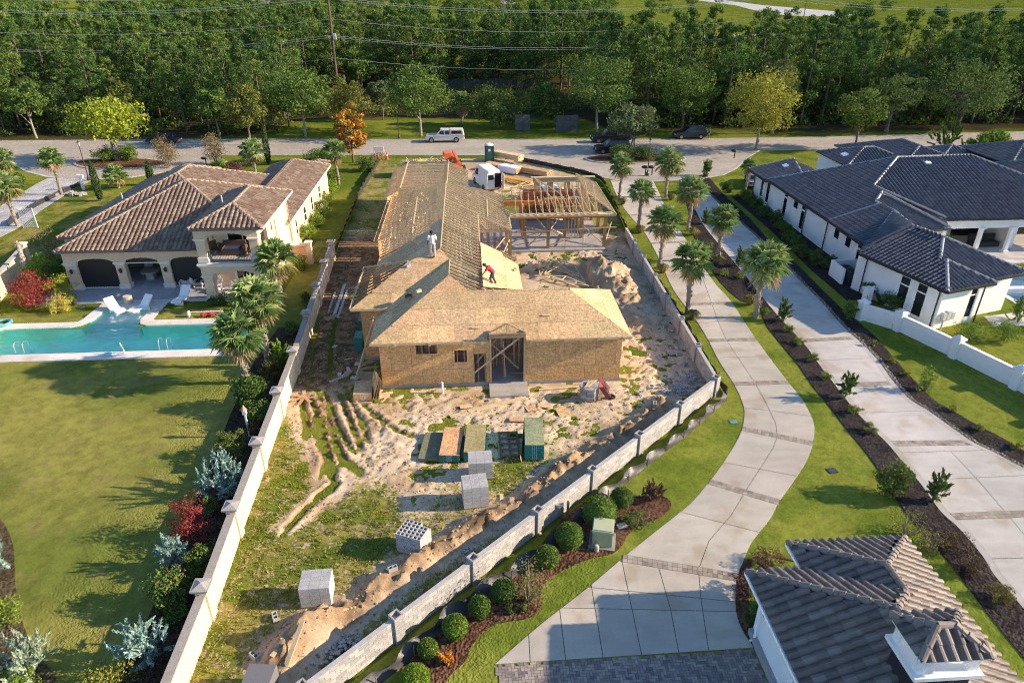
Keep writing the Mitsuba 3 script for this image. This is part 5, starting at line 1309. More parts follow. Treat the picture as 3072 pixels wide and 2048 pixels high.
MB((0.40, 0.39, 0.38)).span((9.98, 3.0, 0), (10.15, 17.0, 0.32)).put('wall_base', 'stucco', GA)
wall(GA, (12.1, 18.2), (12.1, 16.9), 0, 2.85, 0.3, [], WT)
wall(GA, (15.9, 18.2), (12.1, 18.2), 0, 2.85, 0.3, [], WT)
wall(GA, (15.9, 3.0), (15.9, 18.2), 0, 2.85, 0.3, [], WT)
wall(GA, (12.1, 17.0), (10.15, 17.0), 0, 2.85, 0.3, [], WT)
MB(WT).span((9.55, 3.0, ZE - 0.16), (9.63, 17.4, ZE - 0.03)).put('gutter', 'satin', GA)
MB(WT).span((11.62, 16.9, ZE - 0.16), (11.7, 18.7, ZE - 0.03)).put('gutter', 'satin', GA)
MB(WT).tube([(9.62, 16.6, 2.75), (9.7, 16.6, 2.55), (10.05, 16.6, 2.3), (10.05, 16.6, 0.2), (9.9, 16.6, 0.1)], 0.055, 8).put('downpipe', 'satin', GA)
MB((0.5, 0.49, 0.48)).prism([(9.7, 3.0), (16.2, 3.0), (16.2, 18.5), (11.8, 18.5), (11.8, 17.2), (9.7, 17.2)], ZE - 0.14, ZE - 0.09).put('soffit', 'matte', GA)
mb = MB((0.02, 0.02, 0.02)).box((10.0, 16.15, 2.1), (0.16, 0.16, 0.34)).box((10.05, 16.15, 2.32), (0.2, 0.2, 0.05))
mb.put('wall_lantern', 'satin', GA)
# ---------------------------------------------------------------- cream wall with capped piers, left of the site
CW = thing('boundary_wall', 'long cream stucco wall with capped piers beside the lawn', 'wall')
wl = [(-10.25, 9.0), (-10.38, 19.0), (-10.57, 23.4), (-10.71, 28.1), (-10.87, 32.8), (-11.02, 37.5), (-11.27, 42.8), (-11.5, 47.6), (-11.75, 52.3), (-12.0, 57.0)]
wl = [(-10.24, 10.0), (-10.31, 14.6)] + wl[1:]
WZ = 1.42
for a, b in zip(wl[:-1], wl[1:]):
 wall(CW, a, b, 0, WZ, 0.24, [], CR * 1.02, name='wall_panel')
 d = np.subtract(b, a)
 L = np.linalg.norm(d)
 n = np.array([-d[1], d[0]]) / L
 MB((0.36, 0.335, 0.31)).box((*((np.add(a, b)) / 2 + n * 0.12), WZ + 0.04), (L, 0.34, 0.08), math.atan2(d[1], d[0])).put('coping', 'block', CW)
for p in wl[1:]:
 k = MB(CR).box((p[0] - 0.12, p[1], 0.82), (0.42, 0.46, 1.64)).put('pier', 'stucco', CW)
 m = trimesh.creation.cone(radius=0.42, height=0.12, sections=4)
 MB((0.40, 0.38, 0.36)).box((p[0] - 0.12, p[1], 1.68), (0.56, 0.58, 0.08)).box((p[0] - 0.12, p[1], 1.75), (0.66, 0.68, 0.07)).raw(m.vertices @ rotz(math.pi / 4).T + [p[0] - 0.12, p[1], 1.785], m.faces).put('cap', 'block', k)
# cross wall and iron gate by the house
XWALL = thing('courtyard_wall', 'short cream wall with white caps beside the iron gate', 'wall')
wall(XWALL, (-15.6, 56.2), (-13.9, 56.2), 0, 1.7, 0.25, [], CR * [1, .85, .75], name='wall_panel')
MB(TRIM).span((-15.7, 56.05, 1.7), (-13.85, 56.55, 1.8)).put('coping', 'stucco', XWALL)
for x in (-15.6, -13.9):
 MB(CR).box((x, 56.3, 0.95), (0.45, 0.45, 1.9)).box((x, 56.3, 1.95), (0.6, 0.6, 0.12), col=TRIM).put('pier', 'stucco', XWALL)
IG = thing('iron_gate', 'dark arched iron gate between cream piers', 'gate')
mb = MB((0.03, 0.035, 0.03))
for i in range(15):
 f = i / 14
 mb.box((-13.6 + 1.45 * f, 56.3, 0.6 + 0.12 * math.sin(f * math.pi)), (0.025, 0.025, 1.2 + 0.24 * math.sin(f * math.pi)))
mb.put('bar', 'satin', IG)
MB((0.03, 0.035, 0.03)).tube([(-13.6 + 1.45 * f, 56.3, 1.22 + 0.24 * math.sin(f * math.pi)) for f in np.linspace(0, 1, 9)], 0.03, 5).put('rail', 'satin', IG)
LW = thing('boundary_wall', 'cream stucco wall left of the veranda and red maple', 'wall')
wa_, wb_ = (-36.44, 54.33), (-35.74, 49.21)
wa_ = (-37.84, 57.1)
far_ = np.add(wa_, np.subtract((-35.97, 49.62), wa_) * 3)
wall(LW, wa_, tuple(far_), 0, 1.75, 0.25, [], CR, name='wall_panel', side=-1)
dL = np.subtract(far_, wa_)
MB((0.5, 0.46, 0.42)).box((*(np.add(wa_, far_) / 2), 1.79), (np.linalg.norm(dL), 0.4, 0.08), math.atan2(dL[1], dL[0])).put('coping', 'block', LW)
k = MB(CR).box((wa_[0], wa_[1], 1.0), (0.5, 0.5, 2.0)).put('pier', 'stucco', LW)
MB(TRIM).box((wa_[0], wa_[1], 2.05), (0.68, 0.68, 0.12)).put('cap', 'stucco', k)
# ---------------------------------------------------------------- grey block wall round the site, built of single blocks
BW = thing('block_wall', 'grey concrete block wall with open-topped pilasters round the site', 'wall')
BC = [(0.44, 0.43, 0.41), (0.49, 0.48, 0.455), (0.40, 0.39, 0.375), (0.53, 0.515, 0.49)]
CORNER = np.array([14.12, 33.5])
segs = [(np.array([-8.4, 12.78]), CORNER, 6), (CORNER, np.array([14.5, 60.6]), 6)]
blocks = []
for a, b, rows in segs:
 d = b - a
 L = np.linalg.norm(d)
 d /= L
 ang = math.atan2(d[1], d[0])
 for r in range(rows):
  u = 0.0 if r % 2 == 0 else -0.2
  while u < L:
   u0, u1 = max(u, 0), min(u + 0.4, L)
   if u1 - u0 > 0.08:
    p = a + d * (u0 + u1) / 2
    blocks.append((p, r, u1 - u0, ang))
   u += 0.4
blocks.sort(key=lambda q: math.dist(q[0], (0, 0)) if q[0][1] > 14.6 else 99)
rest = MB()
for i, (p, r, w_, ang) in enumerate(blocks):
 col = jit(BC[int(RNG.integers(4))], 0.07)
 mb = MB(col) if i < 300 else rest
 mb.box((p[0], p[1], 0.02 + r * 0.19 + 0.09), (w_ - 0.012, 0.19 + RNG.uniform(-.004, .004), 0.178), ang, col)
 if i < 300:
  mb.put('block', 'block', BW)
rest.put('block_field', 'block', BW, stuff=True)
for a, b, rows in segs:                      # mortar core and grout line on top
 d = b - a
 m = (a + b) / 2
 MB((0.33, 0.32, 0.305)).box((m[0], m[1], 0.57), (np.linalg.norm(d), 0.175, 1.12), math.atan2(d[1], d[0])).put('mortar', 'block', BW)
 MB((0.50, 0.49, 0.47)).box((m[0], m[1], 1.16), (np.linalg.norm(d), 0.2, 0.025), math.atan2(d[1], d[0])).put('wall_top', 'block', BW)
def pilaster(p, ang, col=(0.42, 0.41, 0.395)):
 mb = MB(col)
 c, s = math.cos(ang), math.sin(ang)
 for du, dv, sx, sy in ((-0.17, 0, 0.06, 0.4), (0.17, 0, 0.06, 0.4), (0, -0.17, 0.28, 0.06), (0, 0.17, 0.28, 0.06)):
  mb.box((p[0] + c * du - s * dv, p[1] + s * du + c * dv, 0.66), (sx, sy, 1.32), ang, jit(col, 0.06))
 for k_ in range(7):
  mb.box((p[0], p[1], 0.0 + 0.19 * k_), (0.412, 0.412, 0.012), ang, np.array(col) * 0.6)
 return mb.put('pilaster', 'block', BW)
a, b, _ = segs[0]
d0 = (b - a) / np.linalg.norm(b - a)
for t in np.arange(np.linalg.norm(b - a) - 0.1, 0, -3.9):
 p = a + d0 * t
 pilaster(p, math.atan2(d0[1], d0[0]))
d1 = (segs[1][1] - CORNER) / np.linalg.norm(segs[1][1] - CORNER)
for t in np.arange(3.9, 27.2, 3.9):
 pilaster(CORNER + d1 * t, math.atan2(d1[1], d1[0]))
# steel bars standing along the wall
rb = 0
for t in np.arange(0.8, 28, 0.65):
 if RNG.random() < 0.55:
  p = a + d0 * t + np.array([-d0[1], d0[0]]) * 0.45
  if p[1] > 14.3:
   k = MB((0.20, 0.17, 0.14)).box((p[0], p[1], 0.55), (0.016, 0.016, 1.1 + RNG.uniform(-.1, .3))).put('steel_bar', 'matte')
   tag(k, 'thin steel bar standing upright by the grey block wall', 'steel bar', 'steel bars along the block wall')
# ---------------------------------------------------------------- silt fences
def silt_fence(pts, label, h=0.55, col=(0.035, 0.035, 0.038), sag=0.16, torn=False, posts=1.8):
 t = thing('silt_fence', label, 'fence')
 p = dens(smooth_line(pts, 4), 0.28)
 n = len(p)
 dd = np.gradient(p, axis=0)
 nn = np.stack([-dd[:, 1], dd[:, 0]], 1) / (np.linalg.norm(dd, axis=1, keepdims=True) + 1e-9)
 r = np.random.default_rng(len(scene))
 rows = 5
 v = []
 off = np.cumsum(r.normal(0, 0.02, n))
 off -= np.linspace(off[0], off[-1], n)
 for k in range(rows):
  f = k / (rows - 1)
  sway = sag * f * (0.5 + 0.5 * np.sin(np.arange(n) * 0.9 + k)) + r.normal(0, 0.02, n) * f + off * f
  zz = 0.03 + h * f * (1 - 0.14 * r.random(n) * (1 if k == rows - 1 else 0.3))
  v.append(np.column_stack([p + nn * sway[:, None], zz]))
 v = np.stack(v, 1).reshape(-1, 3)
 i, j = np.meshgrid(np.arange(n - 1), np.arange(rows - 1), indexing='ij')
 q = np.stack([i * rows + j, (i + 1) * rows + j, (i + 1) * rows + j + 1, i * rows + j + 1], -1).reshape(-1, 4)
 off2 = np.repeat(np.column_stack([nn, np.zeros(n)]), rows, 0) * 0.012
 mb = MB(col).raw(v, np.vstack([q[:, [0, 1, 2]], q[:, [0, 2, 3]]]), None).raw(v - off2, np.vstack([q[:, [0, 2, 1]], q[:, [0, 3, 2]]]))
 mb.put('fabric', 'satin', t, smooth=True)
 for s in np.arange(0, n - 1, max(1, int(posts / 0.28))):
  MB((0.30, 0.22, 0.13)).box((p[s][0], p[s][1], h * 0.6), (0.04, 0.04, h * 1.25)).put('stake', 'wood', t)
 return t
SB = np.array([-0.66, 0.70]) * -1
silt_fence([np.array(a) + d0 * t + np.array([d0[1], -d0[0]]) * o for t, o in ((2, 0.9), (6, 1.05), (10, 0.9), (14, 1.25), (18, 1.0), (22, 0.95), (26, 1.0), (30.6, 0.85))], 'sagging black silt fence in front of the grey block wall', 0.45, (0.06, 0.06, 0.063), sag=0.3)
silt_fence([(14.75, 33.2), (14.85, 38), (14.95, 45), (14.95, 52), (14.9, 60), (15.2, 63.78), (15.69, 71.78), (15.95, 78.37)], 'black silt fence between the block wall and the near drive', 0.62)
silt_fence([(16.02, 78.74), (15.76, 82.29), (13.77, 85.14), (11.83, 87.24), (9.27, 89.7), (7.13, 91.75)], 'black silt fence curving along the street verge of the site', 0.6)
silt_fence([(-12.15, 57.4), (-12.4, 66), (-12.5, 76), (-12.2, 84), (-12.0, 92)], 'black silt fence on the left edge of the site', 0.6)
silt_fence([(-45.86, 68.26), (-46.52, 72.55), (-46.61, 76.97), (-46.01, 83.57)], 'black silt fence by the bare sandy lot at the left', 0.5)
# ---------------------------------------------------------------- plants
def unit(v):
 return v / (np.linalg.norm(v, axis=-1, keepdims=True) + 1e-12)
def leaves(mb, P, D, size, aspect, cols, r, droop=0.0, face=None):
 """one folded diamond per leaf at P, its tip along D"""
 n = len(P)
 D = unit(D + r.normal(0, 0.35, (n, 3)) + [0, 0, -droop])
 S = unit(np.cross(D, r.normal(0, 1, (n, 3)) if face is None else face + r.normal(0, 0.45, (n, 3))))
 s = size * r.uniform(0.6, 1.35, (n, 1))
 w = s * aspect
 v = np.stack([P - D * s * 0.5, P + S * w * 0.5, P + D * s * 0.5, P - S * w * 0.5], 1).reshape(-1, 3)
 i = np.arange(n)[:, None] * 4
 f = np.vstack([i + [0, 1, 2], i + [0, 2, 3]])
 cols = np.asarray(cols, float)
 c = cols[r.integers(len(cols), size=n)] * r.uniform(0.75, 1.3, (n, 1))
 mb.raw(v, f, np.repeat(np.clip(c, 0, 1), 4, 0))
def ball_dirs(n, r):
 return unit(r.normal(0, 1, (n, 3)))
def clumps(mb, centres, radii, per, size, aspect, cols, r, up=0.3, tint=0.2, shell=0.55):
 for c, q in zip(centres, radii):
  d = ball_dirs(per, r)
  d[:, 2] = d[:, 2] * 0.9 + 0.12
  rad = q * (shell + (1 - shell) * r.random((per, 1)) ** 0.5)
  k = 1 + r.uniform(-tint, tint)
  t = unit(np.cross(d, r.normal(0, 1, (per, 3))))
  leaves(mb, c + d * rad * [1, 1, 0.8], t + 0.45 * d + [0, 0, up * 0.4], size, aspect, np.asarray(cols) * k, r, face=d)
def crown_points(n, r, w, h, zbase, rough=0.2, fill=0.35, flat=0.75):
 """clump centres through an ellipsoid crown, most of them near its surface"""
 d = ball_dirs(n, r)
 k = (fill + (1 - fill) * r.random((n, 1)) ** 0.6) * (1 + rough * r.normal(0, 1, (n, 1)))
 p = d * k * [w / 2, w / 2, h / 2]
 p[:, 2] = np.where(p[:, 2] < 0, p[:, 2] * flat, p[:, 2]) + zbase + h / 2
 return p
def trunk_mesh(mb, h, r0, r, lean=0.03, col=(0.16, 0.13, 0.105), limbs=(), n=7):
 z = np.linspace(-0.15, h, 6)
 off = np.cumsum(r.normal(0, lean, (6, 2)) * h / 6, 0)
 pts = np.column_stack([off - off[0], z])
 mb.tube(pts, np.linspace(r0 * 1.15, r0 * 0.45, 6), n, col)
 for tip in limbs:
  k = int(r.integers(2, 5))
  a = pts[k]
  m = (a + tip) / 2 + [0, 0, 0.12 * np.linalg.norm(tip - a)]
  mb.tube([a, m, tip], [r0 * 0.5, r0 * 0.32, r0 * 0.1], 5, col)
OAKG = [(0.064, 0.108, 0.024), (0.084, 0.130, 0.032), (0.052, 0.088, 0.024), (0.105, 0.15, 0.038)]
PINEG = [(0.064, 0.112, 0.028), (0.047, 0.090, 0.026), (0.086, 0.134, 0.032), (0.038, 0.074, 0.026)]
OLIVE = [(0.10, 0.115, 0.028), (0.125, 0.135, 0.03), (0.08, 0.095, 0.03)]
YELG = [(0.19, 0.22, 0.022), (0.15, 0.20, 0.025), (0.10, 0.155, 0.028), (0.24, 0.25, 0.03)]
GOLD = [(0.20, 0.20, 0.035), (0.16, 0.175, 0.035), (0.235, 0.215, 0.04)]
GREYG = [(0.085, 0.11, 0.048), (0.105, 0.13, 0.06), (0.068, 0.09, 0.038)]
LIME = [(0.13, 0.20, 0.025), (0.10, 0.165, 0.025), (0.17, 0.23, 0.03)]
DARKG = [(0.036, 0.068, 0.02), (0.048, 0.084, 0.023), (0.064, 0.106, 0.028)]
BLUEC = [(0.20, 0.29, 0.26), (0.15, 0.23, 0.205), (0.27, 0.36, 0.32), (0.11, 0.18, 0.15)]
REDM = [(0.19, 0.032, 0.032), (0.13, 0.026, 0.028), (0.24, 0.055, 0.045), (0.085, 0.03, 0.022)]
REDY = [(0.34, 0.075, 0.03), (0.36, 0.16, 0.03), (0.28, 0.22, 0.04), (0.10, 0.14, 0.03)]
BROWNT = [(0.16, 0.115, 0.06), (0.21, 0.15, 0.085), (0.12, 0.09, 0.05), (0.10, 0.10, 0.04)]
PURP = [(0.075, 0.03, 0.035), (0.05, 0.026, 0.03), (0.10, 0.05, 0.045), (0.06, 0.05, 0.03)]
BARK = (0.15, 0.125, 0.105)
GREYBARK = (0.30, 0.265, 0.225)
def tree(name, label, cat, xy, H, w, base, cols, seed, group=None, n=80, per=75, size=0.30, bark=BARK, r0=None, stems=1, cr=None, fill=0.35, z=0.0):
 r = np.random.default_rng(seed)
 k = thing(name, label, cat, group)
 x, y = xy
 P = crown_points(n, r, w, H - base, base, 0.10, fill)
 tb = MB(bark)
 for s in range(stems):
  limbs = P[r.choice(n, min(n, 9 if stems == 1 else 5), replace=False)] * [0.8, 0.8, 0.95]
  t2 = MB(bark)
  trunk_mesh(t2, base + 0.45 * (H - base), r0 or 0.018 * H + 0.02, r, 0.05 if stems == 1 else 0.22, bark, limbs)
  tb.raw(np.vstack(t2.v) + [x + (s - (stems - 1) / 2) * 0.2, y, z], np.vstack(t2.f))
 tb.put('trunk', 'matte', k, smooth=True)
 cb = MB()
 clumps(cb, P + [x, y, z], (cr or 0.13 * w) * r.uniform(0.7, 1.35, n), per, size, 0.55, cols, r)
 cb.put('crown', 'leaf', k)
 return k
def shrub(name, label, cat, xy, w, h, cols, seed, style='loose', group=None, size=0.1, n=None, z=0.03):
 """loose: leafy clumps; ball: clipped round; feather: upswept sprays; sparse: twiggy; spiky: grass tuft"""
 r = np.random.default_rng(seed)
 x, y = xy
 cb = MB()
 if style == 'ball':
  n = n or 2600
  d = ball_dirs(n, r)
  d[:, 2] = np.where(d[:, 2] < -0.75, -d[:, 2], d[:, 2])
  k = 1 + 0.10 * (meshkit.fbm(d * 3 + seed, 3, 5) - 0.5) * 2
  leaves(cb, np.array([x, y, z + h * 0.5]) + d * k[:, None] * [w / 2, w / 2, h / 2] * r.uniform(0.88, 1.03, (n, 1)), d * 0.8 + r.normal(0, .5, (n, 3)), size, 0.7, cols, r)
  cb.blob((x, y, z + h * 0.5), (w * 0.44, w * 0.44, h * 0.44), 2, 0.06, 3, seed, cols[0])
  k = cb.put(name, 'leaf')
 elif style == 'spiky':
  n = n or 220
  a = r.uniform(0, 2 * math.pi, n)
  t = r.uniform(0.15, 1.0, n)
  base = np.column_stack([x + 0.12 * w * np.cos(a) * r.random(n), y + 0.12 * w * np.sin(a) * r.random(n), np.full(n, z)])
  out = np.column_stack([np.cos(a) * t, np.sin(a) * t, 0 * a])
  mid = base + out * w * 0.28 + np.column_stack([0 * a, 0 * a, h * (1.0 - 0.35 * t)])
  tip = base + out * w * 0.55 + np.column_stack([0 * a, 0 * a, h * (1.0 - 0.75 * t)])
  s = unit(np.cross(out + [0, 0, .01], [0, 0, 1])) * 0.02
  v = np.stack([base - s, base + s, mid + s, mid - s, tip], 1).reshape(-1, 3)
  i = np.arange(n)[:, None] * 5
  f = np.vstack([i + [0, 1, 2], i + [0, 2, 3], i + [3, 2, 4]])
  c = np.asarray(cols)[r.integers(len(cols), size=n)] * r.uniform(0.8, 1.25, (n, 1))
  cb.raw(v, f, np.repeat(np.clip(c, 0, 1), 5, 0))
  k = cb.put(name, 'leaf')
 else:
  m = max(8, int(26 * (w * h) ** 0.5)) if n is None else n
  k = thing(name, label, cat, group)
  P = crown_points(m, r, w * 0.86, h * 0.95, z, 0.12, 0.25, 1.0)
  P[:, 2] = np.maximum(P[:, 2], z + 0.06)
  if style == 'feather':
   for c in P:
    d = unit(np.array([c[0] / w, c[1] / w, 0.15 + 0.9 * (c[2] - z) / h]) + r.normal(0, 0.25, 3))
    q = 46
    t = r.random((q, 1))
    pos = c + [x, y, 0] + d * (t - 0.3) * 0.42 * w ** 0.5 + r.normal(0, 0.05, (q, 3)) * (1.1 - t)
    leaves(cb, pos, d + r.normal(0, 0.4, (q, 3)), size * 1.6, 0.28, np.asarray(cols) * r.uniform(0.75, 1.2), r)
  else:
   per = 60 if style == 'loose' else 18
   clumps(cb, P + [x, y, 0], (0.17 * (w + h) / 2) * r.uniform(0.7, 1.3, m), per, size, 0.55, cols, r, 0.3, 0.25)
  sb = MB(BARK if style != 'sparse' else (0.23, 0.18, 0.13))
  for c in P[r.choice(m, min(m, 14 if style == 'sparse' else 6), replace=False)]:
   sb.tube([(x + c[0] * .08, y + c[1] * .08, z - 0.1), (x + c[0] * 0.5, y + c[1] * 0.5, z + (c[2] - z) * 0.6), (x + c[0], y + c[1], c[2])], [0.03, 0.02, 0.008], 4)
  sb.put('stem', 'matte', k)
  cb.put('foliage', 'leaf', k)
  return k
 tag(k, label, cat, group)
 return k
# ---- fan palms
def palm_parts(seed, H, R, fronds=34, dead=5):
 r = np.random.default_rng(seed)
 tb = MB((0.27, 0.235, 0.20))
 z = np.linspace(-0.1, H, 9)
 off = np.cumsum(r.normal(0, 0.035, (9, 2)), 0)
 pts = np.column_stack([off - off[0], z])
 tb.tube(pts, 0.16 - 0.03 * np.linspace(0, 1, 9) + 0.02 * np.sin(np.arange(9) * 2.4), 8)
 for i in range(int(H * 14)):                       # old leaf bases
  t = r.random() ** 0.7 * (H - 0.1)
  a = i * 2.4
  c = np.array([np.interp(t, z, pts[:, 0]), np.interp(t, z, pts[:, 1]), t])
  d = np.array([math.cos(a), math.sin(a), 0.9])
  tb.bar(c + d * 0.12, c + d * [0.24, 0.24, 0.30], 0.09, 0.025, jit((0.33, 0.27, 0.20), 0.25, r))
 top = pts[-1] + [0, 0, 0.1]
 cb = MB()
 G1 = np.array([(0.12, 0.18, 0.06), (0.155, 0.215, 0.075), (0.095, 0.15, 0.05), (0.20, 0.235, 0.095)])
 for i in range(fronds + dead):
  isd = i >= fronds
  a = i * 2.399 + r.normal(0, 0.2)
  el = math.radians(np.interp(i, [0, fronds], [82, -38]) + r.normal(0, 7)) if not isd else math.radians(-62 + r.normal(0, 8))
  L = R * r.uniform(0.5, 0.62)
  d = np.array([math.cos(a) * math.cos(el), math.sin(a) * math.cos(el), math.sin(el)])
  hub = top + d * L
  col = G1[r.integers(4)] * r.uniform(0.8, 1.3) if not isd else np.array([0.28, 0.21, 0.12])
  if not isd and i > fronds * 0.75 and r.random() < 0.35:
   col = np.array([0.20, 0.19, 0.07])
  cb.tube([top, top + d * L * 0.5 + [0, 0, 0.04], hub], [0.022, 0.016, 0.012], 3, col * 0.9, cap=False)
  s = unit(np.cross(d, [0, 0, 1.0]))
  u = np.cross(s, d)
  m = 17
  for j in range(m):
   q = math.radians(-118 + 236 * j / (m - 1))
   l = R * 0.55 * (0.72 + 0.28 * math.cos(q / 1.7)) * r.uniform(0.85, 1.1)
   ld = d * math.cos(q) + s * math.sin(q) + u * 0.10 * r.normal()
   tip = hub + ld * l + [0, 0, -0.30 * l * (0.5 + 0.8 * r.random())]
   mid = hub + ld * l * 0.55
   wv = np.cross(ld, u) * 0.038 * R
   cb.raw([hub, mid + wv, tip, mid - wv], [[0, 1, 2], [0, 2, 3]], np.clip(col * r.uniform(0.8, 1.25), 0, 1))
 return tb, cb
PALMV = {}
for i, (h_, rr) in enumerate(((3.3, 1.45), (3.3, 1.55), (3.6, 1.35))):
 tb, cb = palm_parts(100 + i, h_, rr)
 PALMV[i] = (group_shape(f'palm_trunk_kind_{"abc"[i]}', tb, 'matte'), group_shape(f'palm_crown_kind_{"abc"[i]}', cb, 'leaf'), h_)
def palm(label, xy, H, s=1.0, kind=0, rz=0.0, tilt=0, group='fan palms'):
 k = thing('fan_palm', label, 'palm tree', group)
 g0, g1, h_ = PALMV[kind]
 t = T().translate([xy[0], xy[1], 0.02]) @ T().rotate([math.cos(rz), math.sin(rz), 0], tilt) @ T().rotate([0, 0, 1], math.degrees(rz)) @ T().scale([s, s, H / h_])
 enter('trunk', {'type': 'instance', 'shapegroup': {'type': 'ref', 'id': g0}, 'to_world': t}, k)
 tc = T().translate([xy[0], xy[1], 0.02]) @ T().rotate([math.cos(rz), math.sin(rz), 0], tilt) @ T().rotate([0, 0, 1], math.degrees(rz)) @ T().translate([0, 0, H - h_ * s]) @ T().scale([s, s, s])
 enter('crown', {'type': 'instance', 'shapegroup': {'type': 'ref', 'id': g1}, 'to_world': tc}, k)
 return k
PALMS = [((16.39, 72.88), 3.9, 1.0, 'fan palm at the head of the near drive, left of its first slab'),
         ((21.96, 74.22), 3.9, 1.12, 'fan palm on the grass strip nearest the street lay-by'),
         ((16.38, 63.44), 3.7, 0.98, 'fan palm on the left verge of the near drive, second from the street'),
         ((15.88, 53.35), 4.0, 1.05, 'fan palm on the left verge of the near drive, third from the street'),
         ((21.09, 62.76), 3.9, 1.02, 'fan palm between the two drives, second from the street'),
         ((21.37, 54.63), 3.7, 1.05, 'fan palm between the two drives, third from the street'),
         ((15.66, 44.34), 4.1, 1.05, 'fan palm on the left verge of the near drive closest to the camera'),
         ((20.45, 43.46), 4.1, 1.15, 'large fan palm between the two drives closest to the camera'),
         ((31.54, 75.38), 3.0, 0.72, 'slim young fan palm beside the parked grey car'),
         ((-14.43, 47.73), 3.6, 1.12, 'fan palm with dry fronds beside the two-storey bay'),
         ((-13.12, 38.49), 4.6, 1.10, 'tall leaning fan palm between the pool end and the cream wall'),
         ((-13.94, 36.54), 3.3, 1.22, 'wide fan palm overhanging the near right corner of the pool'),
         ((-15.56, 81.86), 3.9, 1.0, 'fan palm behind the cream house beside the red and yellow tree'),
         ((-26.66, 87.02), 2.9, 1.05, 'fan palm behind the roof next to a thin cypress'),
         ((-46.35, 79.53), 4.0, 1.05, 'fan palm beside the paved drive at the far left'),
         ((-53.19, 81.75), 3.4, 1.05, 'fan palm at the left edge beside the round bush'),
         ((-44.95, 68.2), 4.0, 1.05, 'fan palm at the left edge beside the white lattice'),
         ((-41.13, 81.93), 1.5, 1.0, 'squat fan palm on the bare lot behind the cream house'),
         ((-1.02, 118.95), 3.3, 1.35, 'dark palm on the shaded verge beyond the street')]
for i, (xy, H, s, lab) in enumerate(PALMS):
 palm(lab, xy, H, s, i % 3, i * 1.3, 4 if i == 10 else 1.5)
DP = thing('palm_trunk', 'bare grey palm trunk without fronds by the bark shrubs at left', 'palm trunk')
tb, cb = palm_parts(140, 3.6, 0.5, 2, 5)
t_ = (-35.23, 52.9)
MB().raw(np.vstack(tb.v) + [t_[0], t_[1], 0], np.vstack(tb.f), np.vstack(tb.c) * 1.5).put('trunk', 'matte', DP)
# ---- cypresses
for xy, H, lab in (((-40.75, 76.61), 4.6, 'slim dark cypress behind the cream house, leftmost of three'), ((-37.73, 83.05), 3.0, 'slim dark cypress poking up behind the tiled roof'), ((-26.38, 92.4), 5.2, 'slim tall cypress behind the garage wing roof')):
 r = np.random.default_rng(int(H * 10))
 k = thing('cypress', lab, 'cypress', 'cypresses')
 cb = MB()
 n = 1800
 t = r.random(n)
 a = r.uniform(0, 2 * math.pi, n)
 rad = 0.42 * np.sin(np.clip(t * 0.93 + 0.12, 0, 1) * math.pi) ** 0.6 * r.uniform(0.6, 1.05, n)
 P = np.column_stack([xy[0] + rad * np.cos(a), xy[1] + rad * np.sin(a), 0.2 + t * (H - 0.2)])
 leaves(cb, P, np.column_stack([np.cos(a) * .4, np.sin(a) * .4, np.ones(n)]), 0.22, 0.4, [(0.05, 0.085, 0.03), (0.035, 0.065, 0.025), (0.07, 0.105, 0.035)], r)
 cb.put('foliage', 'leaf', k)
 MB(BARK).cyl((xy[0], xy[1], -0.05), 0.07, H * 0.8, 6, r2=0.02).put('trunk', 'matte', k)
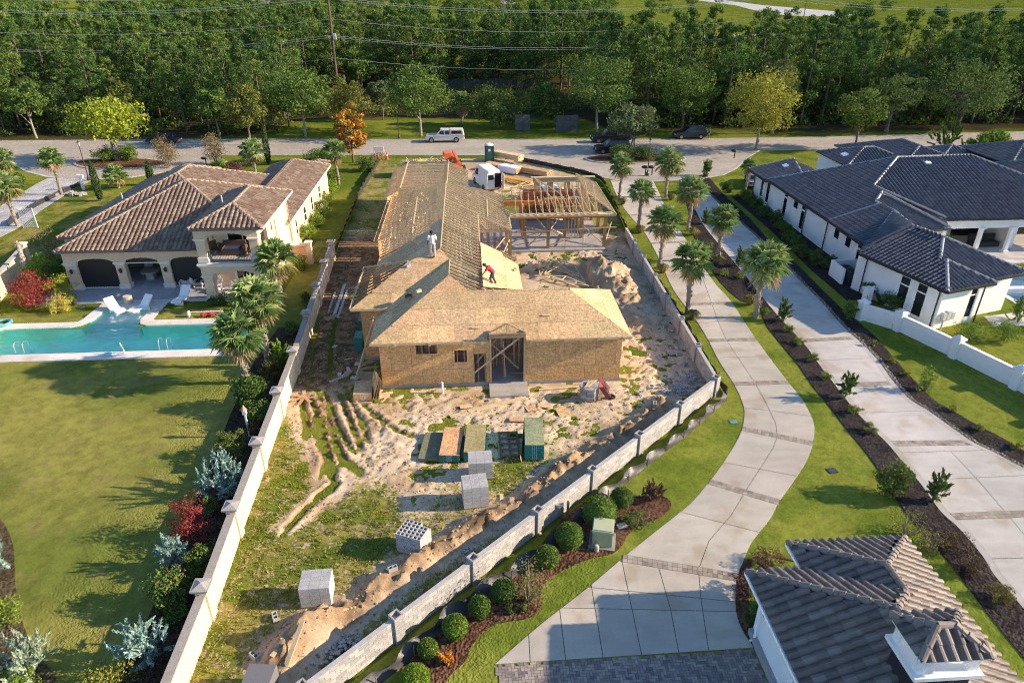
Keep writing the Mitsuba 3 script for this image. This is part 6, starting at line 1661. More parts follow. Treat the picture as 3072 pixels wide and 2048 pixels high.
# ---- single trees along the street and on the verges
TREES = [('shade_tree', 'slender green tree on the far verge at the far left', (-66.05, 111.41), 8.2, 5.2, 2.6, OAKG, 201),
         ('shade_tree', 'bright yellow-green tree with pale forked trunk on the left street island', (-46.93, 95.37), 7.9, 8.6, 2.6, YELG, 202),
         ('shade_tree', 'thin green tree with a straight trunk behind the brown shrubs on the verge', (-38.05, 109.67), 7.2, 4.8, 2.5, OAKG, 203),
         ('shade_tree', 'olive tree with a russet lower side standing by the kerb', (-31.91, 104.37), 8.4, 5.2, 1.8, OLIVE, 204),
         ('oak_tree', 'large dark green oak on the left end of the far lawn', (-25.25, 110.49), 9.8, 8.8, 2.4, OAKG, 205),
         ('shade_tree', 'small tree in a mulch ring behind the large dark oak', (-29.47, 118.08), 6.5, 4.5, 2.2, OAKG, 206),
         ('shade_tree', 'red, orange and yellow autumn tree beside the cream house garage wing', (-15.38, 92.67), 7.3, 4.0, 0.8, REDY, 207),
         ('shade_tree', 'olive green round tree left of the lamp post on the far lawn', (-19.29, 114.55), 8.2, 7.0, 1.2, OLIVE, 208),
         ('oak_tree', 'large oak on the far lawn behind the silver pickup', (-7.35, 109.37), 10.3, 9.6, 2.6, OAKG, 209),
         ('shade_tree', 'small tree in a mulch ring behind the lamp post', (-14.63, 123.36), 6.2, 4.6, 1.8, GREYG, 210),
         ('shade_tree', 'dense dark evergreen left of the shaded block screen', (4.99, 114.11), 6.5, 7.8, 0.2, DARKG + OLIVE[:1], 211),
         ('shade_tree', 'dense dark evergreen between two stretches of the shaded block screen', (12.67, 115.45), 6.8, 6.0, 0.2, DARKG, 212),
         ('oak_tree', 'largest oak behind the row of dark cars', (20.58, 111.36), 11.4, 10.8, 2.3, OAKG, 213),
         ('shade_tree', 'grey-green small tree on the right street island', (23.25, 97.78), 5.9, 7.2, 1.6, GREYG, 214),
         ('oak_tree', 'green oak behind the black pickup and the standing man', (34.07, 110.17), 9.9, 8.6, 2.4, OAKG, 215),
         ('shade_tree', 'golden green tree with a straight trunk at the street corner', (40.96, 96.68), 10.9, 9.0, 2.2, GOLD, 216),
         ('shade_tree', 'pale thin-leaved tree behind the golden tree', (47.9, 107.93), 11.0, 6.5, 3.5, GREYG + OLIVE, 217),
         ('shade_tree', 'yellowing open tree on the kerb before the dark wood', (55.57, 96.89), 7.9, 7.0, 2.4, OLIVE + OAKG, 218),
         ('shade_tree', 'rounded green tree leaning over the far verge', (66.45, 107.8), 8.6, 7.2, 2.4, GREYG + OAKG, 219),
         ('oak_tree', 'very broad grey-green oak at the right end of the far verge', (78.87, 109.14), 10.2, 13.0, 1.4, GREYG + OAKG, 220),
         ('shade_tree', 'green bushy tree by the right neighbour house', (66.92, 84.94), 4.6, 5.2, 0.6, LIME + OAKG, 221)]
for nm, lab, xy, H, w, base, cols, sd in TREES:
 big = w > 8
 tree(nm, lab, 'tree', xy, H, w, base, cols, sd, None, 110 if big else 70, 70, 0.34, GREYBARK if sd in (202, 214, 216, 213, 205, 209, 201, 217) else BARK, stems=3 if sd in (202, 214, 219, 221, 220) else 1)
shrub('feather_shrub', 'dark upright shrub with arching fronds by the kerb at right', 'shrub', (66.29, 92.65), 5.0, 4.4, DARKG + OAKG, 231, 'feather', size=0.3, n=60)
for xy, lab, h_ in (((-38.87, 91.32), 'brown seeding crape myrtle by the left street island', 4.2), ((-33.4, 93.08), 'brown seeding crape myrtle behind the garage wing', 4.4)):
 shrub('crape_myrtle', lab, 'shrub', xy, 2.9, h_, BROWNT, int(h_ * 50), 'sparse', None, 0.16, n=150)
# ---- the wood: pines one by one, the hidden rows behind as one mass
def pine_parts(seed, H=16.0, w=5.8, base=0.17, cols=PINEG, n=66, per=58, size=0.40):
 r = np.random.default_rng(seed)
 tb = MB((0.15, 0.115, 0.09))
 trunk_mesh(tb, H * 0.93, 0.17, r, 0.02, (0.15, 0.115, 0.09), n=6)
 cb = MB()
 P, Q = [], []
 for i in range(n):
  t = r.random() ** 0.85
  prof = (0.50 + 0.5 * math.sin(min(1, t * 1.5 + 0.10) * math.pi * 0.5)) * (1 - max(0, t - 0.55) / 0.45 * 0.72)
  a = r.uniform(0, 2 * math.pi)
  q = w / 2 * prof * (0.42 + 0.58 * r.random() ** 0.6)
  P.append((q * math.cos(a), q * math.sin(a), H * (base + (1 - base) * t)))
  Q.append(r.uniform(0.65, 1.3) * (1.0 - 0.3 * t))
 P = np.array(P)
 for c in P[::5]:
  tb.tube([(0, 0, c[2] - 0.9), (c[0] * 0.6, c[1] * 0.6, c[2] - 0.25), tuple(c)], [0.05, 0.035, 0.015], 3, cap=False)
 clumps(cb, P, Q, per, size, 0.42, cols, r, 0.6, 0.42, 0.35)
 return tb, cb
PINEV = []
for i in range(6):
 tb, cb = pine_parts(300 + i, cols=PINEG if i < 4 else [np.array(c) * [1.35, 1.15, 1.0] for c in PINEG], w=4.8 + 0.5 * (i % 3))
 PINEV.append((group_shape('pine_trunk_kind_' + 'abcdef'[i], tb, 'matte'), group_shape('pine_crown_kind_' + 'abcdef'[i], cb, 'leaf')))
BROADV = []
for i in range(4):
 r = np.random.default_rng(330 + i)
 tb, cb = MB(BARK), MB()
 P = crown_points(58, r, 6.4, 8.4, 2.0, 0.12, 0.3)
 trunk_mesh(tb, 7, 0.16, r, 0.05, BARK, P[:6])
 clumps(cb, P, r.uniform(0.75, 1.3, 58), 48, 0.42, 0.6, [OAKG, DARKG + OAKG, GREYG + OAKG, OLIVE][i], r)
 BROADV.append((group_shape('broad_trunk_kind_' + 'abcd'[i], tb, 'matte'), group_shape('broad_crown_kind_' + 'abcd'[i], cb, 'leaf')))
r = np.random.default_rng(11)
spots = []
def try_spot(x, y, d):
 if all((x - a) ** 2 + (y - b) ** 2 > d * d for a, b, *_ in spots):
  return True
 return False
def in_gap(x, y):
 """the clearing with the fence, and the far openings to the roads"""
 return (-31 < x < 24 and y < 151 + 3 * math.sin(x * 0.3)) or (abs(x + 3 - 0.0) < 22 and 188 < y < 330 and x < 14) or (x > 30 and y > 141 + 6 * math.sin(x * .2)) or (x < -28 and y > 205) 
edge = [t[2] for t in TREES]
for _ in range(9000):
 y = 114.5 + r.random() ** 1.25 * 84
 x = r.uniform(-0.78 * y - 12, 0.86 * y + 16)
 if in_gap(x, y) or not try_spot(x, y, 3.7 + 0.006 * (y - 114)):
  continue
 spots.append((x, y, r.random()))
spots.sort(key=lambda s: s[1])
npine = 0
for i, (x, y, q) in enumerate(spots):
 s = r.uniform(0.86, 1.12) * (0.80 if (x < -28 and y < 128) else 1.0) * (0.92 if x < 0 else 0.95)
 kind = int(q * 6) % 6
 rz = r.uniform(0, 360)
 t = T().translate([x, y, 0]) @ T().rotate([0, 0, 1], rz) @ T().scale([s, s, s])
 broad = r.random() < (0.26 if y < 124 else 0.10)
 V = BROADV[int(q * 4) % 4] if broad else PINEV[kind]
 if i < 300:
  if broad:
   k = thing('forest_tree', 'broadleaf tree growing among the pines of the wood beyond the street', 'tree', 'broadleaf trees in the wood')
  else:
   k = thing('pine_tree', 'tall dark green pine in the dense wood beyond the street', 'pine tree', 'pines of the wood')
  enter('trunk', {'type': 'instance', 'shapegroup': {'type': 'ref', 'id': V[0]}, 'to_world': t}, k)
  enter('crown', {'type': 'instance', 'shapegroup': {'type': 'ref', 'id': V[1]}, 'to_world': t}, k)
 else:
  scene[f'back_wood__{i:04d}'] = {'type': 'instance', 'shapegroup': {'type': 'ref', 'id': V[1]}, 'to_world': t}
  scene[f'back_wood__{i + 5000:04d}'] = {'type': 'instance', 'shapegroup': {'type': 'ref', 'id': V[0]}, 'to_world': t}
tag('back_wood', 'dense rear rows of the dark wood beyond the street', 'wood', kind='stuff')
# far tree masses past the openings
r = np.random.default_rng(12)
nfar = 0
for _ in range(520):
 y = r.uniform(205, 640)
 x = r.uniform(-0.80 * y - 10, 0.86 * y + 10)
 clear = (x > 0.2 * y and (y < 360 or r.random() < 0.72)) or (abs(x - (-3 - (y - 300) * 0.12)) < 16 + (y - 200) * .05 and y < 330) or (0.34 * y < x < 0.52 * y and y > 240) or (0.60 * y < x < 0.72 * y and y > 300)
 if clear:
  continue
 s = r.uniform(0.8, 1.3)
 V = BROADV[int(r.integers(4))] if r.random() < 0.5 else PINEV[int(r.integers(6))]
 t = T().translate([x, y, 0]) @ T().rotate([0, 0, 1], r.uniform(0, 360)) @ T().scale([s * 1.3, s * 1.3, s])
 scene[f'far_wood__{nfar:04d}'] = {'type': 'instance', 'shapegroup': {'type': 'ref', 'id': V[1]}, 'to_world': t}
 nfar += 1
tag('far_wood', 'far tree cover behind the wood and the power lines', 'wood', kind='stuff')
# undergrowth along the wood's edge and in the clearing
r = np.random.default_rng(13)
ub = MB()
for _ in range(760):
 y = 113.2 + r.random() ** 1.6 * 30
 x = r.uniform(-0.72 * y, 0.80 * y)
 if -30 < x < 24 and y < 128:
  continue
 h = r.uniform(0.6, 2.6)
 c = (x, y, h * 0.5)
 d = ball_dirs(46, r)
 d[:, 2] = np.abs(d[:, 2])
 leaves(ub, np.array([x, y, 0.1]) + d * [h * 0.8, h * 0.8, h] * r.uniform(0.5, 1, (46, 1)), d + [0, 0, .3], 0.40, 0.6, np.array((DARKG, OAKG[:3], OLIVE)[int(r.integers(3))]) * r.uniform(.7, 1.2), r)
k = ub.put('undergrowth', 'leaf')
tag(k, 'dark undergrowth along the edge of the wood', 'undergrowth', kind='stuff')
ub = MB()
for _ in range(420):
 y = r.uniform(127, 156)
 x = r.uniform(-32, 27)
 h = r.uniform(0.5, 2.3)
 d = ball_dirs(42, r)
 d[:, 2] = np.abs(d[:, 2])
 leaves(ub, np.array([x, y, 0.1]) + d * [h * 0.9, h * 0.9, h] * r.uniform(0.5, 1, (42, 1)), d + [0, 0, .3], 0.36, 0.5, np.array((OLIVE, GOLD, BROWNT, OAKG)[int(r.integers(4))]) * r.uniform(.8, 1.15), r)
k = ub.put('scrub', 'leaf')
tag(k, 'olive and tan scrub in the clearing before the wooden fence', 'scrub', kind='stuff')
# ---- garden shrubs
S = [
 # the bed along the cream wall
 ('magnolia', 'glossy dark magnolia bush beside the cream wall below the palms', 'shrub', (-12.85, 33.7), 2.1, 2.5, DARKG + OAKG[:1], 'loose', 0.14),
 ('garden_shrub', 'dark green bush between the magnolia and the white bird house', 'shrub', (-11.93, 32.03), 1.8, 1.7, OAKG, 'loose', 0.10),
 ('garden_shrub', 'mixed reddish-green bush left of the white bird house', 'shrub', (-12.57, 29.33), 1.9, 1.5, OAKG + [(0.13, 0.08, 0.03)], 'loose', 0.10),
 ('blue_cedar', 'silvery blue cedar, the farthest one along the cream wall', 'conifer', (-12.15, 26.26), 2.5, 2.0, BLUEC, 'feather', 0.13),
 ('red_maple', 'dark red maple between the blue cedars by the cream wall', 'tree', (-12.74, 23.28), 2.0, 2.0, REDM, 'loose', 0.09),
 ('garden_shrub', 'small green bush behind the red maple at the wall', 'shrub', (-12.34, 24.91), 0.9, 1.0, OAKG, 'loose', 0.08),
 ('blue_cedar', 'silvery blue cedar, the slim middle one by the cream wall', 'conifer', (-12.83, 21.81), 1.4, 1.6, BLUEC, 'feather', 0.11),
 ('garden_shrub', 'olive green bush leaning on the cream wall coping', 'shrub', (-11.43, 21.32), 1.4, 1.6, OLIVE + OAKG, 'loose', 0.09),
 ('magnolia', 'magnolia bush with bronze leaf backs near the lower wall', 'shrub', (-12.16, 19.64), 1.8, 1.9, DARKG + OAKG + [(0.15, 0.09, 0.03)], 'loose', 0.12),
 ('garden_shrub', 'low green bush below the bronze magnolia', 'shrub', (-11.74, 18.94), 1.2, 0.9, OAKG, 'loose', 0.09),
 ('blue_cedar', 'silvery blue cedar, the largest and nearest by the cream wall', 'conifer', (-12.06, 17.15), 2.1, 1.9, BLUEC, 'feather', 0.12),
 ('garden_shrub', 'yellow-olive bush cut off by the bottom edge', 'shrub', (-12.8, 15.92), 2.0, 1.2, OLIVE + GOLD, 'loose', 0.09),
 ('flower_bush', 'dark bush with small purple flowers beside the lower wall', 'shrub', (-11.72, 16.26), 1.2, 0.6, DARKG + [(0.16, 0.03, 0.12)], 'loose', 0.07),
 ('grey_shrub', 'grey-blue leafy bush at the lower left corner', 'shrub', (-16.12, 16.79), 2.0, 1.6, [(0.22, 0.27, 0.19), (0.17, 0.22, 0.15), (0.27, 0.32, 0.24)], 'feather', 0.12),
 ('grey_shrub', 'grey-blue leafy bush on the left edge above the yellowing bush', 'shrub', (-19.98, 21.39), 1.9, 1.9, BLUEC, 'feather', 0.12),
 ('garden_shrub', 'yellowing green bush on the left edge of the lawn', 'shrub', (-18.16, 19.04), 1.6, 1.4, YELG + OAKG, 'loose', 0.09),
 ('garden_shrub', 'bright green low bush in the lower left corner', 'shrub', (-16.09, 16.04), 1.6, 0.8, LIME, 'loose', 0.09),
 ('garden_shrub', 'upright yellow-green shrub between palm and cream wall', 'shrub', (-12.12, 38.27), 1.5, 1.9, LIME, 'feather', 0.13),
 ('rose_bush', 'dark bush with red blooms under the leaning palm', 'shrub', (-12.56, 37.07), 1.6, 1.2, DARKG + DARKG + [(0.30, 0.02, 0.03)], 'loose', 0.09),
 ('garden_shrub', 'slim green shrub behind the upright yellow-green one', 'shrub', (-12.55, 42.78), 1.1, 1.2, OAKG, 'loose', 0.1),
 ('rose_bush', 'low bush with pink blooms beside the white bird house', 'shrub', (-12.02, 31.02), 1.0, 0.8, DARKG + [(0.35, 0.06, 0.09)], 'loose', 0.08),
 # the far left garden
 ('red_maple', 'crimson Japanese maple left of the veranda', 'tree', (-32.69, 48.56), 3.4, 2.9, REDM + [(0.30, 0.06, 0.05)], 'loose', 0.11),
 ('garden_shrub', 'yellow leafy bush behind the crimson maple', 'shrub', (-31.38, 49.73), 2.3, 2.1, GOLD + YELG, 'loose', 0.10),
 ('garden_shrub', 'round golden bush in front of the veranda end', 'shrub', (-30.43, 47.51), 2.0, 1.3, [(0.34, 0.30, 0.06), (0.28, 0.25, 0.05), (0.40, 0.34, 0.08)], 'loose', 0.08),
 ('garden_shrub', 'bright green bush left of the veranda column', 'shrub', (-34.47, 52.86), 2.4, 2.4, LIME, 'loose', 0.12),
 ('garden_shrub', 'dark evergreen in the corner of the veranda wall', 'shrub', (-33, 52.77), 2.2, 2.4, DARKG, 'loose', 0.12),
 ('crape_myrtle', 'bare twiggy brown shrub left of the tiled roof', 'shrub', (-37.18, 59.33), 3.2, 2.8, BROWNT, 'sparse', 0.12),
 ('garden_shrub', 'clipped round bush between the palms at the far left', 'shrub', (-53.01, 82.67), 2.1, 1.8, OAKG, 'ball', 0.14),
 ('garden_shrub', 'low dark bush at the left edge beside a palm', 'shrub', (-54.8, 82.78), 2.2, 1.3, OAKG, 'loose', 0.14),
 ('garden_shrub', 'purple-leaved shrub behind the tiled roof', 'shrub', (-27.95, 84.41), 3.4, 2.2, PURP + [(0.16, 0.07, 0.07)], 'loose', 0.14),
 ('garden_shrub', 'grey lavender-coloured shrub behind the tiled roof', 'shrub', (-29.8, 84.53), 3.0, 1.4, [(0.13, 0.11, 0.11), (0.10, 0.10, 0.08)], 'loose', 0.12),
 ('garden_shrub', 'bright green shrub below the crape myrtle behind the roof', 'shrub', (-31.93, 88.86), 2.6, 1.5, LIME, 'loose', 0.14),
 ('garden_shrub', 'green shrub at the left on the street island', 'shrub', (-48.45, 95.47), 3.6, 1.9, OAKG, 'loose', 0.16),
 ('garden_shrub', 'lighter green shrub at the right on the left street island', 'shrub', (-45.58, 95.53), 2.6, 2.2, LIME + OAKG, 'loose', 0.16),
 ('garden_shrub', 'dark bush left of the black pickup island tree', 'shrub', (20.52, 92.4), 3.4, 1.9, OAKG + DARKG, 'loose', 0.16),
 ('garden_shrub', 'dark bush right of the grey-green island tree', 'shrub', (23.59, 91.96), 3.4, 1.8, OAKG + DARKG, 'loose', 0.16),
 ('garden_shrub', 'dark green bush mass at the garage wing corner', 'shrub', (-19.24, 89.63), 4.2, 2.6, DARKG + OAKG, 'loose', 0.16),
 ('garden_shrub', 'dark bush beside the autumn tree', 'shrub', (-13.13, 88.35), 2.8, 1.8, DARKG + OAKG, 'loose', 0.14),
 ('garden_shrub', 'brown bare shrub right of the autumn tree', 'shrub', (-12.04, 91.5), 2.4, 1.7, BROWNT, 'sparse', 0.12),
 # hedge along the garage wing
 ('garden_shrub', 'bright green shrub in the row beside the garage wing, nearest', 'shrub', (-15.55, 62.17), 2.6, 1.7, LIME, 'loose', 0.11),
 ('garden_shrub', 'bright green shrub in the row beside the garage wing, second', 'shrub', (-15.66, 66.1), 2.5, 1.6, LIME + OAKG, 'loose', 0.11),
 ('garden_shrub', 'deep green shrub in the row beside the garage wing, third', 'shrub', (-15.41, 69.43), 2.6, 1.8, OAKG, 'loose', 0.12),
 ('garden_shrub', 'pale green shrub in the row beside the garage wing, fourth', 'shrub', (-15.87, 73.75), 2.4, 1.6, LIME + OAKG, 'loose', 0.12),
 ('garden_shrub', 'green shrub in the row beside the garage wing, fifth', 'shrub', (-16, 77.81), 2.4, 1.7, LIME, 'loose', 0.12),
 ('garden_shrub', 'green shrub in the row beside the garage wing, farthest', 'shrub', (-16.41, 81.72), 2.2, 1.7, OAKG + LIME, 'loose', 0.12),
 ('garden_shrub', 'brownish shrub at the porch under the balcony', 'shrub', (-17.72, 48.09), 2.0, 1.5, OAKG + [(0.12, 0.08, 0.04)], 'loose', 0.08),
 ('garden_shrub', 'dark leafy plant left of the porch shrub', 'shrub', (-19.04, 48.17), 1.3, 0.9, DARKG, 'loose', 0.09),
 ('garden_shrub', 'dark fern-like plant by the porch column', 'shrub', (-19.68, 48.05), 0.9, 0.6, DARKG, 'spiky', 0.09),
 ('garden_shrub', 'yellow-green shrub right of the porch palm', 'shrub', (-14.3, 54.65), 1.4, 1.3, YELG + OAKG, 'feather', 0.11),
 ('garden_shrub', 'green bush at the foot of the porch palm', 'shrub', (-15.39, 48.73), 1.6, 0.9, OAKG, 'loose', 0.09),
 ('garden_shrub', 'small green shrub on the side lawn by the cream wall', 'shrub', (-12.56, 47.76), 0.9, 1.0, OAKG, 'feather', 0.1),
 # clipped balls below the block wall
 ('clipped_bush', 'large clipped round bush below the block wall', 'shrub', (5.39, 23.1), 1.55, 1.45, OAKG + LIME[:1], 'ball', 0.07),
 ('clipped_bush', 'clipped round bush left of the green utility cabinet', 'shrub', (3.85, 21.85), 1.22, 1.2, OAKG + LIME[:1], 'ball', 0.07),
 ('clipped_bush', 'clipped round bush at the upper end of the bark bed', 'shrub', (6.62, 24.23), 1.05, 1.0, OAKG, 'ball', 0.07),
 ('clipped_bush', 'clipped round bush right of the sparse tree', 'shrub', (2.79, 20.84), 1.0, 0.95, OAKG + LIME[:1], 'ball', 0.07),
 ('clipped_bush', 'loose round bush shaded left of the sparse tree', 'shrub', (0.85, 19.2), 0.95, 0.9, OAKG, 'ball', 0.07),
 ('clipped_bush', 'round bush third from the bottom of the bark bed', 'shrub', (-0.1, 18.47), 0.85, 0.9, OAKG + LIME[:1], 'ball', 0.065),
 ('clipped_bush', 'fresh green round bush above the orange plant', 'shrub', (-1.04, 17.58), 0.95, 0.95, LIME + OAKG, 'ball', 0.07),
 ('clipped_bush', 'small round bush left of the orange plant', 'shrub', (-2.02, 16.79), 0.72, 0.75, LIME + OAKG, 'ball', 0.065),
 ('clipped_bush', 'yellow-green round bush at the bottom edge', 'shrub', (-2.41, 15.65), 1.05, 0.7, LIME, 'ball', 0.07),
 ('garden_shrub', 'dark red shrub at the upper end of the bark bed', 'shrub', (8.14, 24.53), 1.2, 1.05, PURP, 'feather', 0.09),
 ('garden_shrub', 'spreading grey-green low shrub in the bark bed', 'shrub', (7.12, 23.13), 1.6, 0.55, GREYG + OAKG, 'loose', 0.07),
 ('croton', 'orange and red leafy plant in the bark bed', 'plant', (-1.33, 16.48), 0.6, 0.55, [(0.42, 0.06, 0.02), (0.36, 0.16, 0.02), (0.20, 0.20, 0.03)], 'loose', 0.09),
 ('garden_shrub', 'small low plant right below the sparse tree', 'shrub', (1.69, 18.57), 0.55, 0.35, OLIVE, 'loose', 0.06),
 ('garden_shrub', 'small low plant left below the sparse tree', 'shrub', (1.09, 18.57), 0.55, 0.35, OAKG, 'loose', 0.06),
 ('garden_shrub', 'loose tree-like shrub with thin brownish leaves in the bark bed', 'shrub', (1.82, 19.07), 2.1, 2.1, OLIVE + BROWNT[:1] + OAKG[:1], 'sparse', 0.09),
 # between and beside the drives
 ('magnolia', 'young magnolia in the bed between the drives, right of the wide curve', 'tree', (21.62, 32.65), 1.05, 1.9, OAKG + DARKG, 'feather', 0.13),
 ('magnolia', 'young magnolia in the bed between the drives, near the large palm', 'tree', (22.24, 42.78), 0.95, 1.7, OAKG + DARKG, 'feather', 0.13),
 ('magnolia', 'young magnolia in the bed between the drives, beyond the large palm', 'tree', (22.72, 53.32), 0.9, 1.6, OAKG + DARKG, 'feather', 0.13),
 ('magnolia', 'young magnolia in the bed between the drives, farthest one', 'tree', (23.41, 64.61), 0.9, 1.5, OAKG + DARKG, 'feather', 0.13),
 ('magnolia', 'young thin magnolia on the lawn side of the grey drive', 'tree', (26.81, 33.1), 1.1, 1.7, OAKG + LIME, 'sparse', 0.12),
 ('magnolia', 'bronze-leaved magnolia bush beside the grey drive', 'tree', (19.65, 24.12), 1.7, 1.9, DARKG + OAKG + [(0.17, 0.10, 0.03)], 'loose', 0.13),
 ('magnolia', 'slender green magnolia beside the bronze-leaved one', 'tree', (21.36, 23.61), 1.0, 1.7, OAKG + GREYG, 'feather', 0.13),
 ('magnolia', 'young shrub on the lawn side near the white garden wall', 'tree', (27.01, 42.69), 0.9, 1.5, OAKG, 'feather', 0.12),
 ('magnolia', 'small conical magnolia at the head of the grey drive', 'tree', (29.47, 83.1), 1.2, 2.0, DARKG + OAKG, 'loose', 0.14),
 ('magnolia', 'small magnolia on the front lawn by the grey drive', 'tree', (29.11, 74.82), 1.2, 1.6, DARKG + OAKG, 'loose', 0.13),
 ('garden_shrub', 'wild sparse shrub above the garage roof', 'shrub', (18.8, 21.63), 2.3, 1.3, GREYG + BROWNT[:2] + OLIVE, 'sparse', 0.08),
 ('garden_shrub', 'wild twiggy shrub right of the garage ridge', 'shrub', (19.42, 20.7), 1.8, 1.0, OLIVE + BROWNT[:2], 'sparse', 0.08),
 ('garden_shrub', 'low purple-brown shrub at the bed beside the grey drive', 'shrub', (20.46, 20.63), 1.5, 0.8, PURP + OAKG[:1], 'loose', 0.07),
 ('garden_shrub', 'low dark shrub farther down the bed beside the grey drive', 'shrub', (20.29, 19.46), 1.4, 0.7, PURP + OAKG[:1], 'loose', 0.07),
 ('garden_shrub', 'low shrub near the right edge in the dark bed', 'shrub', (20.52, 17.97), 1.3, 0.6, OLIVE + PURP[:1], 'loose', 0.07),
 ('garden_shrub', 'purple-brown shrub left of the garage roof corner', 'shrub', (12.08, 20.21), 1.6, 0.7, PURP + BROWNT[:1], 'loose', 0.07),
 ('garden_shrub', 'purple-brown shrub in the bark bed at the garage eave', 'shrub', (10.66, 18.87), 1.2, 0.8, PURP, 'loose', 0.07),
 ('garden_shrub', 'dark green shrub in the shade of the garage wall', 'shrub', (10.38, 17.45), 1.0, 1.1, DARKG, 'loose', 0.08),
 ('garden_shrub', 'leafy bushes at the white house end wall, left part', 'shrub', (33.8, 39.3), 2.2, 1.3, OAKG + LIME, 'loose', 0.09),
 ('garden_shrub', 'leafy bushes at the white house end wall, middle part', 'shrub', (35.9, 39.0), 2.2, 1.3, OAKG + LIME, 'loose', 0.09),
 ('garden_shrub', 'tall leafy bush by the blue pool', 'shrub', (39.0, 41.6), 2.0, 1.9, OAKG + LIME, 'feather', 0.12),
 ('garden_shrub', 'leafy bush at the right edge by the blue pool', 'shrub', (40.6, 40.4), 2.2, 1.4, OAKG + LIME, 'loose', 0.09),
]
for i, (nm, lab, cat, xy, w, h, cols, st_, sz) in enumerate(S):
 shrub(nm, lab, cat, xy, w, h, cols, 400 + i, st_, None, sz)
r = np.random.default_rng(14)
for i, (x, y) in enumerate([(30.4, 73.0), (30.3, 71.2), (30.5, 69.3), (30.2, 66.5), (30.6, 64.6), (30.3, 62.5), (29.9, 60.4), (29.5, 58.6), (29.3, 56.8), (29.1, 55.0), (29.4, 53.0), (30.1, 52.4), (30.9, 47.3), (30.6, 46.4), (30.9, 45.3), (31.1, 44.2)]):
 shrub('wall_shrub', 'dark leafy shrub in the bed under the white house wall', 'shrub', (x, y), r.uniform(1.2, 1.9), r.uniform(0.8, 1.6), DARKG + OAKG[:2], 520 + i, 'loose', 'shrubs under the white wall', 0.11)
for i, p in enumerate([(21.84, 41.16), (21.92, 39.23), (21.73, 37.05), (21.54, 34.78), (21.41, 31.07), (21.31, 29.26), (21.95, 50.69), (21.47, 43.98), (21.71, 57.86), (20.84, 51.5)]):
 shrub('low_shrub', 'low pale green shrub in the black bed between the drives', 'shrub', p, 0.95, 0.5, OLIVE + LIME, 540 + i, 'loose', 'low shrubs between the drives', 0.07)
for i, p in enumerate([(26.72, 38.81), (26.72, 36.62), (26.68, 34.93), (27.1, 30.85), (27.38, 29), (28.19, 27.31)]):
 shrub('low_shrub', 'small yellowish shrub in the black bed right of the grey drive', 'shrub', p, 0.65, 0.4, OLIVE + GOLD, 560 + i, 'loose', 'small shrubs right of the grey drive', 0.06)
for i, p in enumerate([(20.87, 45.68), (21.17, 54.02), (21.18, 61.48), (15.78, 43.46), (15.93, 52.38), (16.31, 62.41), (16.54, 71.72), (22.23, 73.01)]):
 shrub('grass_tuft', 'tawny ornamental grass tuft at the foot of a drive palm', 'grass', p, 1.5, 0.8, [(0.17, 0.14, 0.05), (0.12, 0.13, 0.03), (0.22, 0.17, 0.08)], 580 + i, 'spiky', 'grass tufts under the drive palms')
# ---------------------------------------------------------------- vehicles
def loft(mb, prof, hw, col, bevel=0.05):
 """a closed side outline (x, z) swept across the width; hw(x, z) gives the half width, edges chamfered"""
 p = np.array(prof, float)
 n = len(p)
 c = p.mean(0)
 inn = p + (c - p) / (np.linalg.norm(c - p, axis=1, keepdims=True)) * bevel
 h = np.array([hw(x, z) for x, z in p])
 rows = [np.column_stack([inn[:, 0], -h, inn[:, 1]]), np.column_stack([p[:, 0], -(h - bevel), p[:, 1]]), np.column_stack([p[:, 0], h - bevel, p[:, 1]]), np.column_stack([inn[:, 0], h, inn[:, 1]])]
 v = np.vstack(rows)
 f = []
 for r_ in range(3):
  for i in range(n):
   j = (i + 1) % n
   f += [[r_ * n + i, r_ * n + j, (r_ + 1) * n + j], [r_ * n + i, (r_ + 1) * n + j, (r_ + 1) * n + i]]
 _, tri = trimesh.creation.triangulate_polygon(sg.Polygon(inn), engine='earcut')
 a, tri = trimesh.creation.triangulate_polygon(sg.Polygon(inn), engine='earcut')
 idx = np.array([int(np.argmin(np.linalg.norm(inn - q, axis=1))) for q in a])[tri]
 f += idx.tolist() + (idx[:, ::-1] + 3 * n).tolist()
 return mb.raw(v, f, col)
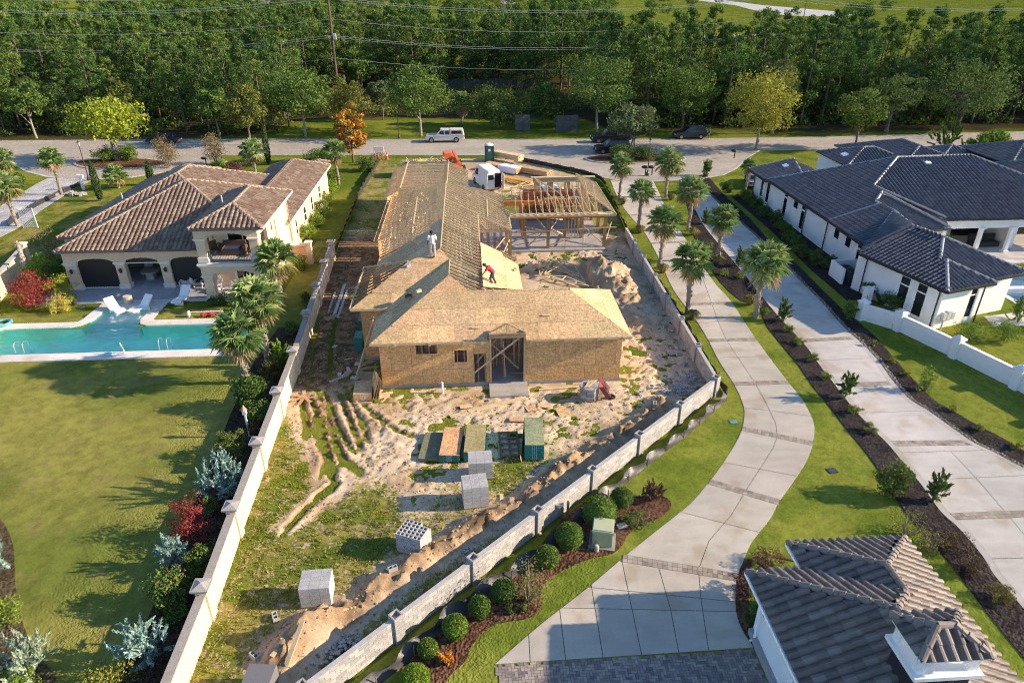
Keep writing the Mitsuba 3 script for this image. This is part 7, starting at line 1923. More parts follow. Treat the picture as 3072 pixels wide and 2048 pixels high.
def vehicle(name, label, cat, xy, heading, L, W, body, cabin, glass, wheels, col, extra=(), group=None, R=0.36, taper=0.16, bz=None, chrome=(0.5, 0.5, 0.5), open_rear=False, lamp_z=0.75):
 """heading: direction of the nose (radians). body, cabin: side outlines (x forward, z); glass: outlines of side panes"""
 t = thing(name, label, cat, group)
 tw = T().translate([xy[0], xy[1], 0.015]) @ T().rotate([0, 0, 1], math.degrees(heading))
 def put(mb, nm, bs='gloss', par=t, **k):
  return mb.put(nm, bs, par, tw=tw, **k)
 zb = bz or max(z for x, z in body)
 put(loft(MB(col), body, lambda x, z: W / 2 - 0.03 * abs(x / (L / 2)) ** 3 * 2, col), 'body')
 hwc = lambda x, z: W / 2 - 0.05 - taper * max(0, (z - zb)) / 0.6
 put(loft(MB(col), cabin, hwc, col, 0.06), 'cabin')
 for g in glass:
  for s in (-1, 1):
   v = np.array([(x, s * (hwc(x, z) + 0.006), z) for x, z in g])
   if len(v) == 4:
    put(MB((.02, .025, .03)).raw(v, [[0, 1, 2], [0, 2, 3]]), 'side_window', 'window_glass')
 tops = sorted(cabin, key=lambda q: -q[1])
 for k, (nm, rows_) in enumerate((('windscreen', 1), ('rear_window', -1))):
  e = [(x, z) for x, z in cabin]
  fr = max(e, key=lambda q: rows_ * q[0] + (0.0 if q[1] > zb - .02 else 0))
  tp = max([q for q in e if q[1] > max(z for _, z in e) - 0.12], key=lambda q: rows_ * q[0])
  a, b = np.array(fr), np.array(tp)
  a, b = a + (b - a) * 0.14, a + (b - a) * 0.9
  nrm = np.array([(b - a)[1], -(b - a)[0]])
  nrm = nrm / np.linalg.norm(nrm) * 0.012
  if nrm[0] * rows_ < 0:
   nrm = -nrm
  a, b = a + nrm, b + nrm
  wa_, wb2 = hwc(*a) - 0.1, hwc(*b) - 0.1
  if not (open_rear and rows_ < 0):
   put(MB((.02, .025, .03)).raw([(a[0], -wa_, a[1]), (a[0], wa_, a[1]), (b[0], wb2, b[1]), (b[0], -wb2, b[1])], [[0, 1, 2], [0, 2, 3]]), nm, 'window_glass')
 for x in wheels:
  for s in (-1, 1):
   w_ = MB((0.018, 0.018, 0.018))
   g = np.linspace(0, 2 * math.pi, 19)[:-1]
   y0, y1 = s * (W / 2 - 0.22), s * (W / 2 + 0.01)
   prof = [(R * .55, y0), (R * .96, y0), (R, y0 * .9 + y1 * .1), (R, y1 * .9 + y0 * .1), (R * .94, y1), (R * .64, y1), (R * .6, y1 - s * 0.03)]
   v = np.array([(x + q * math.cos(a), y, R + q * math.sin(a)) for q, y in prof for a in g])
   m = len(g)
   f = []
   for i in range(len(prof) - 1):
    for j in range(m):
     f += [[i * m + j, i * m + (j + 1) % m, (i + 1) * m + (j + 1) % m], [i * m + j, (i + 1) * m + (j + 1) % m, (i + 1) * m + j]]
   kw = put(w_.raw(v, f), 'wheel', 'matte')
   rim = MB((0.42, 0.42, 0.43))
   yr = y1 - s * 0.035
   rim.raw([(x, yr + s * 0.015, R)] + [(x + R * .62 * math.cos(a), yr, R + R * .62 * math.sin(a)) for a in g], [[0, j + 1, (j + 1) % m + 1] for j in range(m)])
   put(rim, 'rim', 'metal', kw)
 xf, xr = max(x for x, _ in body), min(x for x, _ in body)
 for s in (-1, 1):
  put(MB((0.62, 0.63, 0.62)).box((xf - 0.07, s * (W / 2 - 0.28), lamp_z), (0.16, 0.36, 0.16)), 'headlight', 'satin')
  put(MB((0.42, 0.012, 0.012)).box((xr + 0.05, s * (W / 2 - 0.17), lamp_z + 0.12), (0.14, 0.2, 0.28)), 'tail_light', 'satin')
  put(MB(col).box((cabin[0][0] if False else max(x for x, z in cabin) - 0.55, s * (W / 2 + 0.1), zb + 0.12), (0.12, 0.2, 0.16)), 'mirror')
 put(MB((0.04, 0.04, 0.042)).box((xf - 0.02, 0, 0.45), (0.14, W * 0.82, 0.16)), 'bumper', 'satin')
 put(MB(chrome).box((xr + 0.02, 0, 0.50), (0.14, W * 0.86, 0.18)), 'bumper', 'satin')
 put(MB((0.03, 0.03, 0.03)).box((xf - 0.01, 0, lamp_z - 0.02), (0.08, W * 0.5, 0.2)), 'grille', 'satin')
 for e in extra:
  e(put, hwc, zb)
 return t
PICK_B = [(-2.9, 0.42), (-2.95, 1.05), (0.3, 1.10), (1.3, 1.10), (2.65, 1.02), (2.85, 0.85), (2.88, 0.42), (2.3, 0.32), (-2.3, 0.32)]
PICK_C = [(-0.85, 1.05), (-0.78, 1.85), (0.55, 1.88), (1.35, 1.08)]
PICK_G = [[(-0.72, 1.16), (-0.68, 1.72), (-0.05, 1.74), (-0.05, 1.16)], [(0.05, 1.16), (0.05, 1.74), (0.52, 1.74), (0.98, 1.2)]]
def camper(put, hwc, zb):
 put(loft(MB((0.55, 0.54, 0.50)), [(-2.9, 1.05), (-2.75, 1.86), (-0.88, 1.88), (-0.86, 1.05)], lambda x, z: 0.93 - 0.12 * max(0, z - 1.05), (0.55, 0.54, 0.50), 0.06), 'camper_top')
 for s in (-1, 1):
  h = lambda z: s * (0.94 - 0.12 * (z - 1.05))
  put(MB((.02, .025, .03)).raw([(-2.6, h(1.25), 1.25), (-1.0, h(1.25), 1.25), (-1.05, h(1.72), 1.72), (-2.5, h(1.72), 1.72)], [[0, 1, 2], [0, 2, 3]]), 'camper_window', 'window_glass')
def bed(put, hwc, zb):
 put(MB((0.02, 0.02, 0.022)).box((-1.9, 0, 1.1), (1.9, 1.55, 0.02)), 'cargo_bed', 'satin')
SILV = (0.52, 0.51, 0.48)
vehicle('pickup_truck', 'silver pickup with a white camper top parked on the far side of the street', 'pickup', (-3.55, 105.2), math.pi, 5.8, 1.95, PICK_B, PICK_C, PICK_G, (-1.75, 1.95), SILV, [camper], None, 0.40)
vehicle('pickup_truck', 'black pickup parked under the largest oak across the street', 'pickup', (21.2, 103.3), math.pi + 0.03, 5.8, 1.95, PICK_B, PICK_C, PICK_G, (-1.75, 1.95), (0.016, 0.017, 0.02), [bed], 'dark vehicles on the street', 0.40)
SUV_B = [(-2.45, 0.42), (-2.5, 0.95), (-2.4, 1.08), (1.1, 1.08), (2.3, 0.98), (2.48, 0.78), (2.5, 0.42), (2.0, 0.30), (-2.0, 0.30)]
SUV_C = [(-2.38, 1.05), (-2.2, 1.72), (-1.9, 1.80), (0.35, 1.80), (1.2, 1.06)]
SUV_G = [[(-2.1, 1.16), (-2.0, 1.64), (-1.05, 1.67), (-1.05, 1.16)], [(-0.95, 1.16), (-0.95, 1.67), (-0.15, 1.67), (-0.15, 1.16)], [(-0.05, 1.16), (-0.05, 1.67), (0.3, 1.67), (0.86, 1.18)]]
vehicle('suv', 'black off-road wagon beside the right street island', 'car', (20.08, 96.34), math.pi + 0.05, 5.0, 1.95, SUV_B, SUV_C, SUV_G, (-1.5, 1.5), (0.014, 0.015, 0.018), [], 'dark vehicles on the street', 0.38)
def hatch(put, hwc, zb):
 put(MB((0.02, 0.021, 0.025)).bar((-2.2, 0, 1.78), (-3.1, 0, 1.95), 1.5, 0.06), 'tailgate')
vehicle('suv', 'dark blue wagon with its tailgate raised before a man in shorts', 'car', (33.79, 105.18), math.pi, 5.0, 1.95, SUV_B, SUV_C, SUV_G, (-1.5, 1.5), (0.015, 0.02, 0.035), [hatch], 'dark vehicles on the street', 0.38, taper=0.14)
SED_B = [(-2.3, 0.40), (-2.38, 0.88), (-1.5, 0.98), (1.0, 0.94), (2.2, 0.78), (2.36, 0.62), (2.36, 0.36), (1.9, 0.26), (-1.9, 0.26)]
SED_C = [(-1.95, 0.94), (-1.1, 1.40), (-0.2, 1.46), (0.5, 1.38), (1.25, 0.92)]
SED_G = [[(-1.45, 1.02), (-1.0, 1.30), (-0.3, 1.34), (-0.3, 1.0)], [(-0.2, 1.0), (-0.2, 1.34), (0.42, 1.28), (0.95, 0.98)]]
vehicle('sedan', 'dark blue saloon car on the street at the left', 'car', (-45.2, 106.69), math.pi, 4.8, 1.85, SED_B, SED_C, SED_G, (-1.45, 1.45), (0.014, 0.019, 0.04), [], 'dark vehicles on the street', 0.34, lamp_z=0.62)
vehicle('sedan', 'grey saloon car parked on the drive of the white house', 'car', (33.81, 78.78), math.pi / 2 - 0.25, 4.8, 1.85, SED_B, SED_C, SED_G, (-1.45, 1.45), (0.20, 0.22, 0.23), [], None, 0.34, lamp_z=0.62)
vehicle('sedan', 'white car seen through the open framing at the street end', 'car', (9.2, 74.5), 0.2, 4.6, 1.85, SED_B, SED_C, SED_G, (-1.45, 1.45), (0.62, 0.64, 0.65), [], None, 0.34, lamp_z=0.62)
VAN_B = [(-2.75, 0.40), (-2.8, 1.15), (1.9, 1.15), (2.6, 1.02), (2.8, 0.80), (2.8, 0.40), (2.2, 0.30), (-2.2, 0.30)]
VAN_C = [(-2.78, 1.1), (-2.72, 2.35), (-2.5, 2.45), (0.9, 2.45), (1.35, 2.25), (2.1, 1.12)]
VAN_G = [[(0.55, 1.3), (0.55, 2.0), (1.2, 2.0), (1.75, 1.3)]]
def van_doors(put, hwc, zb):
 put(MB((0.012, 0.012, 0.014)).box((-2.80, -0.42, 1.35), (0.03, 0.80, 1.7)), 'load_opening', 'matte')
 put(MB((0.78, 0.78, 0.78)).box((-2.83, 0.45, 1.35), (0.06, 0.86, 1.75)), 'rear_door')
 put(MB((0.02, 0.022, 0.026)).box((-2.865, 0.45, 1.78), (0.02, 0.66, 0.55)), 'rear_window', 'window_glass')
 put(MB((0.78, 0.78, 0.78)).box((-3.15, -0.90, 1.35), (0.72, 0.06, 1.75)), 'rear_door')
vehicle('delivery_van', 'white van with one rear door open beside the scattered trusses', 'van', (2.0, 79.9), math.pi / 2 + 0.30, 5.6, 1.95, VAN_B, VAN_C, VAN_G, (-1.6, 1.75), (0.76, 0.77, 0.78), [van_doors], None, 0.36, 0.10, open_rear=True)
# orange telescopic handler
TH = thing('telehandler', 'orange telescopic forklift parked behind the framed house', 'construction vehicle')
ORG = (0.62, 0.14, 0.045)
tx, ty = -2.0, 86.8
tt = T().translate([tx, ty, 0]) @ T().rotate([0, 0, 1], 100)
MB(ORG).span((-2.3, -0.85, 0.7), (2.2, 0.85, 1.15)).span((-2.4, -0.6, 1.1), (-1.2, 0.3, 1.7)).put('chassis', 'satin', TH, tw=tt)
k = MB(ORG).span((-0.6, 0.28, 1.1), (-0.5, 1.15, 2.5)).span((0.9, 0.28, 1.1), (1.0, 1.15, 2.5)).span((-0.6, 0.28, 2.45), (1.0, 1.15, 2.55)).span((-0.6, 0.3, 1.1), (1.0, 1.12, 1.5)).span((-0.6, 1.07, 1.1), (-0.5, 1.15, 2.5)).span((0.9, 1.07, 1.1), (1.0, 1.15, 2.5)).put('cab', 'satin', TH, tw=tt)
MB((0.03, 0.03, 0.035)).span((-0.2, 0.5, 1.3), (0.3, 0.95, 2.0)).put('seat', 'matte', k, tw=tt)
MB(ORG).bar((-2.2, -0.25, 1.9), (3.4, -0.25, 1.35), 0.42, 0.42).bar((-2.4, -0.25, 1.95), (1.5, -0.25, 2.35), 0.3, 0.3).put('boom', 'satin', TH, tw=tt)
MB((0.5, 0.12, 0.04)).span((3.3, -0.8, 0.7), (3.45, 0.4, 1.5)).span((3.4, -0.6, 0.6), (4.6, -0.48, 0.68)).span((3.4, 0.1, 0.6), (4.6, 0.22, 0.68)).put('fork', 'satin', TH, tw=tt)
for x in (-1.6, 1.5):
 for s in (-1, 1):
  m = trimesh.creation.annulus(0.28, 0.62, 0.42, sections=20)
  MB((0.025, 0.024, 0.024)).raw(m.vertices @ np.array([[1, 0, 0], [0, 0, 1], [0, -1, 0.0]]).T + [x, s * 1.0, 0.62], m.faces).put('tyre', 'matte', TH, tw=tt)
  m = trimesh.creation.cylinder(0.29, 0.2, sections=16)
  MB(ORG).raw(m.vertices @ np.array([[1, 0, 0], [0, 0, 1], [0, -1, 0.0]]).T + [x, s * 1.05, 0.62], m.faces).put('hub', 'satin', TH, tw=tt)
# green skip full of waste
DU = thing('dumpster', 'teal-green open waste skip heaped with site rubbish', 'dumpster')
dx, dy = -5.2, 85.6
dt = T().translate([dx, dy, 0.1]) @ T().rotate([0, 0, 1], 7)
TEAL = (0.10, 0.24, 0.20)
MB(TEAL).span((-3, -1.15, 0.1), (3, -1.07, 1.5)).span((-3, 1.07, 0.1), (3, 1.15, 1.5)).span((-3, -1.07, 0.1), (-2.92, 1.07, 1.5)).span((2.92, -1.07, 0.1), (3, 1.07, 1.5)).span((-3, -1.1, 0.05), (3, 1.1, 0.12)).put('container', 'satin', DU, tw=dt)
mb = MB(np.array(TEAL) * 1.2)
for x in np.arange(-2.8, 2.9, 0.62):
 mb.span((x - 0.05, -1.22, 0.1), (x + 0.05, -1.15, 1.45))
mb.span((-3.04, -1.24, 1.44), (3.04, -1.12, 1.54)).put('stiffener', 'satin', DU, tw=dt)
r = np.random.default_rng(70)
mb = MB()
for _ in range(75):
 c = np.array([r.uniform(-2.6, 2.6), r.uniform(-.85, .85), r.uniform(1.1, 1.75)])
 q = r.random()
 if q < 0.6:
  d = unit(r.normal(0, 1, 3) * [1, 1, .35])
  mb.bar(c - d * r.uniform(.3, 1.0), c + d * r.uniform(.3, 1.0), 0.06, 0.1, jit(PINE, 0.3, r))
 else:
  mb.box(c, r.uniform(0.2, 0.8, 3) * [1, 1, .4], r.uniform(0, 3), [(0.6, 0.6, 0.6), (0.08, 0.1, 0.2), (0.5, 0.45, 0.1), (0.3, 0.25, 0.2)][int(r.integers(4))])
k = mb.put('rubbish_heap', 'matte', None, tw=dt)
tag(k, 'rubbish of boards, bags and scraps heaped in the teal skip', 'rubbish', kind='stuff')
# portable toilet
PT = thing('portable_toilet', 'dark green portable toilet with a white roof by the street', 'portable toilet')
px, py = (2.71, 92.27)
MB((0.02, 0.105, 0.085)).span((px - .55, py - .55, 0.05), (px + .55, py + .55, 2.15)).put('cabin', 'satin', PT)
MB((0.03, 0.13, 0.105)).span((px - .38, py - .58, 0.2), (px + .38, py - .551, 2.0)).put('door', 'satin', PT)
MB((0.7, 0.72, 0.72)).blob((px, py, 2.16), (0.62, 0.62, 0.25), 2, 0, cut=0.0).put('roof', 'satin', PT)
MB((0.75, 0.76, 0.76)).span((px - .14, py - .60, 1.45), (px + .14, py - .582, 1.75)).put('notice', 'matte', PT)
mb = MB((0.02, 0.08, 0.065))
for s in (-1, 1):
 mb.span((px + s * .57 - .04, py - .59, 0.05), (px + s * .57 + .04, py - .5, 2.2))
mb.put('corner_post', 'satin', PT)
# cones and barrier
for lab, p in (('orange cone with white band by the hydrant sign, farthest of three', (-11.91, 97.53)), ('orange cone with white band, nearest the autumn tree shrub', (-11.09, 94.13)), ('orange cone with white band beside the white barrier', (-12.3, 94.45))):
 k = thing('traffic_cone', lab, 'traffic cone', 'traffic cones')
 MB((0.72, 0.10, 0.03)).cyl((p[0], p[1], 0.03), 0.2, 1.0, 12, r2=0.04).box((p[0], p[1], 0.03), (0.5, 0.5, 0.05)).put('cone_body', 'satin', k)
 MB((0.8, 0.8, 0.8)).cyl((p[0], p[1], 0.5), 0.128, 0.2, 12, r2=0.098).put('reflective_band', 'satin', k)
p = (-12.4, 96.51)
k = thing('barrier', 'white plastic street barrier among the orange cones', 'barrier')
MB((0.75, 0.77, 0.8)).span((p[0] - 0.7, p[1] - 0.06, 0.6), (p[0] + 0.7, p[1] + 0.06, 1.25)).put('panel', 'satin', k)
for s in (-0.55, 0.55):
 MB((0.75, 0.77, 0.8)).bar((p[0] + s, p[1] - .3, 0), (p[0] + s, p[1], 0.7), 0.06, 0.06).bar((p[0] + s, p[1] + .3, 0), (p[0] + s, p[1], 0.7), 0.06, 0.06).put('leg', 'satin', k)
# ---------------------------------------------------------------- timber and pallets on the site
def bundle(name, label, a, b, w, h, z=0.1, col=PINE, rows=(6, 9), wrap=None, cat='lumber'):
 """a bundle of boards from a to b"""
 a, b = np.array(a), np.array(b)
 d = (b - a) / np.linalg.norm(b - a)
 n = np.array([-d[1], d[0]])
 k = thing(name, label, cat)
 nr, nc = rows
 for i in range(nr):
  for j in range(nc):
   o = n * ((j + .5) / nc - .5) * w
   zz = z + (i + .5) * h / nr
   e = RNG.uniform(-.06, .06)
   MB(jit(col, 0.12)).bar((*(a + o + d * e), zz), (*(b + o + d * e), zz), w / nc - 0.008, h / nr - 0.006).put('board', 'wood', k)
 for t in (0.15, 0.5, 0.85):
  m = a + (b - a) * t
  MB(PINE * 0.6).bar((*(m - n * w * .55), z - 0.05), (*(m + n * w * .55), z - 0.05), 0.09, 0.09).put('bearer', 'wood', k)
 if wrap:
  m0, m1 = a + (b - a) * wrap[0], a + (b - a) * wrap[1]
  MB(wrap[2]).bar((*m0, z + h / 2 + .02), (*m1, z + h / 2 + .02), w + 0.08, h + 0.06).put('wrapping', 'satin', k)
 return k
bundle('lumber_bundle', 'bundle of pale beams on top by the portable toilet', (3.52, 93.46), (6.85, 90.33), 1.1, 0.7, 0.5, PINE * 1.05, (4, 5))
bundle('lumber_bundle', 'bundle of boards half covered by white sheeting', (2.24, 88.29), (6.17, 84.97), 1.3, 0.7, 0.2, OSB * 0.9, (5, 6), (0.45, 0.98, (0.62, 0.68, 0.78)))
bundle('lumber_bundle', 'long bundle of brownish boards right of the white sheeting', (6.49, 86.25), (9.84, 83.48), 1.2, 0.65, 0.2, OSB * 0.85, (5, 6))
bundle('lumber_bundle', 'low stack of orange laminated beams beside the van', (3.37, 83.06), (7.45, 79.65), 1.0, 0.45, 0.15, LVL * [.9, 1.2, 1.6], (3, 4))
bundle('lumber_bundle', 'second low stack of orange laminated beams nearer the framing', (4.66, 81.38), (7.69, 78.88), 0.7, 0.3, 0.15, LVL * [.9, 1.3, 1.8], (2, 3))
r = np.random.default_rng(71)
def flat_truss(x, y, ang, L, z, tilt=0.0, label=None, kind='roof_truss'):
 k = thing(kind, label or 'pale timber truss lying in the tangled pile near the van', 'truss', None if label else 'trusses in the pile')
 c, s = math.cos(ang), math.sin(ang)
 def at(u, v):
  return (x + c * u - s * v, y + s * u + c * v, z + tilt * v)
 H_ = L * 0.2
 P_ = [((0, 0), (L, 0)), ((0, 0), (L / 2, H_)), ((L / 2, H_), (L, 0)), ((L / 2, 0), (L / 2, H_)), ((L / 4, 0), (L / 4, H_ / 2)), ((3 * L / 4, 0), (3 * L / 4, H_ / 2)), ((L / 4, H_ / 2), (L / 2, 0)), ((3 * L / 4, H_ / 2), (L / 2, 0))]
 for i, (p_, q_) in enumerate(P_):
  MB(jit(PINE, 0.15, r)).bar(at(*p_), at(*q_), 0.09, 0.045).put('chord' if i < 3 else 'web', 'wood', k)
for i in range(17):
 p = (4.56, 82.38) if i % 2 else (5.16, 79.42)
 flat_truss(r.uniform(3.2, 9.5), r.uniform(73, 82), r.uniform(-0.9, 0.5), r.uniform(3.5, 6.5), 0.12 + 0.07 * i * r.uniform(.4, 1), r.uniform(-.05, .25))
for i, (p, q) in enumerate([((5.62, 56.66), (9.06, 50.14)), ((5.11, 54.42), (8.74, 51.51)), ((5.09, 51.74), (9.18, 49.35)), ((5.71, 55.6), (5.52, 51.71)), ((5.88, 51.69), (8.94, 55.4))]):
 p, q = np.array(p), np.array(q)
 d = q - p
 flat_truss(p[0], p[1], math.atan2(d[1], d[0]), np.linalg.norm(d), 0.16 + 0.06 * i, 0.05, ['long truss lying nearest the dirt pile in the courtyard', 'truss lying across the middle of the courtyard heap', 'nearest truss of the courtyard heap', 'short truss lying at the left end of the courtyard heap', 'truss lying crosswise on the courtyard heap'][i])
def plank(label, a, b, w=0.24, z=None, th=0.045, col=PINE, name='plank', cat='plank', group=None, z2=None):
 za = site_z(*a) + 0.06 if z is None else z
 zb = (site_z(*b) + 0.06 if z2 is None else z2) if z is None else (z if z2 is None else z2)
 k = MB(jit(np.array(col) * 1.05, 0.1)).bar((*a, za), (*b, zb), w, th).put(name, 'wood')
 return tag(k, label, cat, group)
plank('long pale plank lying in the sand before the entry, left one', (-1.49, 32.11), (2.45, 33.47), 0.30)
plank('long pale plank lying in the sand before the entry, right one', (-0.48, 32.52), (2.92, 33.68), 0.28, None, 0.05)
plank('long pale board in the sand below the right chipboard wall', (3.78, 34.58), (6.24, 34.82), 0.14)
plank('short board lying right of the wrapped stone pallet wall foot', (6.39, 34.96), (7.94, 35.12), 0.12)
plank('plank standing out of the soil bank beside the block wall', (1.08, 25.37), (1.03, 23.42), 0.17)
plank('long board lying down the soil heap at bottom, outer one', (-7.53, 16.65), (-6.68, 18.32), 0.16)
plank('long board lying down the soil heap at bottom, inner one', (-6.98, 16.43), (-6.53, 17.61), 0.18)
plank('long board lying level on top of the bottom soil heap', (-6.67, 18.4), (-5.18, 18.63), 0.16)
plank('white board leaning in the shaded side yard, longest', (-10.18, 45.01), (-10.27, 51.35), 0.22, col=(0.6, 0.58, 0.52))
plank('white board in the shaded side yard, middle', (-9.84, 45.2), (-9.9, 50.2), 0.16, col=(0.55, 0.53, 0.48))
plank('white board in the shaded side yard, short', (-10.66, 45.98), (-10.8, 49.92), 0.14, col=(0.5, 0.48, 0.44))
plank('dark plank on the mud left of the timber house', (-10.65, 44.83), (-9.94, 45.79), 0.5, col=OSB * .7)
plank('thin board lying near the rutted mud', (-8.4, 38.98), (-7.87, 39.18), 0.12)
plank('short board on the mud by the left house corner', (-8.26, 36.8), (-7.98, 37.63), 0.12)
plank('plank beside the sheet stack at the left house corner', (-6.47, 34.22), (-5.75, 34.64), 0.3, col=PINE * 1.1)
plank('board lying by the pallets in the side yard', (-8.9, 36.22), (-7.9, 37.09), 0.2, col=(0.5, 0.45, 0.38))
for i, ((x, y), w_, h_, a_, lab) in enumerate([((3.26, 32.6), .9, .6, .3, 'chipboard offcut left of the wrapped pallet shadow'), ((3.91, 32.79), .8, .4, -.3, 'narrow chipboard offcut in the sand'), ((5.13, 32.13), 1.1, .7, .2, 'large chipboard offcut before the wrapped stone pallet'), ((4.76, 32.51), .7, .3, .6, 'thin chipboard strip beside the large offcut'), ((2.57, 31.47), 1.5, .45, -.05, 'half buried chipboard strip behind the sheet stacks'), ((-0.6, 32.98), .7, .4, .2, 'small chipboard piece left of the long planks'), ((9.89, 41.38), .8, .5, .5, 'weathered board on the rubble by the block wall'), ((12.16, 45.08), .7, .3, -.5, 'board scrap under the right roof corner'), ((6.01, 31.64), .9, .12, .5, 'pale batten beside the chipboard offcuts')]):
 k = MB(jit(OSB, 0.15)).box((x, y, site_z(x, y) + 0.07), (w_, h_, 0.02), a_, R=rotz(a_) @ np.array([[1, 0, .06], [0, 1, .08], [-.06, -.08, 1]])).put('board_scrap', 'osb')
 tag(k, lab, 'board')
mb_star = thing('cardboard_scrap', 'torn star-shaped scraps of brown board on the grass by the ruts', 'scrap')
x, y = (-10.05, 34.49)
for i in range(7):
 a = i * 0.9
 MB(jit((0.52, 0.34, 0.18))).bar((x, y, site_z(x, y) + 0.05 + .012 * i), (x + 0.75 * math.cos(a), y + 0.75 * math.sin(a), site_z(x, y) + 0.10), 0.2, 0.012).put('strip', 'osb', mb_star)
def sheet_stack(label, fl, fr, h, n, top, side, tilt=0.0, depth=2.44):
 """a stack of chipboard sheets whose front edge runs from fl to fr"""
 k = thing('sheet_stack', label, 'board stack')
 fl, fr = np.array(fl), np.array(fr)
 d = (fr - fl) / np.linalg.norm(fr - fl)
 m = np.array([-d[1], d[0]])
 c = (fl + fr) / 2 + m * depth / 2
 w = np.linalg.norm(fr - fl)
 ang = math.atan2(d[1], d[0])
 z = 0.12
 for i in range(n):
  hh = h / n
  col = side if i < n - 1 else top
  off = RNG.uniform(-.012, .012, 2)
  MB(jit(col, 0.05)).box((c[0] + off[0], c[1] + off[1], z + hh / 2), (w, depth, hh - 0.004), ang + RNG.uniform(-.004, .004)).put('sheet', 'osb' if i == n - 1 else 'satin', k)
  z += hh
 for s in (-.9, 0, .9):
  MB(PINE * .7).box((c[0] + m[0] * s, c[1] + m[1] * s, 0.06), (w, 0.1, 0.12), ang).put('bearer', 'wood', k)
 for s in (-0.1, 0.0, 0.1):
  p = (fl + fr) / 2 + d * s - m * 0.006
  MB((0.55, 0.6, 0.58)).box((p[0], p[1], 0.12 + h * 0.5), (0.025, 0.01, h * 0.98), ang).put('edge_stripe', 'satin', k)
 return k, (c, ang, z)
GRE = (0.035, 0.24, 0.20)
sheet_stack('green-edged stack of sheets with a bare orange top, leftmost of the tall stacks', (-1.97, 27.99), (-0.95, 27.89), 0.42, 10, OSB * [1.15, .98, .9], GRE)
sheet_stack('green-edged stack of sheets with a stained top, the middle one', (-0.71, 27.95), (0.31, 27.88), 0.58, 12, [0.42, 0.36, 0.17], GRE)
sheet_stack('tallest green-edged stack of sheets with a mossy top', (2.39, 27.86), (3.36, 27.8), 0.95, 16, [0.32, 0.36, 0.20], GRE)
k = MB([0.22, 0.22, 0.13]).box((*(-2.31, 29.25), 0.16), (1.22, 2.3, 0.12), -0.12).put('sheet_pile', 'osb')
tag(k, 'low flat pile of dull sheets left of the green-edged stacks', 'board stack')
k = thing('pallet', 'empty dark wooden pallets between the green-edged stacks', 'pallet')
px, py = (1.8, 28.18)
for i in range(5):
 MB(PINE * .35).box((px - .1, py + 0.1 + i * 0.5, 0.14), (1.0, 0.12, 0.03), 0).put('slat', 'wood', k)
for s in (-.5, 0, .45):
 MB(PINE * .3).box((px - .1 + s, py + 1.1, 0.07), (0.1, 2.3, 0.1), 0).put('runner', 'wood', k)
k = MB(OSB * .75).bar((*(2.2, 27.76), 0.1), (*(2.59, 30.11), 0.75), 0.6, 0.02, up=(1, 0, .2)).put('leaning_board', 'osb')
tag(k, 'board leaning on the left side of the tallest sheet stack', 'board')
sheet_stack('shaded stack of chipboard sheets at the left front corner of the timber house', (-7.1, 33.9), (-6.05, 33.95), 0.5, 8, OSB * 1.05, OSB * .8, depth=1.5)
for i in range(3):
 k = MB(OSB * .8).bar((-5.95 - .12 * i, 34.6, 0.1), (-5.68 - .05 * i, 34.7, 1.35), 1.5, 0.015, up=(0, 0, 1)).put('leaning_sheet', 'osb')
 tag(k, 'chipboard sheet leaning on the left front corner of the timber house', 'board', 'sheets leaning at the corner')
LD = thing('ladder', 'long wooden ladder leaning on the left eave of the timber house', 'ladder')
for s in (-.2, .2):
 MB(PINE).bar((-7.4, 36.3 + s, 0), (-6.08, 37.8 + s, 3.55), 0.04, 0.08).put('rail', 'wood', LD)
for f in np.linspace(0.06, 0.96, 12):
 MB(PINE * .9).bar((-7.4 + 1.32 * f, 36.1 + 1.5 * f, 3.55 * f), (-7.4 + 1.32 * f, 36.5 + 1.5 * f, 3.55 * f), 0.035, 0.035).put('rung', 'wood', LD)
for i, (x, y, z) in enumerate(((-7.6, 40.5, 0.55), (-7.7, 43.0, 0.55))):
 k = MB((0.03, 0.18, 0.16)).box((x, y, z), (0.5, 1.0, 1.1)).put('green_crate', 'satin')
 tag(k, ('teal wrapped pack of boards under the bay roof, near one', 'teal wrapped pack of boards under the bay roof, far one')[i], 'board stack')
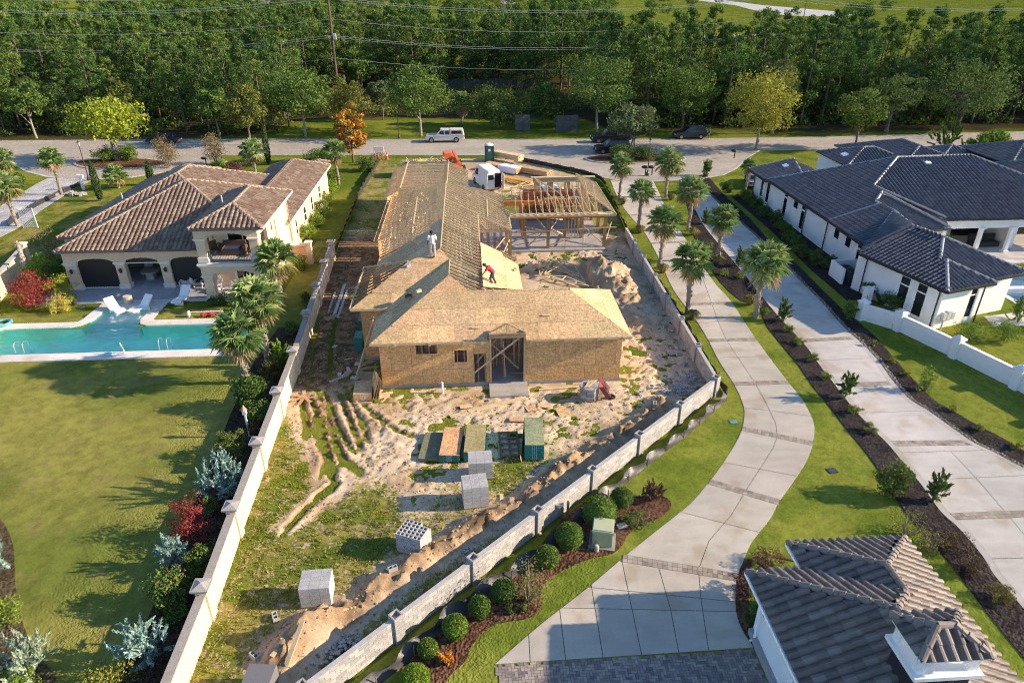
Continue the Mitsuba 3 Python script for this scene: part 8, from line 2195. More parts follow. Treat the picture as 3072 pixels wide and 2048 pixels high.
# pallets of concrete blocks
def block_pallet(label, c, ang, nx=3, ny=5, nz=5, holes=False, wrap=False, col=(0.45, 0.455, 0.46)):
 k = thing('block_pallet', label, 'block pallet')
 cx, cy = c
 z0 = site_z(cx, cy)
 R = rotz(ang)
 def put(mb, nm, bs='block'):
  v = np.vstack(mb.v)
  mb.v = [v @ R.T + [cx, cy, z0]]
  mb.c = [np.vstack(mb.c)]
  mb.f = [np.vstack(mb.f)]
  return mb.put(nm, bs, k)
 for s in (-.42, 0, .42):
  put(MB(PINE * .6).box((0, s, 0.06), (1.1, 0.1, 0.09)), 'runner', 'wood')
 for i in range(nz):
  for a in range(nx):
   for b in range(ny):
    if i == nz - 1 and holes and a == nx - 1 and b == ny - 1:
     continue
    edge = a in (0, nx - 1) or b in (0, ny - 1) or i == nz - 1
    if not edge:
     continue
    x, y = (a - (nx - 1) / 2) * 0.39, (b - (ny - 1) / 2) * 0.20
    mb = MB(jit(col, 0.08))
    if i == nz - 1 and holes:
     for sx in (-.18, 0, .18):
      mb.box((x + sx, y, 0.21 + i * 0.195), (0.03, 0.19, 0.185))
     for sy in (-.08, .08):
      mb.box((x, y + sy, 0.21 + i * 0.195), (0.385, 0.03, 0.183))
    else:
     mb.box((x, y, 0.21 + i * 0.195), (0.382, 0.192, 0.188))
    put(mb, 'block')
 put(MB(np.array(col) * .55).box((0, 0, 0.12 + nz * 0.0975 - .1), (nx * .37, ny * .19, nz * 0.195 - .25)), 'core')
 if wrap:
  put(MB((0.5, 0.52, 0.56)).box((0, 0, 0.11 + nz * 0.0975), (nx * .39 + .02, ny * .2 + .02, nz * 0.19)), 'film', 'satin')
 return k
block_pallet('pallet of concrete blocks, the farther of the two close together', (0.11, 26.89), 0.03, 3, 5, 5)
block_pallet('taller pallet of concrete blocks, the nearer of the two close together', (-0.18, 24.9), 0.12, 3, 5, 6)
block_pallet('pallet of concrete blocks with open holes on top', (-2.84, 22.09), -0.42, 3, 5, 5, True)
block_pallet('pallet of smooth grey blocks alone on the grass', (-6.48, 19.63), 0.04, 3, 5, 5)
k = thing('stone_pallet', 'dark wrapped pallet cut off by the bottom edge', 'pallet')
MB((0.16, 0.16, 0.17)).box((*(-7.71, 15.68), 0.45), (0.95, 1.0, 0.8), -0.1).put('film', 'satin', k)
MB(PINE * .5).box((*(-7.71, 15.68), 0.05), (1.0, 1.0, 0.1), -0.1).put('base', 'wood', k)
# wrapped stone and wheelbarrow
k = thing('stone_pallet', 'torn pallet of grey stone pieces wrapped in clear film', 'pallet')
px, py = (6.61, 33.54)
r = np.random.default_rng(72)
for i in range(5):
 for j in range(8):
  a = j * math.pi / 4
  MB(jit((0.42, 0.40, 0.38), 0.25, r)).box((px + .42 * math.cos(a), py + .42 * math.sin(a), 0.18 + i * 0.17), (0.38, 0.22, 0.15), a + math.pi / 2 + r.uniform(-.2, .2)).put('stone', 'block', k)
MB((0.34, 0.33, 0.32)).cyl((px, py, 0.1), 0.38, 0.85, 10).put('core', 'block', k)
for i in range(6):
 MB(jit(PINE)).bar((px - .2 + r.uniform(-.2, .2), py - .3, 0.98), (px + .25 + r.uniform(-.3, .3), py + .35, 1.05), 0.06, 0.03).put('stick', 'wood', k)
k = thing('wheelbarrow', 'maroon wheelbarrow tipped against the stone pallet', 'wheelbarrow')
wx, wy = px + 0.85, py + 0.05
MB((0.22, 0.05, 0.07)).plate([(wx - .35, wy - .35, 0.95), (wx + .1, wy - .45, 0.25), (wx + .3, wy + .3, 0.25), (wx - .2, wy + .4, 0.95)], 0.02).plate([(wx - .35, wy - .35, 0.95), (wx + .1, wy - .45, 0.25), (wx + .35, wy - .55, 0.4), (wx - .1, wy - .5, 1.05)], 0.02).plate([(wx - .2, wy + .4, 0.95), (wx + .3, wy + .3, 0.25), (wx + .5, wy + .45, 0.4), (wx + .0, wy + .55, 1.05)], 0.02).put('tray', 'satin', k)
for s in (-.3, .3):
 MB((0.30, 0.20, 0.12)).bar((wx + .45, wy + s, 0.1), (wx - .05, wy + s * 1.3, 1.25), 0.04, 0.04).put('handle', 'wood', k)
m = trimesh.creation.annulus(0.1, 0.2, 0.1, sections=16)
MB((0.03, 0.03, 0.03)).raw(m.vertices + [wx + .5, wy - .25, 0.2], m.faces).put('wheel', 'matte', k)
# loose blocks and rubble by the block wall
r = np.random.default_rng(73)
def cinder(p, lab=None, rz=None):
 x, y = p
 z = site_z(x, y)
 R = rotz(r.uniform(0, 3) if rz is None else rz)
 t_ = r.uniform(-.25, .25)
 R = R @ np.array([[1, 0, 0], [0, math.cos(t_), -math.sin(t_)], [0, math.sin(t_), math.cos(t_)]])
 mb = MB(jit((0.47, 0.465, 0.45), 0.1, r))
 for sx in (-.18, 0, .18):
  mb.box(R @ np.array([sx, 0, 0]) + [x, y, z + 0.12], (0.03, 0.19, 0.19), R=R)
 for sy in (-.08, .08):
  mb.box(R @ np.array([0, sy, 0]) + [x, y, z + 0.12], (0.386, 0.03, 0.188), R=R)
 k = mb.put('concrete_block', 'block')
 tag(k, lab or 'loose hollow concrete block lying at the foot of the right block wall', 'concrete block', None if lab else 'loose blocks along the wall')
for p in [(13.27, 49.79), (13.45, 48.91), (13.73, 48.05), (13.54, 46.84), (13.42, 45.68), (13.38, 44.19), (13.51, 43.46), (13.46, 42.28), (13.51, 43.46), (13.48, 42.35), (13.34, 41.03), (13.48, 40.07), (13.43, 39.15), (13.37, 38.32), (12.46, 38.49), (13.33, 36.95), (13.73, 41.8), (13.14, 42.85), (13.2, 39.28), (13.93, 46.9)]:
 cinder(p)
cinder((9.78, 33.77), 'single block standing in the sand right of the wheelbarrow', 0.4)
cinder((11.21, 33.83), 'block beside the rubble heap at the wall corner')
cinder((10.15, 32.08), 'tilted block on the soil bank near the wall corner')
cinder((-7.98, 18.76), 'block lying on the grass beside the bottom soil heap')
cinder((-8.28, 17), 'broken block near the bottom wrapped pallet')
cinder((-3.6, 20.53), 'broken block on the soil bank below the holed pallet')
rb_ = MB()
for c, n_, sp in (((12.07, 34.16), 240, 1.0), ((10.28, 46.34), 60, 1.0), ((-0.63, 21.95), 40, .5), ((0.76, 23.67), 40, .5), ((-5.01, 17.44), 60, .6), ((-5.43, 17.1), 60, .5), ((3.23, 26.26), 60, .6), ((13.08, 35.36), 80, .8)):
 for _ in range(n_):
  x, y = c[0] + r.normal(0, sp * .6), c[1] + r.normal(0, sp * .5)
  s = r.uniform(0.03, 0.13)
  rb_.box((x, y, site_z(x, y) + s * .3) if False else (x, y, 0.08 + s * .3), (s, s * r.uniform(.5, 1.2), s * .6), r.uniform(0, 3), jit((0.46, 0.45, 0.44), 0.2, r))
k = rb_.put('block_rubble', 'block')
tag(k, 'grey rubble of broken concrete blocks strewn along the wall', 'rubble', kind='stuff')
# clods and stones over the bare soil, small weeds over the rough grass
n_ = 5200
xx, yy = r.uniform(-11, 14, n_ * 4), r.uniform(14, 60, n_ * 4) ** 1.0
zz, gg, dd = site_fields(xx, yy)
ok = shapely.contains(sg.Polygon(SITE).buffer(-.3), shapely.points(xx, yy)) & ~((xx > -7.3) & (xx < 9.2) & (yy > 34.4) & (yy < 75)) & (gg < .45)
ok &= r.random(len(xx)) < np.clip(30 / yy, .2, 1)
cb = MB()
ico = trimesh.creation.icosphere(0)
for x, y, z in zip(xx[ok][:n_], yy[ok][:n_], zz[ok][:n_]):
 s = r.uniform(0.02, 0.075)
 cb.raw(ico.vertices * [s, s * .8, s * .6] @ rotz(r.uniform(0, 6)).T + [x, y, z + s * .2], ico.faces, jit((0.42, 0.30, 0.18) if r.random() < .7 else (0.3, 0.2, 0.11), 0.25, r))
k = cb.put('soil_clods', 'matte')
tag(k, 'clods and crumbs of sandy soil over the site', 'soil', kind='stuff')
gb = MB()
ok = shapely.contains(sg.Polygon(SITE).buffer(-.25), shapely.points(xx, yy)) & ~((xx > -7.3) & (xx < 9.2) & (yy > 34.2)) & (yy < 40) & (gg > .42)
P = np.column_stack([xx[ok], yy[ok], zz[ok]])
P = np.repeat(P, 7, 0) + r.normal(0, 0.09, (len(P) * 7, 3)) * [1, 1, 0] + [0, 0, 0.05]
leaves(gb, P, np.tile([0, 0, 1.0], (len(P), 1)) + r.normal(0, .45, (len(P), 3)), 0.15, 0.22, [(0.10, 0.14, 0.02), (0.17, 0.18, 0.03), (0.24, 0.20, 0.05), (0.07, 0.11, 0.015)], r)
k = gb.put('rough_grass', 'leaf')
tag(k, 'tufts of rough grass and weeds on the site', 'grass', kind='stuff')
# loose debris in the side yard
for i, ((x, y), c) in enumerate([((-7.54, 38.37), (.5, .5, .52)), ((-7.99, 37.74), (.55, .5, .42)), ((-9.29, 40.68), (.5, .45, .4)), ((-7.43, 36.64), (.45, .45, .48)), ((-8.44, 37.12), (.55, .53, .5)), ((-11.23, 42.69), (.6, .6, .6)), ((-7.86, 37.35), (.5, .3, .2))]):
 k = MB(c).box((x, y, site_z(x, y) + .08), (r.uniform(.2, .6), r.uniform(.1, .3), 0.05), r.uniform(0, 3)).put('debris_piece', 'matte')
 tag(k, 'small pale scrap of site debris in the shaded side yard', 'debris', 'scraps in the side yard')
k = thing('vent_pipe', 'white plastic pipe standing in the sand before the chipboard wall', 'pipe')
p = (-1.97, 34.65)
MB((0.75, 0.76, 0.77)).cyl((p[0], p[1], -.1), 0.055, 0.85, 10).cyl((p[0], p[1], 0.68), 0.07, 0.08, 10).put('tube', 'satin', k)
# things on the roof
for lab, x, y, z, c, s in (('blue and white power saw on the sheathed bay roof', -4.1, 41.5, 5.45, (0.35, 0.4, 0.48), .3), ('black tool bag on the valley of the bay roof', -3.95, 38.6, 4.6, (0.05, 0.04, 0.035), .42), ('pair of small cream boxes on the shaded roof slope', -3.3, 38.5, 4.98, (0.55, 0.5, 0.4), .32), ('nail box on the bright sheathed slope', 3.0, 44.6, 3.75, (0.4, 0.38, 0.3), .3)):
 k = thing('tool', lab, 'tool')
 MB(c).box((x, y, z), (s, s * .5, s * .45), 0.6).put('case', 'satin', k)
 MB(np.array(c) * .6).tube([(x - s * .3, y, z + s * .2), (x, y, z + s * .5), (x + s * .3, y + .05, z + s * .2)], 0.025, 5).put('handle', 'satin', k)
for lab, x, y in (('small timber block on the front roof slope right of the entry', 4.3, 36.4), ('small timber block on the front roof slope left of the entry', 0.1, 35.7)):
 k = MB(PINE * 1.1).box((x, y, 3.3 + .5 * (y - 34.9) + .08), (0.45, 0.1, 0.09), 0, R=np.array([[1, 0, 0], [0, .894, -.447], [0, .447, .894]])).put('wood_block', 'wood')
 tag(k, lab, 'wood block')
# ---------------------------------------------------------------- fittings outside the site
UC = thing('utility_cabinet', 'pale green utility cabinet in the bark bed', 'utility cabinet')
p = (5.35, 22.07)
MB((0.35, 0.39, 0.24)).box((p[0], p[1], 0.42), (0.85, 0.8, 0.85), -0.25).put('cabinet', 'satin', UC)
m = trimesh.creation.box((0.92, 0.86, 0.14))
MB((0.42, 0.455, 0.29)).box((p[0], p[1], 0.9), (0.92, 0.88, 0.12), -0.25).box((p[0], p[1], 0.975), (0.84, 0.78, 0.05), -0.25).put('lid', 'satin', UC)
MB((0.3, 0.3, 0.29)).box((p[0], p[1], 0.03), (1.15, 1.1, 0.1), -0.25).put('pad', 'block', UC)
k = MB((0.46, 0.47, 0.36)).lathe((*(5, 21.5), 0), [(0.001, 0.36), (0.08, 0.35), (0.1, 0.3), (0.1, 0.0)], 12).put('cable_post', 'satin')
tag(k, 'short round-topped green post before the utility cabinet', 'post')
k = MB((0.55, 0.55, 0.54)).box((*(6.39, 22.92), 0.06), (0.45, 0.3, 0.04), 0.3).put('ground_cover', 'block')
tag(k, 'pale flat cover plate in the bark bed', 'cover')
for lab, uv_, c in (('teal valve cover in the grass by the wide curve', (14.29, 30.65), (0.12, 0.28, 0.24)), ('dark drain cover in the lawn between the drives', (17.74, 26.17), (0.05, 0.06, 0.07))):
 k = thing('valve_cover', lab, 'cover')
 MB(c).box((*uv_, 0.02), (0.42, 0.3, 0.05), 0.1).put('lid', 'satin', k)
 MB(np.array(c) * .5).box((*uv_, 0.01), (0.5, 0.38, 0.04), 0.1).put('rim', 'satin', k)
WS = thing('tap_post', 'pair of short wooden posts with a blue-grey tap by the block wall', 'post')
for du in (-.12, .14):
 x, y = (3.87, 23.56)
 MB((0.22, 0.19, 0.13)).box((x + du, y, 0.5), (0.1, 0.1, 1.0 + du)).put('post', 'wood', WS)
MB((0.35, 0.42, 0.5)).box((x - .25, y, 0.85), (0.35, 0.12, 0.12)).put('tap', 'satin', WS)
k = MB((0.62, 0.5, 0.2)).bar((*(2.36, 23.28), 0.25), (*(2.7, 22.53), 0.1), 0.12, 0.05).bar((*(2.36, 22.82), 0.2), (*(2.73, 22.79), 0.18), 0.1, 0.05).put('wooden_stake', 'wood')
tag(k, 'bright yellow wooden stake lying below the block wall', 'stake')
BH = thing('bird_house', 'white pointed bird house on a white post among the shrubs', 'bird house')
x, y = (-12.24, 30.91)
MB((0.75, 0.75, 0.75)).box((x, y, 0.75), (0.09, 0.09, 1.5)).put('post', 'satin', BH)
MB((0.72, 0.72, 0.72)).box((x, y, 1.62), (0.2, 0.2, 0.26)).put('box', 'satin', BH)
m = trimesh.creation.cone(0.19, 0.32, sections=4)
MB((0.4, 0.22, 0.14)).raw(m.vertices + [x, y, 1.75], m.faces).put('roof', 'satin', BH)
# lamps, mail boxes, hydrant
def street_lamp(label, xy, H):
 k = thing('street_lamp', label, 'street lamp')
 MB((0.06, 0.055, 0.05)).lathe((*xy, 0), [(0.001, 0), (0.2, 0), (0.2, 0.35), (0.1, 0.55), (0.065, 0.8), (0.05, H - 0.5), (0.08, H - 0.45), (0.001, H - 0.44)], 10).put('post', 'satin', k)
 MB((0.42, 0.40, 0.34)).lathe((*xy, H - 0.45), [(0.09, 0), (0.17, 0.4), (0.001, 0.42)], 8).put('lantern', 'satin', k)
 MB((0.05, 0.045, 0.04)).lathe((*xy, H - 0.05), [(0.2, 0), (0.05, 0.2), (0.001, 0.3)], 8).put('cap', 'satin', k)
street_lamp('black street lamp on the paved corner at the left', (-46.19, 85.55), 4.6)
street_lamp('black street lamp on the far lawn left of the silver pickup', (-10.57, 107.63), 4.2)
street_lamp('black street lamp beside the right lay-by island', (22.11, 83.55), 4.4)
def mailbox(label, xy):
 k = thing('mailbox', label, 'mailbox')
 MB((0.025, 0.022, 0.02)).box((xy[0], xy[1], 0.6), (0.11, 0.11, 1.2)).put('post', 'satin', k)
 MB((0.025, 0.022, 0.02)).blob((xy[0] - .15, xy[1], 1.05), (0.42, 0.24, 0.2), 2, 0).put('box', 'satin', k)
mailbox('black mailbox on the verge before the golden tree', (36.1, 91.94))
mailbox('black mailbox left of the right lay-by lamp', (21.89, 83.78))
mailbox('black mailbox right of the right lay-by lamp', (22.7, 83.73))
mailbox('black mailbox between the brown crape myrtles', (-34.28, 91.95))
k = MB((0.55, 0.42, 0.05)).lathe((*(-56.43, 109.23), 0), [(0.14, 0), (0.14, 0.5), (0.18, 0.52), (0.16, 0.65), (0.001, 0.78)], 10).put('fire_hydrant', 'satin')
tag(k, 'yellow fire hydrant on the far verge at the left', 'hydrant')
# ---------------------------------------------------------------- garden of the cream house
def adirondack(label, xy, rz, col=(0.62, 0.60, 0.58)):
 k = thing('garden_chair', label, 'garden chair', 'slatted veranda chairs')
 tw = T().translate([*xy, 0.05]) @ T().rotate([0, 0, 1], math.degrees(rz))
 for i in range(5):
  MB(col).bar((-.26 + .13 * i, 0.25, 0.28), (-.28 + .14 * i, 0.55, 0.95 + .06 * math.cos((i - 2) * .8)), 0.11, 0.02, up=(0, 1, 0)).put('back_slat', 'satin', k, tw=tw)
 for i in range(4):
  MB(col).box((0, -.22 + .14 * i, 0.38 - .03 * i), (0.55, 0.12, 0.025)).put('seat_slat', 'satin', k, tw=tw)
 for s in (-.3, .3):
  MB(col).box((s, -.25, 0.28), (0.05, 0.09, 0.56)).put('leg', 'satin', k, tw=tw)
  MB(col).bar((s, .5, 0.02), (s, -.22, 0.36), 0.04, 0.1).put('leg', 'satin', k, tw=tw)
  MB(col).box((s, 0.02, 0.57), (0.14, 0.68, 0.025)).put('armrest', 'satin', k, tw=tw)
adirondack('slatted pale chair on the patio left of the small side table', (-22.82, 51.52), 0.1)
adirondack('slatted pale chair on the patio right of the small side table', (-21.73, 51.63), -0.1)
adirondack('slatted pale chair behind the round veranda table', (-26.78, 54.28), 0.0)
adirondack('pale rocking chair under the balcony, left one', (-20.17, 50.67), -0.7)
adirondack('pale rocking chair under the balcony, right one', (-19.12, 49.94), -1.0)
k = thing('side_table', 'small pale side table holding a white lantern between the patio chairs', 'table')
x, y = (-22.26, 51.49)
MB((0.6, 0.58, 0.56)).box((x, y, 0.5), (0.45, 0.45, 0.04)).put('top', 'satin', k)
for a in (-.18, .18):
 for b in (-.18, .18):
  MB((0.6, 0.58, 0.56)).box((x + a, y + b, 0.27), (0.05, 0.05, 0.45)).put('leg', 'satin', k)
k = MB((0.72, 0.73, 0.74)).lathe((x, y, 0.52), [(0.13, 0), (0.13, 0.28), (0.06, 0.33), (0.06, 0.4), (0.001, 0.42)], 12).put('white_jar', 'satin')
tag(k, 'white jar standing on the small patio side table', 'jar')
k = thing('round_table', 'round stone-topped table inside the middle veranda arch', 'table')
x, y = (-26.23, 53.6)
MB((0.5, 0.46, 0.40)).cyl((x, y, 0.72), 0.75, 0.07, 20).put('top', 'satin', k)
MB((0.55, 0.53, 0.5)).box((x, y, 0.37), (0.6, 0.6, 0.68)).put('base', 'stucco', k)
def lounge(label, xy, rz, z=0.0, col=(0.78, 0.79, 0.80)):
 k = thing('sun_lounger', label, 'sun lounger', 'white sun loungers')
 tw = T().translate([*xy, z]) @ T().rotate([0, 0, 1], math.degrees(rz))
 pr = [(-0.95, 0.30), (-0.5, 0.38), (0.0, 0.22), (0.35, 0.30), (0.75, 0.75), (0.98, 1.0), (0.92, 1.03), (0.30, 0.42), (0.0, 0.33), (-0.5, 0.48), (-0.97, 0.40)]
 loft(MB(col), pr, lambda a, b: 0.36, col, 0.03).put('shell', 'satin', k, tw=tw)
 MB(col).span((-.6, -.3, -0.2), (-.4, .3, 0.36)).span((.25, -.3, -0.2), (.45, .3, 0.36)).put('foot', 'satin', k, tw=tw)
lounge('white moulded lounger on the sun shelf, left one', (-26.38, 47.41), 2.4, -0.1)
lounge('white moulded lounger on the sun shelf, right one', (-24.64, 47.6), 1.1, -0.1)
lounge('white folding lounger on the small lawn edge of the patio', (-22.1, 48.83), 1.4, 0.02)
for lab, p in (('round stone planter on the pool edge, left one with ropes', (-26.04, 48.76)), ('round stone planter on the pool edge, right one', (-24.53, 48.67))):
 k = MB((0.60, 0.52, 0.43)).lathe((*p, 0.05), [(0.001, 0.0), (0.27, 0), (0.31, 0.3), (0.29, 0.58), (0.31, 0.62), (0.001, 0.63)], 16).put('stone_planter', 'block')
 tag(k, lab, 'planter')
k = thing('potted_plant', 'leafy plant in a dark pot at the patio corner', 'plant')
x, y = (-30.08, 48.86)
MB((0.05, 0.045, 0.045)).lathe((x, y, 0.05), [(0.001, 0), (0.16, 0), (0.24, 0.42), (0.2, 0.44), (0.001, 0.4)], 12).put('pot', 'satin', k)
pb = MB()
rr = np.random.default_rng(75)
d = ball_dirs(160, rr)
d[:, 2] = np.abs(d[:, 2])
leaves(pb, np.array([x, y, 0.5]) + d * [.32, .32, .38] * rr.uniform(.4, 1, (160, 1)), d, 0.2, 0.4, LIME + OAKG, rr)
pb.put('leaves', 'leaf', k)
k = thing('lane_reel', 'white pole with red and blue swimming lane floats on the pool edge', 'lane rope')
a, b = np.array((-20.72, 46.24)), np.array((-16.8, 46.36))
MB((0.75, 0.76, 0.77)).tube([(*a, 0.35), (*(a + (b - a) * .5), 0.35), (*b, 0.35)], 0.035, 8).box((*a, 0.22), (0.1, 0.3, 0.4)).put('pole', 'satin', k)
for nm, c, t0, t1, n_ in (('red_float', (0.5, 0.03, 0.05), .22, .52, 16), ('blue_float', (0.03, 0.06, 0.42), .52, .98, 26)):
 for i in range(n_):
  t = t0 + (t1 - t0) * i / n_
  q = a + (b - a) * t + np.array([0, -0.1 + 0.14 * math.sin(t * 40)])
  MB(c).cyl((q[0], q[1], 0.1), 0.075, 0.13, 8).put(nm, 'satin', k)
k = MB((0.10, 0.35, 0.45)).tube([((-33.51, 45.69)[0] + .55 * math.cos(q), (-33.51, 45.69)[1] + .55 * math.sin(q), 0.16) for q in np.linspace(0, 2 * math.pi, 17)], 0.11, 8, cap=False).put('swim_ring', 'satin', smooth=True)
tag(k, 'blue inflatable ring on the pool edge at the far left', 'swim ring')
k = MB((0.30, 0.60, 0.62)).blob((*(-23.89, 40.53), 0.16), (0.3, 0.16, 0.12), 2, 0.2).put('pool_toy', 'satin')
tag(k, 'small turquoise pool toy on the near coping', 'pool toy')
k = MB((0.75, 0.75, 0.76)).tube([(*(-22.97, 40.82), 0.1), (*(-23.03, 40.65), 0.9)], 0.035, 6).tube([(*(-24.52, 40.56), 0.09), (*(-22.92, 40.64), 0.09)], 0.02, 6).put('pool_pole', 'satin')
tag(k, 'thin white pole standing in the near pool edge', 'pole')
for lab, p in (('dark round lid on the lawn by the potted plant', (-29.4, 48.35)), ('dark round lid near the pool edge curve', (-28.12, 46.78))):
 k = MB((0.05, 0.055, 0.06)).cyl((*p, 0.0), 0.28, 0.07, 14).put('drain_plate', 'satin')
 tag(k, lab, 'lid')
# balcony furniture
k = thing('balcony_sofa', 'brown wicker sofa with navy cushions on the balcony', 'sofa')
WK = (0.10, 0.065, 0.045)
MB(WK).span((-19.0, 50.3, 3.13), (-17.3, 51.1, 3.5)).put('base', 'matte', k)
MB(WK).span((-19.0, 51.0, 3.5), (-17.3, 51.15, 4.1)).put('backrest', 'matte', k)
for x in (-19.0, -17.4):
 MB(WK).span((x, 50.3, 3.5), (x + .12, 51.1, 3.8)).put('armrest', 'matte', k)
MB((0.03, 0.045, 0.10)).span((-18.85, 50.32, 3.5), (-17.42, 51.0, 3.66)).put('cushion', 'matte', k)
for lab, x, y, a in (('dark wicker chair at the left end of the balcony', -19.5, 50.6, .9), ('dark wicker chair at the right end of the balcony', -16.6, 50.2, -.6)):
 k = thing('balcony_chair', lab, 'chair', 'wicker balcony chairs')
 tw = T().translate([x, y, 3.13]) @ T().rotate([0, 0, 1], math.degrees(a))
 MB(WK).box((0, 0, 0.35), (0.6, 0.55, 0.12)).put('seat', 'matte', k, tw=tw)
 MB(WK).box((0, 0.27, 0.72), (0.6, 0.08, 0.65)).put('backrest', 'matte', k, tw=tw)
 for sx in (-.26, .26):
  for sy in (-.22, .22):
   MB(WK).box((sx, sy, 0.15), (0.05, 0.05, 0.3)).put('leg', 'matte', k, tw=tw)
k = thing('garden_bench', 'brown slatted bench by the cream courtyard wall', 'bench')
for i in range(4):
 MB((0.20, 0.10, 0.06)).span((-15.2, 55.5 + .02 * i, 0.45 + .16 * i), (-14.1, 55.56 + .02 * i, 0.55 + .16 * i)).put('slat', 'wood', k)
MB((0.20, 0.10, 0.06)).span((-15.2, 55.0, 0.42), (-14.1, 55.5, 0.48)).put('seat', 'wood', k)
for x in (-15.1, -14.2):
 MB((0.20, 0.10, 0.06)).span((x - .04, 55.05, 0), (x + .04, 55.5, 0.42)).put('leg', 'wood', k)
# white house veranda
k = thing('outdoor_sofa', 'black outdoor sofa in the white veranda', 'sofa')
MB((0.03, 0.03, 0.032)).span((45.6, 56.2, 0.15), (48.0, 57.2, 0.6)).put('base', 'matte', k)
MB((0.03, 0.03, 0.032)).span((45.6, 57.0, 0.6), (48.0, 57.25, 1.1)).put('backrest', 'matte', k)
k = thing('potted_palm', 'small palm in a terracotta pot on the white veranda', 'plant')
x, y = 42.8, 55.9
MB((0.30, 0.12, 0.06)).lathe((x, y, 0.14), [(0.001, 0), (0.2, 0), (0.3, 0.5), (0.001, 0.48)], 12).put('pot', 'matte', k)
pb = MB()
leaves(pb, np.array([x, y, 1.0]) + d * [.6, .6, .5] * rr.uniform(.3, 1, (160, 1)), d, 0.4, 0.15, OAKG, rr)
pb.put('leaves', 'leaf', k)
k = thing('patio_table', 'round white table at the right edge of the white veranda', 'table')
MB((0.7, 0.7, 0.7)).cyl((51.0, 56.2, 0.75), 0.6, 0.04, 18).put('top', 'satin', k)
MB((0.1, 0.1, 0.1)).cyl((51.0, 56.2, 0.14), 0.06, 0.62, 8).put('stem', 'satin', k)
# ---------------------------------------------------------------- people
import manifold3d as m3
def ballm(c, r, n=10):
 return m3.Manifold.sphere(r, n).translate([float(q) for q in c])
def limb(*joints):
 """hulls of neighbouring joint balls, united"""
 out = m3.Manifold()
 for (a, ra), (b, rb) in zip(joints[:-1], joints[1:]):
  out += m3.Manifold.batch_hull([ballm(a, ra), ballm(b, rb)])
 return out
def smooth_body(m, it=6, res=0.03):
 q = m.refine_to_length(res).to_mesh()
 t = trimesh.Trimesh(q.vert_properties[:, :3], q.tri_verts, process=True)
 trimesh.smoothing.filter_taubin(t, iterations=it)
 return t
def person(label, pos, rz, J, shirt, trousers, skin, hair, shoes=(0.08, 0.07, 0.06), shorts=False, cap=None):
 """J: joints in metres, x to the person's right, y forward, z up"""
 k = thing('person', label, 'person')
 tw = T().translate([float(q) for q in pos]) @ T().rotate([0, 0, 1], math.degrees(rz))
 def put(m, nm, col, bs='matte', it=6):
  t = smooth_body(m, it) if hasattr(m, 'to_mesh') else m
  return MB(col).raw(t.vertices, t.faces).put(nm, bs, k, smooth=True, tw=tw)
 j = {n: np.array(v, float) for n, v in J.items()}
 body = limb((j['pelvis'], .13), (j['chest'], .15), (j['neck'], .065), (j['head'] - (j['head'] - j['neck']) * .35, .06))
 hd = unit((j['head'] - j['neck'])[None])[0]
 fwd = np.array(J.get('face', (0, 1, 0)), float)
 body += m3.Manifold.batch_hull([ballm(j['head'], .092, 14), ballm(j['head'] + hd * .05, .095, 14), ballm(j['head'] + fwd * .05 - hd * .06, .055)])
 body += ballm(j['head'] + fwd * .105 - hd * .01, .018, 8)
 side = np.cross(fwd, hd)
 for s in (-1, 1):
  body += ballm(j['head'] + side * s * .095, .025, 8)
  a = 'lr'[(s + 1) // 2]
  body += limb((j['chest'] + [0.13 * s, 0, .07], .07), (j['sh_' + a], .062), (j['el_' + a], .045), (j['wr_' + a], .03))
  h = unit((j['wr_' + a] - j['el_' + a])[None])[0]
  palm_ = j['wr_' + a] + h * .05
  body += limb((j['wr_' + a], .028), (palm_, .036))
  for i in range(4):
   o = np.array([0, (i - 1.5) * .02, 0])
   body += limb((palm_ + o, .013), (palm_ + o + h * .05 + [0, .008, 0], .011), (palm_ + o + h * (.085 - .006 * abs(i - 1.2)) + [0, .02, 0], .009))
  body += limb((palm_, .015), (palm_ + h * .03 + [-.03 * s, .03, 0], .011))
  body += limb((j['hip_' + a], .10), (j['kn_' + a], .062), (j['an_' + a], .042), (j['an_' + a] + [0, .02, -.05], .04))
  body += limb((j['an_' + a] + [0, -.02, -.05], .04), (j['an_' + a] + [0, .13, -.06], .032))
 put(body, 'body', skin)
 sh = limb((j['pelvis'] + [0, 0, .02], .15), (j['chest'], .172), (j['chest'] + (j['neck'] - j['chest']) * .7, .085))
 for s in (-1, 1):
  a = 'lr'[(s + 1) // 2]
  sh += limb((j['chest'] + [0.12 * s, 0, .06], .09), (j['sh_' + a], .083), (j['sh_' + a] + (j['el_' + a] - j['sh_' + a]) * .75, .066))
 put(sh, 'shirt', shirt)
 tr = m3.Manifold.batch_hull([ballm(j['pelvis'], .145), ballm(j['hip_l'], .112), ballm(j['hip_r'], .112)])
 for a in 'lr':
  end = j['kn_' + a] if shorts else j['an_' + a] + [0, 0, .02]
  tr += limb((j['hip_' + a], .114), (j['kn_' + a], .082 if not shorts else .09)) if shorts else limb((j['hip_' + a], .114), (j['kn_' + a], .08), (end, .066))
 put(tr, 'shorts' if shorts else 'trousers', trousers)
 for a in 'lr':
  put(limb((j['an_' + a] + [0, -.03, -.055], .05), (j['an_' + a] + [0, .15, -.065], .042)), 'shoe', shoes)
 hr = m3.Manifold.batch_hull([ballm(j['head'] + hd * .06 - fwd * .012, .102, 14), ballm(j['head'] - fwd * .045, .09, 12)])
 put(hr, 'hair' if cap is None else 'cap', hair if cap is None else cap)
 return k
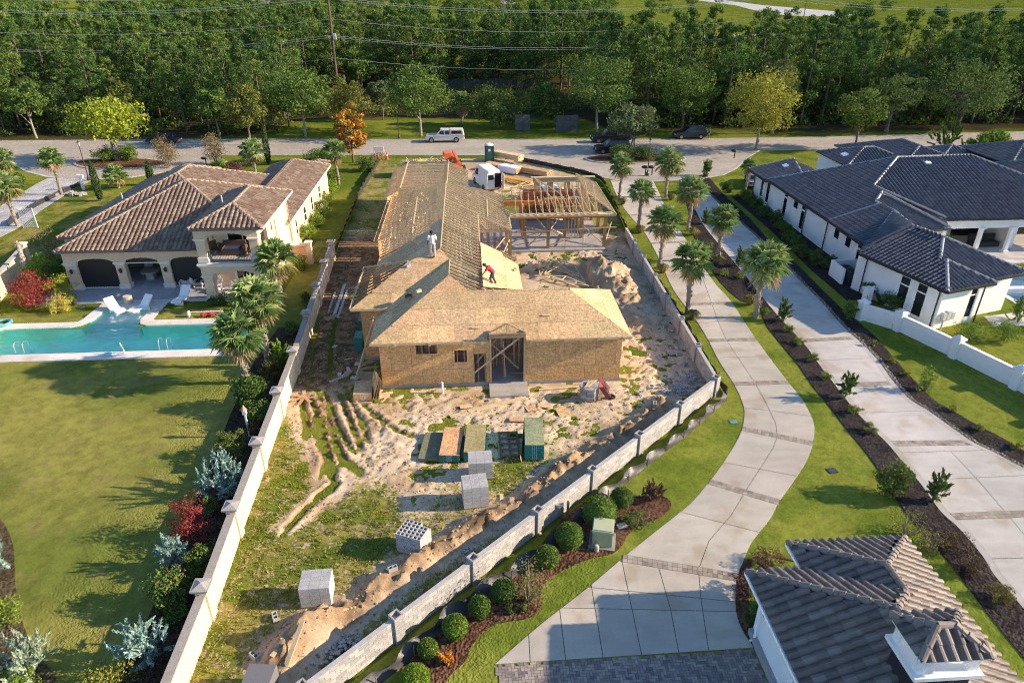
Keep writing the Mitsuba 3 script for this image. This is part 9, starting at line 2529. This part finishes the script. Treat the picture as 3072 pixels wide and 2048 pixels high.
STAND = dict(pelvis=(0, 0, .96), chest=(0, 0, 1.30), neck=(0, 0, 1.50), head=(0, .02, 1.64), sh_l=(-.2, 0, 1.42), sh_r=(.2, 0, 1.42), el_l=(-.28, -.03, 1.14), el_r=(.28, -.03, 1.14), wr_l=(-.29, .06, .90), wr_r=(.30, .05, .90), hip_l=(-.1, 0, .92), hip_r=(.1, 0, .92), kn_l=(-.11, .03, .50), kn_r=(.12, .0, .50), an_l=(-.12, 0, .10), an_r=(.13, -.08, .10))
zS = 3.85 + .5 * (42.25 - 38.5) + .05
person('worker in a white shirt and pale trousers standing on the roof', (-2.55, 42.2, zS - .02), 0.15, STAND, (0.74, 0.73, 0.74), (0.50, 0.42, 0.38), (0.20, 0.11, 0.07), (0.02, 0.018, 0.016), (0.45, 0.25, 0.18))
BEND = dict(pelvis=(0, 0, .86), chest=(-.02, .26, 1.12), neck=(-.02, .42, 1.24), head=(-.02, .53, 1.30), face=(0, .6, -.8), sh_l=(-.2, .32, 1.16), sh_r=(.18, .32, 1.16), el_l=(-.26, .46, .92), el_r=(.22, .44, .90), wr_l=(-.22, .62, .72), wr_r=(.14, .60, .70), hip_l=(-.1, 0, .82), hip_r=(.1, 0, .82), kn_l=(-.13, .14, .46), kn_r=(.13, .02, .45), an_l=(-.14, .02, .10), an_r=(.14, -.14, .10))
person('worker in a red shirt and cap bending over the bare rafters', (1.3, 40.7, zA(1.3) + 0.12), math.radians(75), BEND, (0.55, 0.045, 0.075), (0.06, 0.07, 0.11), (0.24, 0.13, 0.08), (0.02, 0.02, 0.02), cap=(0.05, 0.05, 0.055))
x, y = (36.43, 104.07)
person('man in a blue top and shorts standing behind the dark wagon', (x, y, 0.01), math.radians(90), STAND, (0.06, 0.09, 0.17), (0.10, 0.11, 0.15), (0.38, 0.22, 0.15), (0.05, 0.035, 0.02), (0.7, 0.7, 0.7), True)
# ---------------------------------------------------------------- beyond the street: fence, screen walls, poles, wires, far places
FN = thing('wooden_fence', 'weathered grey-green wooden fence across the clearing in the wood', 'fence')
f0, f1 = np.array((-8.3, 157.82)), np.array((18.28, 159.45))
d = (f1 - f0) / np.linalg.norm(f1 - f0)
L = np.linalg.norm(f1 - f0)
n_ = int(L / 0.3)
for i in range(n_):
 p = f0 + d * (i + .5) * L / n_
 MB(jit((0.17, 0.19, 0.15), 0.13)).box((p[0], p[1], 1.1 + RNG.uniform(-.03, .03)), (L / n_ - 0.02, 0.03, 2.1), math.atan2(d[1], d[0])).put('board', 'wood', FN)
for i in range(0, n_, 8):
 p = f0 + d * i * L / n_
 MB((0.15, 0.16, 0.13)).box((p[0], p[1] - .06, 1.1), (0.12, 0.1, 2.2)).put('post', 'wood', FN)
for k_, (a, b) in enumerate((((7.53, 112.88), (10.3, 113.06)), ((13.97, 111.77), (18.25, 112.21)))):
 t = thing('block_screen', ('shaded grey block wall between the two dark evergreens', 'shaded grey block wall left of the largest oak')[k_], 'wall')
 a, b = np.array(a), np.array(b)
 d = (b - a) / np.linalg.norm(b - a)
 L = np.linalg.norm(b - a)
 for i in range(int(L / 1.2)):
  for j in range(3):
   p = a + d * (i + .5) * 1.2
   MB(jit((0.13, 0.135, 0.14), 0.07)).box((p[0], p[1], 0.4 + j * 0.8), (1.18, 0.4, 0.78), math.atan2(d[1], d[0])).put('block', 'block', t)
def pole(label, xy, H, col=(0.13, 0.085, 0.065), arms=True, r=0.18):
 k = thing('utility_pole', label, 'utility pole')
 MB(col).cyl((*xy, -.2), r, H, 10, r2=r * .62).put('mast', 'matte', k)
 if arms:
  for z in (H - 1.2, H - 3.4):
   MB(np.array(col) * 1.2).box((*xy, z), (0.16, 3.0, 0.16)).put('crossarm', 'matte', k)
   for s in (-1.3, -.5, .5, 1.3):
    MB((0.4, 0.42, 0.42)).cyl((xy[0], xy[1] + s, z + .08), 0.06, 0.25, 8).put('insulator', 'satin', k)
 return k
px, py = (-22.37, 127.18)
pole('tall dark utility pole standing before the left wood', (px, py), 23.0, r=0.24)
MB((0.5, 0.52, 0.52)).box((px + .4, py - .1, 13.0), (0.5, 0.5, 0.9)).put('transformer', 'satin', 'utility_pole')
pole('wooden utility pole leaning slightly beyond the clearing', (-24.69, 378.72), 22.0, (0.20, 0.17, 0.10))
pole('thin pale pole by the far road', (-1.94, 258.56), 13.0, (0.30, 0.27, 0.23), False, 0.14)
pole('pale pole rising from the trees left of centre top', (9.05, 435.67), 20, (0.34, 0.30, 0.27), False, 0.2)
pole('dark pole at the far right opening', (205.64, 447.29), 17, (0.09, 0.08, 0.08), False, 0.26)
wi = 0
for z, yy0, dz in ((20.6, 0.0, 0), (19.0, -1.2, 0), (18.6, 1.2, 0), (15.6, 0.6, 0), (13.2, -.6, 0), (12.8, .9, 0), (9.6, 0.3, 0)):
 pts = []
 for t in np.linspace(-1, 1, 41):
  X_ = px + t * 150
  pts.append((X_, py + yy0 + t * 2.0, z - 2.2 * (1 - (abs(t) * 2 % 1 * 2 - 1) ** 2) * (1 if abs(t) > 0 else 0)))
 k = MB((0.42, 0.44, 0.46)).tube(pts, 0.022, 4, cap=False).put('power_line', 'satin')
 tag(k, 'thin grey power line running through the wood from the tall pole', 'power line', 'power lines')
# far house with reddish roof
FHs = thing('far_house', 'far house with a dusty pink hipped roof and pale chimney', 'house')
hx, hy = (-45.63, 360.54)
R5 = []
MB((0.55, 0.47, 0.38)).span((hx - 9, hy - 5, 0), (hx + 9, hy + 6, 5.0)).put('wall', 'stucco', FHs)
for pts in ([(hx - 10, hy - 6, 5), (hx + 10, hy - 6, 5), (hx + 4, hy + .5, 9), (hx - 4, hy + .5, 9)], [(hx + 10, hy - 6, 5), (hx + 10, hy + 7, 5), (hx + 4, hy + .5, 9)], [(hx - 10, hy + 7, 5), (hx - 10, hy - 6, 5), (hx - 4, hy + .5, 9)], [(hx + 10, hy + 7, 5), (hx - 10, hy + 7, 5), (hx - 4, hy + .5, 9), (hx + 4, hy + .5, 9)]):
 MB((0.34, 0.22, 0.17)).plate(pts, 0.2).put('roof', 'tile', FHs)
MB((0.5, 0.46, 0.42)).span((hx + 0.4, hy - 2.5, 6), (hx + 2.0, hy - 1.0, 10.4)).put('chimney', 'stucco', FHs)
for x in (-6, -1, 4):
 MB((0.02, 0.025, 0.03)).span((hx + x, hy - 5.06, 1.2), (hx + x + 1.8, hy - 5.0, 3.2)).put('window', 'window_glass', FHs)
for i, ((fx, fy), w_, c) in enumerate((((30.32, 541.04), 12, (0.40, 0.38, 0.36)), ((-167.01, 598.47), 14, (0.45, 0.36, 0.30)), ((-142.52, 566.09), 16, (0.36, 0.30, 0.25)))):
 t = thing('far_house', ('pale far house at the very top just left of centre', 'far house with a tan roof at the top left', 'far brown-roofed house at the top left')[i], 'house')
 MB((0.6, 0.58, 0.55)).span((fx - w_ / 2, fy - 4, 0), (fx + w_ / 2, fy + 5, 4.5)).put('wall', 'stucco', t)
 MB(c).plate([(fx - w_ / 2 - 1, fy - 5, 4.5), (fx + w_ / 2 + 1, fy - 5, 4.5), (fx + w_ / 2 - 4, fy + .5, 8), (fx - w_ / 2 + 4, fy + .5, 8)], .2).plate([(fx + w_ / 2 + 1, fy + 6, 4.5), (fx - w_ / 2 - 1, fy + 6, 4.5), (fx - w_ / 2 + 4, fy + .5, 8), (fx + w_ / 2 - 4, fy + .5, 8)], .2).plate([(fx + w_ / 2 + 1, fy - 5, 4.5), (fx + w_ / 2 + 1, fy + 6, 4.5), (fx + w_ / 2 - 4, fy + .5, 8)], .2).plate([(fx - w_ / 2 - 1, fy + 6, 4.5), (fx - w_ / 2 - 1, fy - 5, 4.5), (fx - w_ / 2 + 4, fy + .5, 8)], .2).put('roof', 'tile', t)
structure(slab('far_road', [(-18.1, 284.83), (2.71, 295.86), (40.93, 302.28), (160, 318), (160, 309), (39.77, 293.54), (2.6, 285.52), (-17.54, 275.25), (-70, 290), (-70, 297)], -0.1, 0.03, 'street_top', (.4, .4, .4)), 'far road seen through the clearing')
structure(slab('far_road', [(200, 480), (215, 455), (250, 470), (262, 520), (256, 640), (300, 1100), (260, 1100), (232, 640), (215, 560)], -0.1, 0.03, 'concrete', (.5, .48, .45)), 'far winding concrete road at the top right')
# the bare lot and paved drive at the far left
structure(sheet('sandy_lot', [(-45.74, 80.74), (-43.72, 83.62), (-41.03, 80.45), (-39.03, 73.61), (-38.52, 67.8), (-38.27, 62.76), (-37.87, 59.37), (-37.69, 54.41), (-38.37, 49.37), (-44.8, 59.8), (-43.72, 63.1), (-44.13, 68.15), (-45.48, 74.79)], 0.010, 'site_soil'), 'bare sandy lot at the left')
pk2 = key_for('paved_drive')
structure(pk2, 'pale grey paved drive at the left edge')
pdrive = sg.Polygon([(-50.62, 70.62), (-50.64, 75.12), (-51.71, 83.92), (-51.75, 86.91), (-49.72, 86.99), (-45.85, 85.93), (-46.13, 82.24), (-45.53, 74.01), (-44.61, 67.51), (-45.06, 61.46)])
MB((0.24, 0.24, 0.25)).prism(pdrive, -.1, 0.02).put('joint_bed', 'concrete', pk2)
x0, y0, x1, y1 = pdrive.bounds
n_ = 0
for X_ in np.arange(x0, x1, 1.25):
 for Y_ in np.arange(y0, y1, 0.85):
  g = sg.box(X_ + .02, Y_ + .02, X_ + 1.23, Y_ + .83).intersection(pdrive)
  if g.area > .1 and g.geom_type == 'Polygon' and n_ < 300:
   n_ += 1
   MB(jit((0.44, 0.44, 0.45), 0.1)).prism(g, -.05, 0.035).put('paver', 'concrete', pk2)
LT = thing('lattice_screen', 'white lattice screen on the bare lot at the far left', 'screen')
x, y = (-43.4, 67.57)
mb = MB((0.76, 0.78, 0.8))
for t in np.arange(-1.1, 3.0, 0.22):
 for s in (-1, 1):
  a, b = (t if s > 0 else 1.9 - t), 0.0
  pa, pb_ = np.array([a, 0.0]), np.array([a + s * 1.9, 1.9])
  seg = sg.LineString([pa, pb_]).intersection(sg.box(0, 0, 1.3, 1.9))
  if seg.length > .1 and seg.geom_type == 'LineString':
   (ax_, az_), (bx_, bz_) = seg.coords
   mb.bar((x - .6 + ax_, y + .01 * s, az_ + .05), (x - .6 + bx_, y + .01 * s, bz_ + .05), 0.015, 0.05, up=(0, 1, 0))
mb.put('lattice', 'satin', LT)
for s in (-.62, .72):
 MB((0.74, 0.76, 0.78)).box((x + s, y, 1.0), (0.08, 0.08, 2.0)).put('post', 'satin', LT)
k = thing('sign_post', 'white square post with a small sign board at the bare lot', 'sign')
x, y = (-44.85, 81.42)
MB((0.75, 0.76, 0.77)).box((x, y, 0.7), (0.25, 0.25, 1.4)).put('post', 'satin', k)
MB((0.75, 0.76, 0.77)).box((x, y, 1.55), (0.7, 0.3, 0.4)).put('board', 'satin', k)
k = MB((0.5, 0.49, 0.47))
r = np.random.default_rng(77)
x, y = (-44.84, 79.08)
for _ in range(26):
 k.box((x + r.normal(0, .7), y + r.normal(0, .3), r.uniform(.1, .3)), r.uniform(.15, .5, 3) * [1, 1, .6], r.uniform(0, 3), jit((0.45, 0.44, 0.43), .15, r))
k = k.put('rock_heap', 'block')
tag(k, 'heap of pale broken rocks beside the palm on the bare lot', 'rocks')
